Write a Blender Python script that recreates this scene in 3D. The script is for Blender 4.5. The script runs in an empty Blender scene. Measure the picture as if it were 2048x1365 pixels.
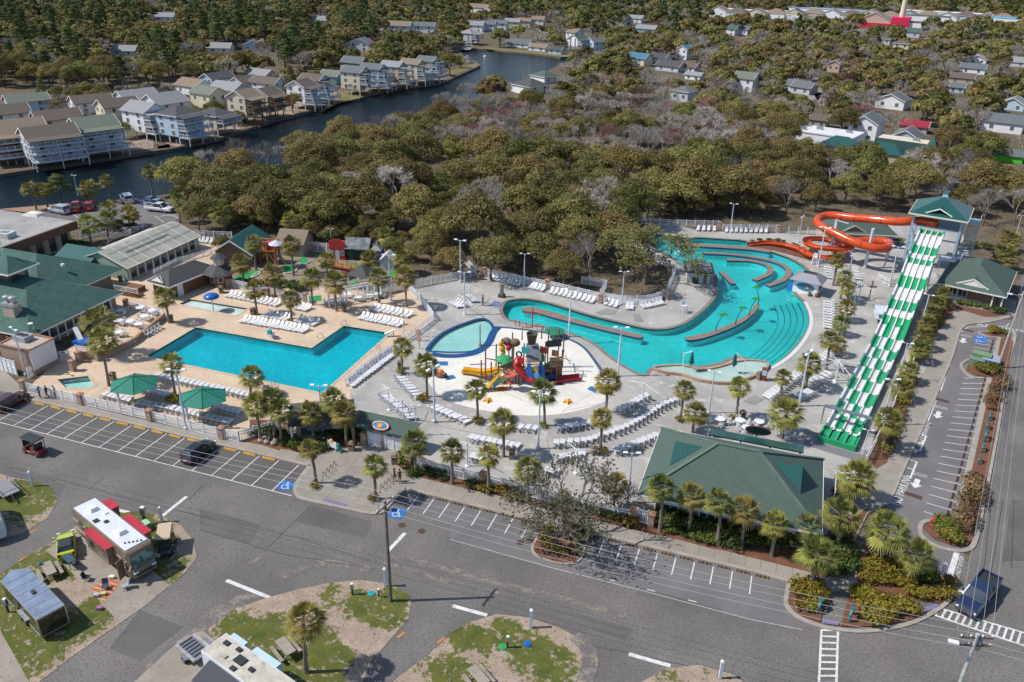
import bpy, math, random
from math import sin, cos, pi, radians, atan2, hypot, sqrt
from mathutils import Vector, Matrix, geometry
import numpy as np
random.seed(7); rng = random.Random(11)
sc = bpy.context.scene
col = sc.collection
# ---------------------------------------------------------------- camera
CF, CP, CRL, CY, CH = 1640.0, 0.44998, 0.022966, -0.330005, 56.4757
_cy, _sy = cos(CY), sin(CY)
FW = Vector((_sy*cos(CP), _cy*cos(CP), -sin(CP)))
_r0 = Vector((_cy, -_sy, 0)); _u0 = _r0.cross(FW)
RT = _r0*cos(CRL) + _u0*sin(CRL); UP = -_r0*sin(CRL) + _u0*cos(CRL)
CAM = Vector((0, 0, CH))
def P(x, y, z=0.0):
    d = RT*((x-1024)/CF) - UP*((y-682.5)/CF) + FW
    return CAM + d*((z-CH)/d.z)
def J(v):
    v = Vector(v)-CAM; d = v.dot(FW)
    return (1024+CF*v.dot(RT)/d, 682.5-CF*v.dot(UP)/d)
CRP = dict(a=(0,0,2.9257), b=(680,0,2.9257), c=(1348,0,2.9257), d=(0,400,3.657), e=(400,420,3.657), f=(0,700,3.657),
  g=(500,680,3.657), h=(840,560,4.096), i=(900,430,3.657), j=(1400,400,3.1605), k=(1400,700,3.1605), l=(940,760,3.657),
  m=(0,940,3.2125), n=(400,1000,3.4133), o=(900,1000,3.4133), p=(1448,1000,3.4133), q=(0,1120,5.573), r=(1260,820,4.875),
  s=(80,370,6.827), t=(120,970,6.5), u=(1600,400,5.689), v=(0,160,6.0235), w=(320,100,6.0235), x=(620,60,6.0235), y=(900,0,6.0235),
  z=(0,0,1.0), A=(1500,180,3.737), B=(1600,0,4.571), C=(1200,0,4.876), D=(0,640,9.75), E=(1880,540,5.69), F=(1640,700,6.207))
def px(c, x, y):
    o = CRP[c]; return (o[0]+x/o[2], o[1]+y/o[2])
def pts2(c, s):
    return [px(c, *map(float, t.split(','))) for t in s.split()]
def G(s, z=0.0):
    """'c x,y x,y | d x,y ...' -> world points on height z"""
    out = []
    for seg in s.split('|'):
        seg = seg.strip(); out += [P(a, b, z) for a, b in pts2(seg[0], seg[1:])]
    return out
def G1(c, x, y, z=0.0): return P(*px(c, x, y), z)
def hgt(base, topy):
    """height of a vertical at photo point base whose top is at photo row topy"""
    b = P(*base); lo, hi = 0., 40.
    for _ in range(40):
        m = (lo+hi)/2
        if J((b.x, b.y, m))[1] > topy: lo = m
        else: hi = m
    return lo
ORD = 'first second third fourth fifth sixth seventh eighth ninth tenth eleventh twelfth thirteenth fourteenth fifteenth sixteenth seventeenth eighteenth nineteenth twentieth'.split()
def nth(i):
    i += 1
    if i <= 20: return ORD[i-1]
    if i > 100: return 'hundred and '+nth(i-101)
    if i == 100: return 'hundredth'
    t = 'x x twenty thirty forty fifty sixty seventy eighty ninety'.split()[i//10]
    return t+'-'+ORD[i%10-1] if i % 10 else t[:-1]+'ieth'
# ---------------------------------------------------------------- materials
MT = {}
def newmat(name):
    m = bpy.data.materials.new(name); m.use_nodes = True
    nt = m.node_tree; b = nt.nodes['Principled BSDF']; MT[name] = m
    return m, nt, b
def rgb(c): return (c[0], c[1], c[2], 1)
def nz(nt, scale, detail=4, rough=.55, co=None, dist=0):
    n = nt.nodes.new('ShaderNodeTexNoise'); n.inputs['Scale'].default_value = scale
    n.inputs['Detail'].default_value = detail; n.inputs['Roughness'].default_value = rough; n.inputs['Distortion'].default_value = dist
    if co: nt.links.new(co, n.inputs['Vector'])
    return n.outputs['Fac']
def ramp(nt, fac, a, b):
    r = nt.nodes.new('ShaderNodeMapRange'); r.inputs[1].default_value = a; r.inputs[2].default_value = b
    nt.links.new(fac, r.inputs[0]); return r.outputs[0]
def mix(nt, fac, a, b, mode='MIX'):
    n = nt.nodes.new('ShaderNodeMix'); n.data_type = 'RGBA'; n.blend_type = mode
    for s, v in ((n.inputs[0], fac), (n.inputs[6], a), (n.inputs[7], b)):
        if isinstance(v, (int, float)): s.default_value = v
        elif isinstance(v, tuple): s.default_value = rgb(v)
        else: nt.links.new(v, s)
    return n.outputs[2]
def math_(nt, op, a, b=None):
    n = nt.nodes.new('ShaderNodeMath'); n.operation = op
    for s, v in ((n.inputs[0], a), (n.inputs[1], b)):
        if v is None: continue
        if isinstance(v, (int, float)): s.default_value = v
        else: nt.links.new(v, s)
    return n.outputs[0]
def objco(nt):
    return nt.nodes.new('ShaderNodeTexCoord').outputs['Object']
def bump(nt, b, fac, st=.3, dist=.05):
    n = nt.nodes.new('ShaderNodeBump'); n.inputs['Strength'].default_value = st; n.inputs['Distance'].default_value = dist
    nt.links.new(fac, n.inputs['Height']); nt.links.new(n.outputs[0], b.inputs['Normal'])
def M(name, c=(.5,.5,.5), c2=None, sc_=1., rough=.8, metal=0., lo=.35, hi=.65, c3=None, sc3=8., lo3=.45, hi3=.7, bmp=0., bsc=None, spec=.4, coat=0.):
    """base colour c, patches of c2 at noise scale sc_, finer flecks of c3 at scale sc3"""
    if name in MT: return MT[name]
    m, nt, b = newmat(name)
    b.inputs['Roughness'].default_value = rough; b.inputs['Metallic'].default_value = metal
    b.inputs['Specular IOR Level'].default_value = spec; b.inputs['Coat Weight'].default_value = coat
    b.inputs['Base Color'].default_value = rgb(c)
    if c2 or c3 or bmp:
        co = objco(nt); cur = c
        if c2: cur = mix(nt, ramp(nt, nz(nt, sc_, 5, .6, co), lo, hi), c, c2)
        if c3: cur = mix(nt, ramp(nt, nz(nt, sc3, 4, .7, co), lo3, hi3), cur, c3)
        if c2 or c3: nt.links.new(cur, b.inputs['Base Color'])
        if bmp: bump(nt, b, nz(nt, bsc or sc3, 4, .7, co), bmp)
    return m
def leafmat(name, c1, c2, c3=None, vary=.35, trans=.25, objr=True):
    """foliage: per-face attribute 'v' mixes c1..c2, object random leans to c3"""
    m, nt, b = newmat(name)
    at = nt.nodes.new('ShaderNodeAttribute'); at.attribute_name = 'v'
    cur = mix(nt, at.outputs['Fac'], c1, c2)
    oi = nt.nodes.new('ShaderNodeObjectInfo')
    if c3: cur = mix(nt, math_(nt, 'MULTIPLY', ramp(nt, oi.outputs['Random'], .3, 1.), .8), cur, c3)
    hs = nt.nodes.new('ShaderNodeHueSaturation'); nt.links.new(cur, hs.inputs['Color'])
    fr = math_(nt, 'FRACT', math_(nt, 'MULTIPLY', oi.outputs['Random'], 7.31))
    nt.links.new(math_(nt, 'ADD', math_(nt, 'MULTIPLY', fr, vary*2), 1-vary), hs.inputs['Value'])
    fr2 = math_(nt, 'FRACT', math_(nt, 'MULTIPLY', oi.outputs['Random'], 23.7))
    nt.links.new(math_(nt, 'ADD', math_(nt, 'MULTIPLY', fr2, .05), .475), hs.inputs['Hue'])
    nt.links.new(hs.outputs[0], b.inputs['Base Color']); b.inputs['Roughness'].default_value = .6
    b.inputs['Specular IOR Level'].default_value = .25
    tr = nt.nodes.new('ShaderNodeBsdfTranslucent'); nt.links.new(hs.outputs[0], tr.inputs[0])
    ms = nt.nodes.new('ShaderNodeMixShader'); ms.inputs[0].default_value = trans
    nt.links.new(b.outputs[0], ms.inputs[1]); nt.links.new(tr.outputs[0], ms.inputs[2])
    nt.links.new(ms.outputs[0], nt.nodes['Material Output'].inputs[0])
    return m
def stripes(name, c, c2, axis=0, period=.3, duty=.12, rough=.5, metal=0., bmp=.4, c3=None, sc3=3):
    """standing seams, planks or shingle courses along one object axis"""
    m, nt, b = newmat(name); co = objco(nt)
    s = nt.nodes.new('ShaderNodeSeparateXYZ'); nt.links.new(co, s.inputs[0])
    fr = math_(nt, 'FRACT', math_(nt, 'DIVIDE', s.outputs[axis], period))
    fac = math_(nt, 'LESS_THAN', fr, duty)
    base = mix(nt, ramp(nt, nz(nt, sc3, 4, .6, co), .35, .7), c, c3) if c3 else c
    nt.links.new(mix(nt, fac, base, c2), b.inputs['Base Color'])
    b.inputs['Roughness'].default_value = rough; b.inputs['Metallic'].default_value = metal
    if bmp: bump(nt, b, fac, bmp, .03)
    return m
def bricks(name, c, c2, mortar, scale=1., w=.9, h=.3, msz=.02, rough=.85, mb=None, swap=False):
    m, nt, b = newmat(name); co = objco(nt)
    t = nt.nodes.new('ShaderNodeTexBrick')
    s = nt.nodes.new('ShaderNodeSeparateXYZ'); nt.links.new(co, s.inputs[0])
    cb = nt.nodes.new('ShaderNodeCombineXYZ')
    nt.links.new(math_(nt, 'ADD', s.outputs[0], s.outputs[1]), cb.inputs[0])
    nt.links.new(s.outputs[2] if not swap else math_(nt, 'ADD', s.outputs[2], math_(nt,'MULTIPLY', s.outputs[1], .7)), cb.inputs[1])
    nt.links.new(cb.outputs[0], t.inputs['Vector'])
    t.inputs['Color1'].default_value = rgb(c); t.inputs['Color2'].default_value = rgb(c2); t.inputs['Mortar'].default_value = rgb(mortar)
    t.inputs['Scale'].default_value = scale; t.inputs['Mortar Size'].default_value = msz
    t.inputs['Brick Width'].default_value = w; t.inputs['Row Height'].default_value = h
    n = nz(nt, 2.2, 4, .6, co)
    nt.links.new(mix(nt, math_(nt, 'MULTIPLY', ramp(nt, n, .3, .7), .35), t.outputs['Color'], tuple(x*.55 for x in c)), b.inputs['Base Color'])
    b.inputs['Roughness'].default_value = rough
    return m
white = M('white_plastic', (.70,.70,.71), (.58,.59,.62), .9, .45)
fencew = M('fence_vinyl', (.74,.75,.77), (.6,.61,.64), .7, .5)
metalw = M('white_metal', (.66,.70,.76), (.5,.55,.62), .8, .4, .2)
steel = M('steel', (.45,.46,.48), (.3,.31,.33), 2, .4, .8)
black = M('black_rubber', (.012,.012,.014), None, 1, .7)
darkm = M('dark_metal', (.03,.032,.036), None, 1, .5)
glass = M('dark_glass', (.02,.03,.04), (.05,.07,.09), .6, .08, 0, spec=.8)
wood = M('weathered_wood', (.26,.22,.18), (.16,.13,.1), 2., .85, c3=(.36,.32,.28), sc3=9)
brownwood = M('brown_wood', (.20,.105,.055), (.13,.065,.035), 1.5, .8)
poles_w = M('pole_wood', (.17,.145,.12), (.09,.075,.06), 2, .9)
brickm = bricks('tan_brick', (.36,.245,.175), (.30,.19,.13), (.40,.36,.31), 1, .42, .16, .015)
brickr = bricks('brown_brick', (.23,.12,.085), (.17,.085,.06), (.28,.22,.19), 1, .42, .16, .015)
orange = M('orange_fibreglass', (.56,.075,.012), (.48,.06,.01), .5, .22, coat=.3)
yellow = M('yellow_plastic', (.75,.42,.02), (.62,.33,.02), 1., .35)
redp = M('red_plastic', (.48,.03,.03), (.38,.02,.025), 1., .3)
bluep = M('blue_plastic', (.015,.12,.42), (.01,.09,.32), 1., .3)
tealp = M('teal_plastic', (.02,.28,.30), None, 1., .4)
greenp = M('green_plastic', (.03,.30,.10), None, 1., .35)
# ---------------------------------------------------------------- objects
def link(o, parent=None):
    col.objects.link(o)
    if parent: o.parent = parent
    return o
def tag(o, label=None, cat=None, group=None, kind=None):
    if label: o['label'] = label
    if cat: o['category'] = cat
    if group: o['group'] = group
    if kind: o['kind'] = kind
    return o
def thing(name, label, cat, loc=(0,0,0), rz=0., group=None, s=1.):
    o = bpy.data.objects.new(name, None); o.empty_display_size = .3
    o.location = loc; o.rotation_euler = (0,0,rz); o.scale = (s,s,s)
    link(o); return tag(o, label, cat, group)
def copy_tree(o, parent=None):
    c = o.copy(); link(c, parent)
    for ch in list(o.children): copy_tree(ch, c)
    return c
def dup(root, loc, rz=0., label=None, s=None, group=None):
    c = copy_tree(root); c.location = loc; c.rotation_euler = (0,0,rz)
    if s is not None: c.scale = (s,s,s) if isinstance(s,(int,float)) else s
    if label: c['label'] = label
    if group: c['group'] = group
    return c
class MB:
    def __init__(s): s.v=[]; s.f=[]; s.mi=[]; s.cv=[]
    def add(s, vs, fs, mi=0, cv=None):
        o = len(s.v); s.v += [tuple(v) for v in vs]; s.f += [tuple(i+o for i in f) for f in fs]; s.mi += [mi]*len(fs)
        if cv is not None: s.cv += [cv]*len(fs)
        return s
    def box(s, x0,y0,z0,x1,y1,z1, mi=0):
        return s.add([(x0,y0,z0),(x1,y0,z0),(x1,y1,z0),(x0,y1,z0),(x0,y0,z1),(x1,y0,z1),(x1,y1,z1),(x0,y1,z1)],
            [(3,2,1,0),(4,5,6,7),(0,1,5,4),(1,2,6,5),(2,3,7,6),(3,0,4,7)], mi)
    def cbox(s, c, d, rz=0., mi=0, taper=(1,1)):
        cx,cy,cz=c; a,b,h=d[0]/2,d[1]/2,d[2]/2; C,S=cos(rz),sin(rz); vs=[]
        for k,(tx,ty) in ((-1,(1,1)),(1,taper)):
            for x,y in ((-a,-b),(a,-b),(a,b),(-a,b)):
                x*=tx; y*=ty; vs.append((cx+C*x-S*y, cy+S*x+C*y, cz+k*h))
        return s.add(vs,[(3,2,1,0),(4,5,6,7),(0,1,5,4),(1,2,6,5),(2,3,7,6),(3,0,4,7)],mi)
    def bar(s, a, b, w, h=None, mi=0):
        a=Vector(a); b=Vector(b); h=h or w; d=(b-a)
        if d.length<1e-6: return s
        d.normalize(); u=d.cross(Vector((0,0,1)))
        if u.length<1e-4: u=Vector((1,0,0))
        u.normalize(); n=u.cross(d); vs=[]
        for q in (a,b):
            for x,y in ((-1,-1),(1,-1),(1,1),(-1,1)): vs.append(q+u*(x*w/2)+n*(y*h/2))
        return s.add(vs,[(3,2,1,0),(4,5,6,7),(0,1,5,4),(1,2,6,5),(2,3,7,6),(3,0,4,7)],mi)
    def tube(s, pts, r, n=6, mi=0, caps=True, half=False):
        pts=[Vector(p) for p in pts]; N=len(pts); rs=r if isinstance(r,(list,tuple)) else [r]*N
        vs=[]; fs=[]; u=None
        for k,p in enumerate(pts):
            d=(pts[min(k+1,N-1)]-pts[max(k-1,0)]).normalized()
            if u is None:
                u=d.cross(Vector((0,0,1)))
                if u.length<.05: u=d.cross(Vector((1,0,0)))
            u=(u-d*u.dot(d)).normalized(); w=u.cross(d)
            if half:   # open trough: lower half ring
                uu=d.cross(Vector((0,0,1))).normalized(); ww=uu.cross(d)
                for j in range(n+1):
                    a=pi+pi*j/n; vs.append(p+uu*(cos(a)*rs[k])+ww*(sin(a)*rs[k]))
            else:
                for j in range(n):
                    a=2*pi*j/n; vs.append(p+u*(cos(a)*rs[k])+w*(sin(a)*rs[k]))
        m=n+1 if half else n
        for k in range(N-1):
            for j in range(n):
                j2=j+1 if half else (j+1)%n
                fs.append((k*m+j,k*m+j2,(k+1)*m+j2,(k+1)*m+j))
        if caps and not half: fs += [tuple(range(n))[::-1], tuple((N-1)*n+j for j in range(n))]
        return s.add(vs,fs,mi)
    def lathe(s, prof, n=12, c=(0,0,0), mi=0, a0=0.):
        vs=[];fs=[]
        for r,z in prof:
            for j in range(n):
                a=a0+2*pi*j/n; vs.append((c[0]+r*cos(a),c[1]+r*sin(a),c[2]+z))
        for k in range(len(prof)-1):
            for j in range(n): fs.append((k*n+j,k*n+(j+1)%n,(k+1)*n+(j+1)%n,(k+1)*n+j))
        fs += [tuple(range(n))[::-1], tuple((len(prof)-1)*n+j for j in range(n))]
        return s.add(vs,fs,mi)
    def prism(s, poly, z0, z1, mi=0, side=None, holes=(), bottom=False):
        loops=[list(poly)]+[list(h) for h in holes]
        L3=[[Vector((p[0],p[1],0)) for p in l] for l in loops]
        tr=geometry.tessellate_polygon(L3); flat=[p for l in loops for p in l]; vs=[(p[0],p[1],z1) for p in flat]
        fs=[]
        for t in tr:
            a,b,c=[Vector((flat[i][0],flat[i][1])) for i in t]
            fs.append(tuple(t) if (b-a).cross(c-a)>0 else tuple(t)[::-1])
        s.add(vs,fs,mi)
        if bottom: s.add([(p[0],p[1],z0) for p in flat],[f[::-1] for f in fs],mi)
        if z0<z1:
            for l in loops:
                n=len(l); ar=sum(l[i][0]*l[(i+1)%n][1]-l[(i+1)%n][0]*l[i][1] for i in range(n))
                vv=[(p[0],p[1],z0) for p in l]+[(p[0],p[1],z1) for p in l]
                s.add(vv,[(i,(i+1)%n,n+(i+1)%n,n+i) for i in range(n)],mi if side is None else side)
        return s
    def ball(s, c, r, nu=10, nv=6, mi=0):
        if isinstance(r,(int,float)): r=(r,r,r)
        vs=[(c[0],c[1],c[2]-r[2])];fs=[]
        for i in range(1,nv):
            t=-pi/2+pi*i/nv
            for j in range(nu): a=2*pi*j/nu; vs.append((c[0]+r[0]*cos(t)*cos(a),c[1]+r[1]*cos(t)*sin(a),c[2]+r[2]*sin(t)))
        vs.append((c[0],c[1],c[2]+r[2])); T=len(vs)-1
        for j in range(nu):
            fs.append((0,1+(j+1)%nu,1+j)); fs.append((T,T-nu+j,T-nu+(j+1)%nu))
        for i in range(nv-2):
            for j in range(nu):
                a=1+i*nu; fs.append((a+j,a+(j+1)%nu,a+nu+(j+1)%nu,a+nu+j))
        return s.add(vs,fs,mi)
    def poly(s, vs, mi=0): return s.add(vs,[tuple(range(len(vs)))],mi)
    def mesh(s, name, mats, smooth=False):
        me=bpy.data.meshes.new(name); me.from_pydata(s.v,[],s.f)
        for m in (mats if isinstance(mats,(list,tuple)) else [mats]): me.materials.append(m)
        if any(s.mi): me.polygons.foreach_set('material_index',s.mi)
        if smooth: me.polygons.foreach_set('use_smooth',[True]*len(s.f))
        if s.cv and len(s.cv)==len(s.f):
            a=me.attributes.new('v','FLOAT','FACE'); a.data.foreach_set('value',s.cv)
        me.update(); return me
    def build(s, name, mats, parent=None, smooth=False, loc=None, rz=0.):
        o=bpy.data.objects.new(name,s.mesh(name,mats,smooth)); link(o,parent)
        if loc is not None: o.location=loc
        if rz: o.rotation_euler=(0,0,rz)
        return o
def struct(name, mb, mats, smooth=False): return tag(mb.build(name,mats,None,smooth),kind='structure')
def sheet(name, poly, z, m, holes=(), z0=None):
    return struct(name, MB().prism(poly, z if z0 is None else z0, z, holes=holes), m)
def ribbon(line, w, closed=False):
    """two offset polylines (left,right) of a ground line"""
    n=len(line); L=[];R=[]
    for i,p in enumerate(line):
        a=line[(i-1)%n] if closed or i>0 else p; b=line[(i+1)%n] if closed or i<n-1 else p
        d=Vector((b[0]-a[0],b[1]-a[1])); d=d.normalized() if d.length>1e-6 else Vector((1,0)); o=Vector((-d.y,d.x))*(w/2)
        L.append((p[0]+o.x,p[1]+o.y)); R.append((p[0]-o.x,p[1]-o.y))
    return L,R
def strip(mb, line, w, z0, z1, mi=0, closed=False, side=None):
    L,R=ribbon(line,w,closed); n=len(L); k=n if closed else n-1
    vs=[(x,y,z1) for x,y in L]+[(x,y,z1) for x,y in R]+[(x,y,z0) for x,y in L]+[(x,y,z0) for x,y in R]
    top=[];sd=[]
    for i in range(k):
        j=(i+1)%n
        top.append((i,n+i,n+j,j)); 
        if z1>z0: sd += [(2*n+i,i,j,2*n+j),(n+i,3*n+i,3*n+j,n+j)]
    if z1>z0 and not closed: sd += [(0,2*n,3*n,n),(n-1,2*n-1,4*n-1,3*n-1)]
    mb.add(vs,top,mi)
    if sd: mb.add(vs,sd,mi if side is None else side)
    return mb
def smooth(line, k=4, closed=False):
    """Catmull-Rom through ground points"""
    n=len(line); out=[]; V=[Vector((p[0],p[1])) for p in line]
    if len(line[0])>2: V=[Vector(p) for p in line]
    for i in range(n if closed else n-1):
        g=lambda t: V[t%n] if closed else V[max(0,min(n-1,t))]
        a,b,c,d=g(i-1),g(i),g(i+1),g(i+2)
        for t in range(k):
            t/=k; out.append(.5*((2*b)+(c-a)*t+(2*a-5*b+4*c-d)*t*t+(3*b-a-3*c+d)*t**3))
    if not closed: out.append(V[-1])
    return out
def resample(line, step):
    V=[Vector(p) for p in line]; out=[V[0]]; acc=0.
    for a,b in zip(V,V[1:]):
        L=(b-a).length; t=step-acc
        while t<=L: out.append(a+(b-a)*(t/L)); t+=step
        acc=L-(t-step)
    return out
def inside(p, poly):
    x,y=p[0],p[1]; r=False; n=len(poly); j=n-1
    for i in range(n):
        xi,yi,xj,yj=poly[i][0],poly[i][1],poly[j][0],poly[j][1]
        if (yi>y)!=(yj>y) and x<(xj-xi)*(y-yi)/(yj-yi)+xi: r=not r
        j=i
    return r
def ang(a,b): return atan2(b[1]-a[1],b[0]-a[0])
def text_mesh(s, size, m, name, extrude=0.0):
    cu=bpy.data.curves.new('lettering','FONT'); cu.body=s; cu.size=size; cu.align_x='CENTER'; cu.align_y='CENTER'; cu.extrude=extrude
    t=bpy.data.objects.new('lettering',cu); col.objects.link(t)
    dg=bpy.context.evaluated_depsgraph_get(); me=bpy.data.meshes.new_from_object(t.evaluated_get(dg)); me.name=name
    bpy.data.objects.remove(t); me.materials.clear(); me.materials.append(m); return me
# ---------------------------------------------------------------- camera, light, world
cd=bpy.data.cameras.new('camera'); cd.sensor_width=36; cd.lens=CF/2048*36; cd.clip_end=9000; cd.clip_start=1
co_=bpy.data.objects.new('camera',cd); link(co_)
Mx=Matrix.Identity(4)
for r_ in range(3):
    Mx[r_][0]=RT[r_]; Mx[r_][1]=UP[r_]; Mx[r_][2]=-FW[r_]; Mx[r_][3]=CAM[r_]
co_.matrix_world=Mx; sc.camera=co_
SUN_EL, SUN_AZ = radians(50), radians(204)      # direction TO the sun in the ground plane
sd=Vector((cos(SUN_EL)*cos(SUN_AZ),cos(SUN_EL)*sin(SUN_AZ),sin(SUN_EL)))
sl=bpy.data.lights.new('sun','SUN'); sl.energy=4.7; sl.angle=radians(.5); sl.color=(1,.95,.88)
so=bpy.data.objects.new('sun',sl); link(so); so.rotation_euler=sd.to_track_quat('Z','Y').to_euler(); so.location=(0,0,120)
wd=bpy.data.worlds.new('World'); sc.world=wd; wd.use_nodes=True
nt=wd.node_tree; sk=nt.nodes.new('ShaderNodeTexSky'); sk.sky_type='NISHITA'; sk.sun_disc=False
sk.sun_elevation=SUN_EL; sk.sun_rotation=radians(90)-SUN_AZ; sk.air_density=1.; sk.dust_density=.6; sk.ozone_density=1.2
nt.links.new(sk.outputs[0],nt.nodes['Background'].inputs[0]); nt.nodes['Background'].inputs[1].default_value=.135
sc.view_settings.view_transform='Standard'; sc.view_settings.look='None'; sc.view_settings.exposure=.12; sc.view_settings.gamma=1
# ================================================================ GROUND, ROADS, DECKS, POOLS
soil = M('leaf_litter', (.085,.062,.038), (.15,.115,.08), .35, .95, c3=(.06,.06,.03), sc3=1.1, lo3=.5, hi3=.62, bmp=.4)
asphalt = M('street_asphalt', (.122,.112,.106), (.172,.158,.148), .085, .9, lo=.4, hi=.62, c3=(.06,.056,.054), sc3=5, lo3=.47, hi3=.72, bmp=.2)
asph2 = M('lot_asphalt', (.125,.118,.12), (.17,.16,.158), .14, .9, c3=(.085,.08,.085), sc3=10, lo3=.5, hi3=.8, bmp=.12)
asph3 = M('east_road_asphalt', (.15,.14,.135), (.115,.108,.105), .12, .9, c3=(.09,.085,.08), sc3=12, lo3=.5, hi3=.8)
walkc = M('sidewalk_concrete', (.29,.26,.225), (.235,.21,.18), .35, .9, c3=(.2,.175,.15), sc3=5, lo3=.5, hi3=.8)
kerbc = M('kerb_concrete', (.33,.30,.26), (.25,.225,.19), .8, .9)
tanc = M('tan_pool_deck', (.56,.43,.31), (.44,.335,.24), .16, .85, lo=.38, hi=.68, c3=(.36,.27,.19), sc3=1.6, lo3=.52, hi3=.78)
greyc = M('grey_pool_deck', (.36,.345,.32), (.27,.26,.245), .13, .85, lo=.4, hi=.66, c3=(.46,.445,.42), sc3=.5, lo3=.55, hi3=.7)
padwhite = M('splash_pad_white', (.66,.635,.58), (.55,.53,.485), .18, .8, c3=(.44,.42,.39), sc3=1.2, lo3=.58, hi3=.8)
mulch = M('red_mulch', (.155,.068,.037), (.10,.045,.026), .9, .95, c3=(.24,.12,.07), sc3=9, lo3=.5, hi3=.75, bmp=.5)
paintw = M('road_paint', (.60,.60,.585), (.40,.39,.38), 1.6, .7, lo=.45, hi=.7, c3=(.2,.19,.185), sc3=9, lo3=.6, hi3=.72)
# ---- canal
farbank = G('z -420,400 0,349|a 900,885 1000,872 1270,815 1480,745 1600,705 1770,665 1900,620 2000,590|b 100,580 180,550 330,520 560,490 640,468 720,430 790,400 822,383 800,362 745,345 715,318 700,300 715,284 800,284 880,290 1000,305 1150,318 1290,335|z 1190,112')
nearbank = G('z 1135,122 1075,152 1015,178 990,194 955,208 915,228 870,252 800,284 700,322 590,346 480,362 400,378 340,388 307,393|a 800,1162 580,1178|d 500,22 0,66|z -420,452')
CANAL = farbank+nearbank
# ---- pools
bigpool = G('f 1060,58|z 393,655|e 820,1010 1050,848 1400,905|g 530,400')
hottub = G('f 410,220 655,190 705,265 680,282 470,292')
wading = G('d 1300,770 1390,725 1822,795 1730,857')
LAZY = smooth(G('i 372,706 392,650 440,625 560,617 700,640 870,690 1040,740 1250,790 1400,826 1500,838 1600,832 1720,792 1830,712 1915,628 1950,560 1938,505|z 1432,562 1424,545 1376,541 1340,515 1300,494 1285,478 1310,470 1375,477|j 0,240 150,250 290,262|j 345,300 440,326 560,368 650,418 700,468 712,505 640,545 600,590 655,645 690,720 692,800 640,900 545,1000 430,1070|j 300,1010 220,1000 120,1040 -10,1060|i 1700,1110 1480,1130 1440,1175 1390,1175 1300,1130 1220,1080 1150,1030 1080,970 1000,920 900,880 800,850 650,820 520,798 410,765'), 3, True)
SPRAY = smooth(G('h 55,585 110,505 205,430 360,362 520,322 600,395 565,480 520,545 430,590 260,600 120,592'), 3, True)
LOWER = smooth(G('i 1490,1132 1700,1118|k 0,140 110,125 240,88 330,82 425,98 400,150 290,198 170,225 0,206|i 1700,1185 1560,1165'), 3, True)
PADB = smooth(G('h 640,400 800,414 1000,442 1200,492 1330,562 1410,660 1475,760 1560,850 1570,930 1480,1020 1200,1098 900,1120 600,1090 300,1022 150,942 50,822 -20,700 60,630 260,632 460,612 560,560 612,470'), 3, True)
holes = [CANAL, bigpool, hottub, wading, LAZY, SPRAY]
BIGG = [(-4500,-200),(4500,-200),(4500,8000),(-4500,8000)]
struct('ground', MB().prism(BIGG, 0, 0, holes=holes), soil)
def basin(name, line, depth, wallm, floorm, ztop=.1):
    mb = MB(); n = len(line)
    vs = [(p[0],p[1],ztop) for p in line]+[(p[0],p[1],ztop-.32) for p in line]+[(p[0],p[1],-depth) for p in line]
    mb.add(vs, [(i,(i+1)%n,n+(i+1)%n,n+i) for i in range(n)], 1)
    mb.add(vs, [(n+i,n+(i+1)%n,2*n+(i+1)%n,2*n+i) for i in range(n)], 0)
    mb.prism(line, -depth, -depth, 0)
    return struct(name, mb, [floorm, wallm])
m, nt, b = newmat('canal_water'); co = objco(nt)
nt.links.new(mix(nt, ramp(nt, nz(nt,.02,3,.5,co), .35,.65), (.003,.009,.014), (.005,.014,.020)), b.inputs['Base Color'])
b.inputs['Roughness'].default_value = .12; b.inputs['IOR'].default_value = 1.33; b.inputs['Specular IOR Level'].default_value = .12
bump(nt, b, nz(nt, .8, 5, .62, co), .9, .3)
canalw = m
bankm = M('canal_bulkhead', (.16,.13,.10), (.09,.075,.06), .7, .9)
mb = MB(); n = len(CANAL)
vs = [(p.x,p.y,0.02) for p in CANAL]+[(p.x,p.y,-3) for p in CANAL]
mb.add(vs, [(i,(i+1)%n,n+(i+1)%n,n+i) for i in range(n)]); struct('canal_bank', mb, bankm)
struct('canal_water', MB().prism(CANAL, -.9, -.9), canalw)
def water(name, tint, wav=2.2, st=.35, dist=.05):
    m, nt, b = newmat(name); co = objco(nt)
    tr = nt.nodes.new('ShaderNodeBsdfTransparent')
    nt.links.new(mix(nt, ramp(nt, nz(nt, .12, 3, .5, co), .3, .7), tint, tuple(x*.86 for x in tint)), tr.inputs[0])
    gl = nt.nodes.new('ShaderNodeBsdfGlossy'); gl.inputs['Roughness'].default_value = .04
    bn = nt.nodes.new('ShaderNodeBump'); bn.inputs['Strength'].default_value = st; bn.inputs['Distance'].default_value = dist
    nt.links.new(nz(nt, wav, 4, .55, co, .6), bn.inputs['Height'])
    fr = nt.nodes.new('ShaderNodeFresnel'); fr.inputs[0].default_value = 1.33
    nt.links.new(bn.outputs[0], fr.inputs['Normal']); nt.links.new(bn.outputs[0], gl.inputs['Normal'])
    ms = nt.nodes.new('ShaderNodeMixShader'); nt.links.new(fr.outputs[0], ms.inputs[0])
    nt.links.new(tr.outputs[0], ms.inputs[1]); nt.links.new(gl.outputs[0], ms.inputs[2])
    nt.links.new(ms.outputs[0], nt.nodes['Material Output'].inputs[0]); return m
plaster = M('pool_plaster', (.72,.75,.75), (.58,.63,.65), 1.1, .7, c3=(.8,.82,.82), sc3=3.5, lo3=.5, hi3=.65)
navy = M('navy_tile', (.02,.045,.12), (.03,.07,.17), 3, .3)
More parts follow.
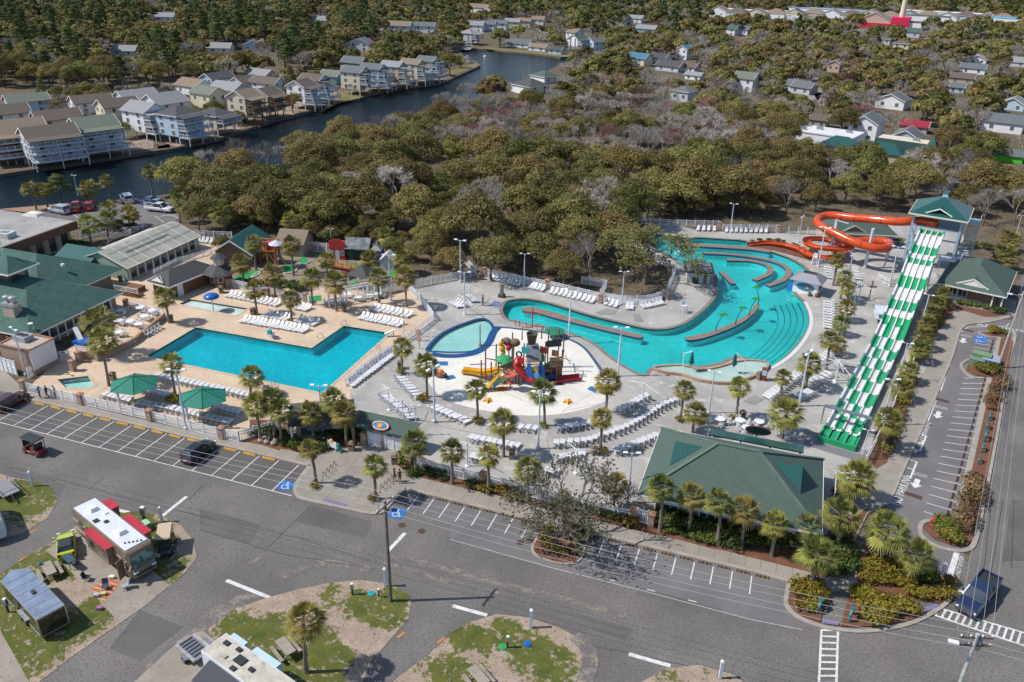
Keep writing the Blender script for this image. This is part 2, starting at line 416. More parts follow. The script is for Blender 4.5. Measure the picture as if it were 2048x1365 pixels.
w_blue = water('water_blue', (.035,.735,.83), 1.7, .8, .12)
w_turq = water('water_turquoise', (.16,.78,.79), 1.5, .7, .1)
w_pale = water('water_pale', (.64,.90,.88), 2., .3, .03)
w_clear = water('water_clear', (.86,.94,.92), 2., .3, .02)
coping = M('pool_coping', (.52,.40,.29), (.42,.32,.23), 1., .8)
copegrey = M('pool_coping_brown', (.22,.175,.15), (.17,.135,.115), 1., .8)
sprayb = M('spray_rim_blue', (.012,.07,.2), (.01,.055,.16), 1.5, .5)
for nm, L, d, fl, wl, wt, cp, wz in (('big_pool',bigpool,1.3,plaster,navy,w_blue,coping,-.02),('hot_tub',hottub,.7,plaster,navy,w_pale,coping,0.),
      ('wading_pool',wading,.25,plaster,navy,w_clear,coping,-.05),('lazy_river',LAZY,1.1,plaster,navy,w_turq,copegrey,-.03),('spray_pool',SPRAY,.3,plaster,navy,w_pale,sprayb,0.)):
    basin(nm+'_basin', L, d, wl, fl)
    struct(nm+'_water', MB().prism(L, wz, wz), wt)
    struct(nm+'_coping', strip(MB(), L, 0.62 if nm!='spray_pool' else .5, .09, .135, closed=True), cp)
# ---- decks
TAN = G('f 190,302 600,402 1100,522 1630,655 1760,672|g 280,590 330,660 560,645 745,520|z 700,783 790,697|e 1700,808 1530,588 1330,660 1180,600 880,560 230,560 100,500 30,420|d 1760,420 1600,330 1440,290 1250,160 700,480 640,620 700,900 300,1290')
GREY = G('z 700,783|g 745,525 830,680 1120,812|l 0,700 600,830 1200,985 1345,1045|z 1440,1090 1640,1100 1690,990|k 1060,690 1110,520 1330,240 1590,-20|j 1530,600 1500,520 1700,360 1650,180 1480,120 740,190 450,215 0,200|z 1340,448 1290,452 1250,480|i 1300,300 1500,335 1600,400 1600,560 1570,640 1120,580 700,525 270,420 190,440|e 1530,588 1700,808|z 790,697')
struct('grey_deck', MB().prism(GREY, -.3, .10, holes=[LAZY,SPRAY]), greyc)
struct('tan_deck', MB().prism(TAN, -.3, .106, holes=[bigpool,hottub,wading]), tanc)
sheet('splash_pad', PADB, .116, padwhite, holes=[])
struct('splash_pad_border', strip(MB(), smooth(G('h 600,395 660,396 800,408 1000,436 1200,486 1335,556 1420,655 1490,755'),3), .38, .117, .2), M('pad_rim_navy', (.03,.07,.14), (.05,.09,.16), 1.5, .6))
struct('spray_pool_band', strip(MB(), smooth(G('h 640,395 600,440 575,500 535,555 450,605 330,628 200,630 95,612'),4), 1.25, .121, .138), sprayb)
# worn and patched areas of the grey deck
pat = MB()
for s in ('k 270,330 350,290 410,320 340,355','k 870,300','i 1340,730 1390,728 1420,790 1350,785','i 1060,720 1150,690 1230,705 1200,735 1100,740','g 1300,690 1345,700 1200,800','k 660,500 1050,640 1020,670 640,560'):
    L = G(s)
    if len(L) > 2: pat.prism(L, .121, .121)
struct('deck_patches', pat, M('deck_patch', (.2,.195,.2), (.25,.24,.235), .6, .85))
jt = MB()
def joint(a, b, w=.05, z=.1235): jt.add(*(lambda L,R: ([(p[0],p[1],z) for p in L+R], [(0,2,3,1)]))(*ribbon([a,b], w)))
for s in ('h 1480,1020 1160,1085 ','h 1420,930 1160,1085','h 550,860 360,890','h 690,930 950,1040','h 160,1000 380,880','l 1800,190 2048,420','l 0,440 560,560','l 560,420 600,620','k 1060,690 640,520','i 620,420 1000,700','g 830,690 1200,530','g 860,1260 1040,700','g 1300,620 2000,760','j 700,620 1180,700','j 760,760 1090,900'):
    L = G(s)
    if len(L)==2: joint(L[0], L[1])
for k in range(10):   # joints of the tan deck
    a = Vector((-100+k*7.5, 71, 0)); joint(a, a+Vector((0,4.5,0)), .04)
struct('deck_joints', jt, M('joint_dark', (.13,.125,.12)))
# ---- river walls and steps
wallt = M('river_wall_top', (.235,.165,.125), (.19,.135,.105), .8, .8)
wallb = M('river_wall_tile', (.03,.06,.15), (.05,.09,.2), 2., .35)
def rwall(line, w, closed=False):
    o = struct('river_wall', strip(strip(MB(), line, w, -.22, .16, 0, closed, 1), line, w-.01, -1.1, -.2, 2, closed, 2), [wallt, wallb, plaster]); return o
def rblock(poly): struct('river_wall', MB().prism(poly, -.22, .16, 0, 1).prism(poly, -1.1, -.22, 2, 2), [wallt, wallb, plaster])
rblock(smooth(G('i 530,692 560,680 620,684 760,718 1000,790 1200,838 1400,884 1400,902 1380,906 1180,862 960,808 760,758 640,722 545,712'),3,True))
rblock(smooth(G('i 1730,900|j 40,848 100,826 220,778 312,716 352,662 372,664 370,682 325,738 235,798 110,850 0,884|i 1740,922'),3,True))
rwall(smooth(G('j 20,338 200,348 350,368 470,394 545,430 560,466 520,512 430,546'),4), 1.1)
rwall(smooth(G('j 165,382 320,388 415,412 446,440 428,474 345,510'),4), 1.1)
rwall(G('j 135,458 210,535'), 1.0)
rwall(smooth(G('i 1640,215|j -60,286 0,290 200,302 330,312 445,330'),3), 1.9)
stepm = M('pool_step', (.68,.72,.7), (.6,.65,.64), 1., .6)
sline = smooth(G('j 655,648 688,720 690,800 640,900 545,1000 440,1066'),5)
C0 = sum((Vector((p[0],p[1])) for p in LAZY), Vector((0,0)))/len(LAZY)
stp = MB()
def offset_line(line, d):
    L,R = ribbon(line, 2*abs(d)); return L if d > 0 else R
sgn = -1 if (Vector(offset_line(sline,1.)[6])-C0).length > (Vector(sline[6][:2])-C0).length else 1
for k in range(5):
    ln = offset_line(sline, sgn*(.55+1.0*k))
    strip(stp, ln, 1.0, -1.09+.001*k, -.14-.2*k, 0, side=1)
    strip(stp, offset_line(sline, sgn*(1.0+1.0*k)), .09, -.13-.2*k, -.13-.2*k, 1)
struct('pool_steps', stp, [stepm, navy])
struct('pool_step_border', strip(MB(), offset_line(sline,-sgn*.25), .6, .1, .14), M('step_white', (.6,.59,.56), (.5,.49,.47), 1.5, .7))
st2 = MB()
a, b = G('i 290,668 375,690', 0), G('i 330,632 415,655', 0)
for k in range(5):
    t0 = k/5; p0 = a[0].lerp(a[1], t0); p1 = b[0].lerp(b[1], t0); q0 = a[0].lerp(a[1], t0+.1); q1 = b[0].lerp(b[1], t0+.1)
    st2.prism([p0,q0,q1,p1], .12, .125, 0)
struct('river_entry_steps', st2, bluep)
# lower lounging pool: raised wall, water and rim
lowm = M('planter_wall', (.40,.27,.18), (.31,.20,.135), .7, .85)
LWc = sum((Vector((p[0],p[1])) for p in LOWER), Vector((0,0)))/len(LOWER)
mb = MB(); mb.prism(LOWER, .1, .32, 0); struct('lounging_pool_floor', mb, M('lounging_pool_plaster', (.6,.66,.66), (.52,.6,.6), .6, .6))
struct('lounging_pool_water', MB().prism(LOWER, .42, .42), w_clear)
struct('lounging_pool_wall', strip(MB(), LOWER, .35, .05, .55, closed=True), lowm)
# ---- street, lots, roads
YK = 69.25
kerbL = G('f 130,330 2048,800|g 440,922'); 
street = [(-260,-60),(140,-60),(140,10)]+[tuple(v[:2]) for v in G('z 2300,1300 2100,900 2080,620 2120,430 2085,425 2040,560 2018,700 1982,900 1950,1080 1935,1125')]
street += [tuple(v[:2]) for v in G('k 1380,1110|p 1150,390 930,600 450,560')]+[(-4,YK),(-40,YK),(-120,YK+.3),(-120,76),(-260,76)]
sheet('street', street, .02, asphalt)
lotR = [tuple(v[:2]) for v in G('k 1140,1090 1190,980 1310,700 1430,430 1530,190 1600,20|j 1640,828 1700,785 1800,778 1960,742|z 2016,640 2030,640|E 800,660 830,790|k 1940,30 1860,180 1780,460 1690,850 1640,1100|p 1680,180 1640,370 1540,590 1200,560 1130,420')]
sheet('golf_cart_lot', lotR, .026, asph2)
midlot = [(-36.6,62.0),(-36.6,YK),(2.2,YK),(6.0,62.0),(5.4,60.4)]
midlot = [tuple(v[:2]) for v in G('o -240,100 0,175 0,275 680,465 1300,620 2048,820|p 520,880 430,740 400,560')]+[(0,YK),(-36.6,YK)]
sheet('parking_strip', midlot, .026, asph2)
sheet('parking_row', [(-120,63.4),(-48.6,63.4),(-48.6,YK),(-120,YK)], .024, M('row_asphalt', (.085,.078,.076), (.115,.105,.10), .22, .9, c3=(.06,.056,.055), sc3=9, lo3=.5, hi3=.8))
canlot = [tuple(v[:2]) for v in G('d 250,105 560,60|s 0,290 1060,250 1290,210 1480,280 1900,380 1900,470 1700,530 1420,600 560,740 500,560 0,400')]
sheet('canal_parking_lot', canlot, .026, asph2)
lanes = MB()
for s, w in (('s 1560,425 1700,520',.12),('s 440,395 520,455',.12),('s 770,330 830,375',.12),('s 1095,265 1150,305',.12)):
    strip(lanes, G(s), w, .032, .032)
for k in range(6): strip(lanes, [G1('s',1600+40*k,420-14*k+26), G1('s',1760+25*k,400+12*k)], .1, .032, .032)
# markings of the main street
for k in range(-1, 17):
    if 13 > k >= 10 and k in (10, 11): pass
    x = -91.35+2.745*k
    if x < -49.5: strip(lanes, [(x,63.5),(x,68.9)], .12, .032, .032)
strip(lanes, [(-120,63.4),(-47.5,63.45)], .11, .0321, .0321)
for i in range(8): strip(lanes, [(-34.3+1.9*i,65.8),(-34.3+1.9*i,68.5)], .12, .032, .032)
for i in range(11):
    x = -14.6+1.9*i
    if x < 4: strip(lanes, [(x,65.8),(x,68.5)], .12, .032, .032)
for k in range(3): strip(lanes, [(-11+4*k,62.9-.02*k),(-10.2+4*k,62.9-.02*k)], .1, .032, .032)
for s in ('f 1190,1215 1365,1075','m 1455,712 1730,822','n 1280,355 1400,228','n 1725,725 1960,790','o 1220,1055 1505,1135','m 745,258 830,275'):
    L = G(s); strip(lanes, L, .42, .0325, .0325)
L = G('o 0,272 680,462 1300,618 2048,818|p 540,890'); strip(lanes, L, .05, .0326, .0326)
# crosswalks
def crosswalk(a0, a1, b0, b1, n):
    strip(lanes, [a0,a1], .2, .0328, .0328); strip(lanes, [b0,b1], .2, .0328, .0328)
    for k in range(n+1): strip(lanes, [a0.lerp(a1,k/n), b0.lerp(b1,k/n)], .2, .033, .033)
L = G('p 665,890 645,1300 778,895 765,1300'); crosswalk(*L, 9)
L = G('p 1440,790 2200,1050 1470,740 2220,960'); crosswalk(*L, 16)
L = G('p 1590,360 1530,555'); strip(lanes, L, .55, .033, .033)
L = G('p 1565,608 1690,650'); strip(lanes, L, .3, .033, .033)
# east lot stalls
R0 = G('k 1590,1080 1830,180'); Ld = G('k 1415,1023 1668,180')
for k in range(21): strip(lanes, [Ld[0].lerp(Ld[1],k/20), R0[0].lerp(R0[1],k/20)], .11, .0331, .0331)
Lu = G('E 345,975 410,790|E 590,1020 640,825')
for k in range(5): strip(lanes, [Lu[0].lerp(Lu[1],k/4), Lu[2].lerp(Lu[3],k/4)], .11, .0331, .0331)
# no-parking ladder along the kerb
KL = G('k 1190,980 1310,705 1430,432 1530,192 1600,25|j 1645,835')
for c0, c1 in (((1330,810),(1370,710)),((1390,640),(1430,545)),((1440,450),(1490,320)),((1520,260),(1550,170)),((1575,110),(1605,10))):
    A = G1('k',*c0); B = G1('k',*c1); d = (B-A).normalized(); nrm = Vector((-d.y,d.x,0))*1.75
    strip(lanes, [A,B], .22, .0332, .0332); n = max(2,int((B-A).length/1.5))
    for k in range(n+1): strip(lanes, [A.lerp(B,k/n), A.lerp(B,k/n)+nrm], .13, .033, .033)
strip(lanes, G('j 1600,930 1645,840 1690,805 1940,800 1950,782'), .15, .0333, .0333)
struct('lane_markings', lanes, paintw)
# arrows
def arrow(p, rz):
    C,S=cos(rz),sin(rz); f=lambda q:(p[0]+C*q[0]-S*q[1],p[1]+S*q[0]+C*q[1])
    struct('lane_arrow', MB().prism([f(q) for q in ((-.3,1.2),(-.3,0),(-.7,0),(0,-1.0),(.7,0),(.3,0),(.3,1.2))], .034,.034), paintw)
LA = atan2(35.5, 9.2)-pi/2
arrow(G1('k',1365,850), LA); arrow(G1('k',1503,415), LA); arrow(G1('j',1662,893), LA)
def letter(s, p, rz, size, sx=1., sy=1.):
    o = bpy.data.objects.new('road_lettering', text_mesh(s, size, paintw, 'road_lettering')); link(o)
    o.location=(p[0],p[1],.0345); o.rotation_euler=(0,0,rz); o.scale=(sx,sy,1); return tag(o, kind='structure')
AL = atan2(35.5, 9.2)
for c in ((1275,885),(1405,530),(1500,240)): letter('NO PARKING', G1('k',*c), AL, 1.5, .78, 1.1)
letter('NO PARKING', G1('j',1560,905), AL, 1.5, .78, 1.1)
letter('NO PARKING', G1('j',1800,795), -.02, 1.3, 1.5, 1.1)
letter('DO NOT ENTER', G1('p',1607,470), AL, .62, 1., 1.)
for c in (('k',1388,790),('k',1523,365),('j',1678,860)): letter('ONE\nWAY', G1(*c), LA+pi, .65, 1.2, .7)
# accessible-parking squares
def access(p, rz, s=1.7):
    mb = MB(); mb.prism([(-s/2,-s/2),(s/2,-s/2),(s/2,s/2),(-s/2,s/2)], 0, 0, 0)
    k = s/2.2
    def st(pts, w): strip(mb, [(x*k,y*k) for x,y in pts], w*k, .003, .003, 1)
    st([(-.15,.45),(-.1,-.05),(.35,-.05),(.55,-.6),(.75,-.55)], .15); st([(-.13,.2),(.25,.2)], .12)
    mb.add([( (-.17+.16*cos(a))*k, (.68+.16*sin(a))*k, .003) for a in [i*pi/6 for i in range(12)]], [tuple(range(12))], 1)
    st([(-.1+.5*cos(a),-.3+.5*sin(a)) for a in [2.2+i*.36 for i in range(12)]], .13)
    o = struct('accessible_parking_mark', mb, [M('access_blue', (.015,.14,.42), (.02,.11,.33), 2, .7), paintw]); o.location=(p[0],p[1],.0335); o.rotation_euler=(0,0,rz)
access(G1('g',268,1068), 0); access(G1('g',1078,1270), 0); access(G1('E',468,772), AL+pi); access(G1('E',455,815), AL+pi)
# manholes, drains, orange marks
mh = MB()
for c in (('n',1513,216),('n',1378,175),('o',480,293)):
    p = G1(*c); mh.lathe([(.42,.031),(.42,.036),(.3,.036)], 14, (p.x,p.y,0))
for c, w in ((('k',1348,922),1.9),(('k',1535,322),1.6),(('E',305,690),2.),(('o',560,272),1.1)):
    p = G1(*c); mh.cbox((p.x,p.y,.032), (w,.75,.01), AL-pi/2 if c[0]!='o' else 0)
struct('drain_covers', mh, M('rust_iron', (.09,.045,.03), (.06,.035,.025), 3, .8))
om = MB()
for s in ('n 1350,942 1395,905','n 1622,978 1668,940','m 120,590 180,555','m 175,415 235,385'): strip(om, G(s), .22, .0325, .0325)
struct('survey_paint', om, M('orange_paint', (.6,.2,.03), (.4,.16,.05), 3))
crk = MB()
for s in ('n 0,100 700,270 1240,440','n 0,210 560,370 1150,470','n 460,330 760,40','f 0,840 900,1080 1600,1250','f 50,860 470,980','f 640,1030 770,920','f 880,1030 940,970','o 0,700 900,980 2048,1230','o 560,690 600,640','o 660,475 650,600','p 1900,0 1800,700','p 1830,0 1760,560','p 1980,0 1960,500','f 1380,1100 1500,980'):
    L = G(s); L = [Vector(q) for q in resample(L, 1.5)]
    L = [q+Vector((rng.uniform(-.06,.06),rng.uniform(-.06,.06),0)) for q in L]
    if len(L)>2: strip(crk, L, .07, .0285, .0285)
struct('tar_seams', crk, M('tar', (.045,.043,.043), None, 1, .7))
ap = MB()
for i_,c_ in enumerate(('n 0,60 420,170 330,300 0,210','n 760,40 1180,150 1130,260 640,150','o 560,690 1250,880 1200,960 520,760','f 0,860 480,985 430,1080 0,960','p 1960,0 2048,0 2048,420 1900,420','m 900,900 1180,1010 900,1230 700,1150','k 1880,420 1950,180 2020,200 1940,600','o 1300,600 1850,745 1830,800 1270,650')): ap.prism(G(c_), .0262+.0003*i_, .0262+.0003*i_)
struct('asphalt_patches', ap, M('patched_asphalt', (.088,.082,.08), (.125,.116,.11), .2, .9, c3=(.06,.057,.056), sc3=6, lo3=.5, hi3=.75))
# sandy wash along the street and worn lighter tracks
sandm = M('washed_sand', (.24,.2,.165), (.125,.115,.11), .8, .95, lo=.42, hi=.58, c3=(.11,.105,.1), sc3=3, lo3=.45, hi3=.6)
ws = MB()
for s, w in (('n 1300,380 1700,480 2048,560',.8),('o 0,470 300,560 700,660 1200,790',.7),('n 560,520 760,440 1000,440 1180,490',.9),('n 280,470 450,370',.5),('n 0,830 200,700 400,640',.9),('n 1250,430 1700,560 2040,640',.5),('f 1190,1225 1480,1010',.12)):
    zz_=.0272+.0003*len(ws.f)/20; strip(ws, smooth(G(s),4), w, zz_, zz_)
struct('washed_sand', ws, sandm)
# ---- sidewalks and kerbs
plaza = G('g 440,922 350,1040 330,1095 345,1140 400,1170 700,1235 900,1275 985,1255 1000,1230 1130,1092')
swl = [tuple(v[:2]) for v in G('z -300,690 -60,770')]+[(-96,YK+.15),(-48.9,YK+.15)]+[tuple(v[:2]) for v in plaza]
swl += [tuple(v[:2]) for v in G('l 430,1037')]+[(-3.2,YK+.1)]+[tuple(v[:2]) for v in G('p 440,560 700,640 930,600|k 960,1250 1060,1040 1190,976 1310,700 1430,430 1530,190 1600,20|j 1640,828 1700,785 1800,778 1960,742 1990,740 2000,640 1540,520 1480,700 1480,860|k 1440,100 1080,740 960,990 880,1180 800,1290|l 1340,1140 400,910 0,800|g 1120,940 1110,830 760,720 560,800 440,860 160,770|f 1750,680 1640,660 600,410 200,310|z 0,735 -300,690')]
sheet('sidewalk', swl, .15, walkc, z0=0.)
swj = MB()
def tick(p, q): strip(swj, [p,q], .05, .1525, .1525)
for k in range(24): tick((-95+2.0*k,YK+.5),(-95+2.0*k,70.6))
for k in range(34): tick((-34+1.55*k,YK+.35),(-34+1.55*k,71.6+.05*k)) if not (-21 < -34+1.55*k < -13 and False) else None
for s in ('g 340,1100 900,1240','g 440,930 620,800','g 560,1170 860,780','g 780,1190 960,900','g 400,1010 1130,1110','g 560,900 1100,1000','k 1100,750 1260,790','k 1200,530 1370,570'): tick(*G(s))
for k in range(22):
    t=k/21; a=G1('k',1190,978).lerp(G1('k',1600,20),t); tick(a+Vector((-.35,0.08,0)), a+Vector((-2.6,.65,0)))
struct('sidewalk_joints', swj, M('walk_joint', (.15,.13,.11)))
kb = MB()
strip(kb, [(-96,YK),(-48.9,YK)]+[tuple(v[:2]) for v in smooth(plaza,3)]+[(-36.3,YK),(-20.6,YK)], .42, .0, .156)
strip(kb, [(-14.6,YK),(3.2,YK)]+[tuple(v[:2]) for v in smooth(G('p 445,562 430,640 425,720 500,800 660,868 900,903 1100,888 1300,838 1480,738 1555,660 1556,600 1530,545'),3)], .42, 0, .156)
strip(kb, smooth(G('k 1190,978 1310,702 1430,432 1530,192 1600,22|j 1642,830 1695,788 1800,780 1960,745'),3), .35, 0, .156)
ISL = smooth(G('o 640,205 575,310 572,350 600,385 700,424 790,438 850,430 890,395 925,290'),3)
strip(kb, ISL, .45, 0, .156)
EB = smooth(G('k 1640,1100 1560,1085 1440,1085 1395,1110 1400,1180 1490,1245 1620,1275 1700,1262 1740,1200 1790,960 1870,550 1930,180 1965,0|j 1990,860 1960,810'),3)
strip(kb, EB, .5, 0, .157)
strip(kb, smooth(G('k 1838,182 1740,180 1690,160 1655,120 1652,95 1680,72 1720,60'),3), .4, 0, .157)
strip(kb, smooth(G('E 680,775 540,765 460,735 445,720 480,708 760,730'),3), .35, 0, .157)
strip(kb, G('k 1836,182 1632,1100'), 1.0, 0, .155); strip(kb, G('E 690,780 625,1010'), .9, 0, .155)
struct('kerb', kb, kerbc)
# tactile ramps
tr_ = MB()
for s in ('g 555,1165 718,1212 700,1230 525,1185','p 680,822 785,840 780,866 668,850','p 1330,752 1440,715 1480,735 1370,775'): tr_.prism(G(s), .1535, .1585)
struct('tactile_ramp', tr_, M('tactile_violet', (.16,.15,.24), None))
# mulch beds
nb_=[0]
def bed(s, z=.17):
    nb_[0]+=1; z+=.0021*(nb_[0]%6)
    return sheet('mulch_bed', [tuple(v[:2]) for v in (G(s) if isinstance(s,str) else s)], z, mulch, z0=0.)
bed('g 0,590 260,600 310,700 560,650 740,600 820,700 810,780 640,810 560,830 250,810 100,780 0,760'); bed('f 1640,655 1760,672 1990,560 2048,700 2048,745 1900,700')
bed('g 1100,820 1140,800|l 0,750 400,870 1000,990 1190,1030|l 1340,1045|r 230,1010|r 140,1170|l 1290,1110 420,905 0,810|g 1180,1000 1085,930')
bed('r 230,1010 300,1060 1300,1290 1640,1330 1900,1230|p 990,60 850,330 790,480 700,540 580,500 0,355|r 800,1365 140,1190')
bed([v for v in ISL]+G('o 640,205'), .163)
bed('p 460,560 440,700 510,790 655,840 690,690 590,610'); bed('p 850,650 1300,770 1360,790 1280,825 1080,865 900,875 795,868')
bed('p 920,430 1000,330 1180,400 1130,430 1540,520 1560,600 1550,650 1490,715 1330,690 1100,640 905,580')
bed('k 1340,150 1440,-40|j 1600,720 1560,560 1490,620|k 1060,700 1110,760 1180,720')
bed('k 1845,185 1950,0 1955,20 1870,520 1790,930 1730,1190 1690,1240 1610,1245 1480,1200 1410,1130 1440,1100 1520,1100 1600,1110 1640,1105', .172)
bed('k 1700,80 1740,70 1850,110 1860,180 1740,165 1680,130', .168); bed('E 690,790 790,760 830,830 740,1365 590,1365 600,1230 650,1010', .166); bed('E 500,718 740,735 750,760 580,760', .168)
bed('E 150,400 760,520 640,545 500,545 220,460 160,440'); bed('j 290,300 330,270 460,250 640,300 760,370 700,390 600,360 440,318', .135)
struct('canal_shore', MB().prism(G('d 0,70 500,26 560,62 250,106 0,100|s 0,400'), .03, .03), M('pine_straw', (.24,.145,.085), (.3,.2,.13), .6, .95))
# ---- campsites
m, nt, b = newmat('camp_ground'); co = objco(nt)
at = nt.nodes.new('ShaderNodeAttribute'); at.attribute_name='grass'
sep = nt.nodes.new('ShaderNodeSeparateColor'); nt.links.new(at.outputs['Color'], sep.inputs[0])
gm = math_(nt,'ADD', sep.outputs[0], math_(nt,'MULTIPLY', math_(nt,'SUBTRACT', nz(nt,1.6,6,.72,co), .5), 2.3))
gm2 = math_(nt,'ADD', gm, math_(nt,'MULTIPLY', math_(nt,'SUBTRACT', nz(nt,.5,4,.6,co), .5), 1.2))
gcol = mix(nt, ramp(nt,nz(nt,.8,4,.6,co),.35,.65), (.06,.088,.016), (.125,.122,.03))
gcol = mix(nt, ramp(nt,nz(nt,7,4,.7,co),.5,.75), gcol, (.035,.05,.01))
scol = mix(nt, ramp(nt,nz(nt,.7,4,.6,co),.35,.65), (.36,.285,.225), (.27,.21,.16))
scol = mix(nt, ramp(nt,nz(nt,5,5,.75,co),.54,.66), scol, (.11,.08,.05))
nt.links.new(mix(nt, ramp(nt,gm2,.42,.62), scol, gcol), b.inputs['Base Color']); b.inputs['Roughness'].default_value=.95
b.inputs['Specular IOR Level'].default_value=.2; bump(nt,b,nz(nt,6,5,.7,co),.7,.06)
campm = m
def campsite(outline, blobs, z=.055):
    V=[Vector((p[0],p[1])) for p in smooth(resample(outline+[outline[0]], 3.), 1)]
    n=len(V); xs=[p.x for p in V]; ys=[p.y for p in V]; pts=list(V); g=.55
    y=min(ys)
    while y<max(ys):
        x=min(xs)
        while x<max(xs):
            q=Vector((x+rng.uniform(-.12,.12),y+rng.uniform(-.12,.12)))
            if inside(q,V) and min((q-p).length for p in V)>.3: pts.append(q)
            x+=g
        y+=g
    r=geometry.delaunay_2d_cdt(pts,[(i,(i+1)%n) for i in range(n)],[],1,1e-4)
    vs,fs=r[0],r[2]; mb=MB(); mb.add([(p.x,p.y,z+.03*sin(p.x*1.7)*sin(p.y*2.1)*0) for p in vs],[tuple(f) for f in fs])
    o=struct('campsite_ground',mb,campm); me=o.data
    at=me.color_attributes.new('grass','FLOAT_COLOR','POINT')
    arr=[]
    for p in vs:
        w=-.25
        for c,rad,amp in blobs:
            d=(Vector((c.x,c.y))-p).length/rad; w=max(w, amp-.25-max(0,d-.55)*1.3) if d<2 else w
        arr += [w,w,w,1]
    at.data.foreach_set('color',arr); 
    # make every face look up
    me.flip_normals() if me.polygons and me.polygons[0].normal.z<0 else None
def bl(s, rad, amp=1.): return [(p,rad,amp) for p in G(s)]
campsite(G('z -60,940|m 0,20 60,50 160,60 300,90 350,130 375,190 350,260 300,320 240,370 100,430 0,462|z -60,1090'), bl('m 120,200 200,230 100,130 260,170',3.2)+bl('m 60,260 170,310',2.5,.8))
campsite(G('m 0,672 130,582 300,492 470,372 640,290 750,280 900,268 1050,300 1180,370 1250,470 1267,560 1222,650 1090,745 930,880 770,990 480,1190 250,1365|z 40,1420 -60,1300 -60,1190'),
   bl('m 840,310 960,400 1000,480 900,300',3.)+bl('m 1080,620 1050,690 1000,560',2.6,.9)+bl('m 350,560 250,570 120,640 400,640',2.6)+bl('m 60,900 150,1050 120,1150 300,1080 450,1000 200,1200 30,800 560,950',3.4)+bl('m 180,1300 240,1250',2.4,.8))
campsite(G('n 60,880 250,740 470,668 780,585 1050,545 1280,570 1430,620 1475,740 1400,850 1230,1030 1150,1130 1110,1246|z 700,1440 420,1440|n 60,1246 130,1060 60,960'),
   bl('n 1200,740 1330,680 1280,790 1100,720',2.6)+bl('n 880,620 900,680',1.9,.8)+bl('n 250,870 400,960 600,1010 700,1150 850,1200 350,1000 800,1000 900,1100 480,900',2.9)+bl('n 1000,680',1.6,.7))
campsite(G('o -60,950 0,920 80,860 200,800 340,780 520,800 700,860 850,910 925,965 980,1060 985,1140 950,1246|z 1140,1450 700,1450 780,1365|n 1440,1160 1560,1060 1700,930 1880,830'),
   bl('o 100,930 260,950 450,960 620,1050 740,1120 560,1120 680,1200 380,900',2.5)+bl('o 0,1180 60,1220',3.)+bl('n 1700,1200 1600,1150',2.6,.8))
campsite(G('o 1300,1250 1400,1180 1550,1130 1750,1130 1900,1180 2048,1250|z 1560,1450 1240,1450'), bl('o 1800,1200 1500,1240',2.,.7))
pads=MB()
pads.prism(G('m 292,520 470,402 560,330 760,460 1090,745 930,880 770,990 600,800 420,620'),0,.062)
pads.prism(G('m 0,1030 190,1370|z -60,1390 -60,1200'),0,.062)
pads.prism(G('m 860,1370 1170,1085 1300,1035 1420,1130 1500,1365|z 420,1440 300,1440'),0,.062)
struct('concrete_pad', pads, M('camp_concrete', (.30,.265,.22), (.23,.2,.165), .3, .9, c3=(.17,.145,.12), sc3=2.5, lo3=.52, hi3=.75))
struct('camp_road_edge', strip(strip(MB(), smooth(G('m 870,1365 1050,1200 1240,1060 1500,870|n 300,770'),3), 1.0,.028,.028), smooth(G('o 850,930 925,1000 960,1100 920,1246'),3), 1.4,.06,.06), sandm)
# lawn strips and spits along the canal
lawn = M('dry_lawn', (.17,.14,.05), (.11,.105,.035), .3, .95, c3=(.24,.19,.1), sc3=1.5)
lw = MB()
for s in ('b 0,530 130,545 120,575 0,600|z 640,225','b 640,440 720,420 800,390 815,380 795,365 740,390 600,430','b 790,282 880,278 1000,292 1150,302 1300,318 1390,310 1400,338 1290,333 1150,316 1000,303'): lw.prism(G(s),.03,.03)
struct('canal_lawn', lw, lawn)
lo_ = MB()
for s in ('v 0,980 400,1000 1850,820 1850,700 1200,760 0,880','w 0,1100 200,1170 1100,920 1750,740 2040,650 2040,560 900,700 0,960','x 0,880 380,840 400,700 150,700','x 600,770 1000,720 1550,620 1700,560 1500,480 500,640'): lo_.prism(G(s),.025,.025)
struct('canal_lots', lo_, M('sandy_lot', (.32,.24,.17), (.22,.165,.12), .3, .95))
# ================================================================ BUILDINGS
shg = stripes('green_shingle', (.028,.085,.068), (.018,.06,.049), 2, .16, .3, .85, 0, .3, (.055,.13,.108), .8)
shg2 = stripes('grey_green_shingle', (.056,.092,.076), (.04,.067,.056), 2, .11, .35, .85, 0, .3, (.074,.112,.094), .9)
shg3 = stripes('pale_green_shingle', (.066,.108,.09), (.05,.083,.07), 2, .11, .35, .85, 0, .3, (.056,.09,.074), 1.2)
metg = stripes('green_metal_roof', (.02,.095,.085), (.012,.045,.042), 0, .45, .1, .35, .2, .4)
metg2 = stripes('green_metal_roof_side', (.02,.095,.085), (.012,.045,.042), 1, .45, .1, .35, .2, .4)
shd = stripes('charcoal_shingle', (.06,.062,.066), (.03,.031,.033), 2, .16, .2, .9, 0, .3, (.085,.085,.088), 2)
shtan = stripes('tan_shingle', (.19,.145,.105), (.12,.09,.065), 2, .16, .2, .9, 0, .3, (.24,.19,.14), 2)
shbrown = stripes('brown_shingle', (.105,.083,.068), (.062,.05,.042), 2, .16, .2, .9, 0, .3, (.14,.11,.09), 2)
shslate = stripes('slate_shingle', (.10,.115,.13), (.06,.07,.08), 2, .16, .2, .9, 0, .3, (.14,.155,.17), 2)
shgrey = stripes('grey_shingle', (.22,.225,.235), (.15,.155,.16), 2, .16, .2, .9, 0, .3, (.27,.275,.28), 2)
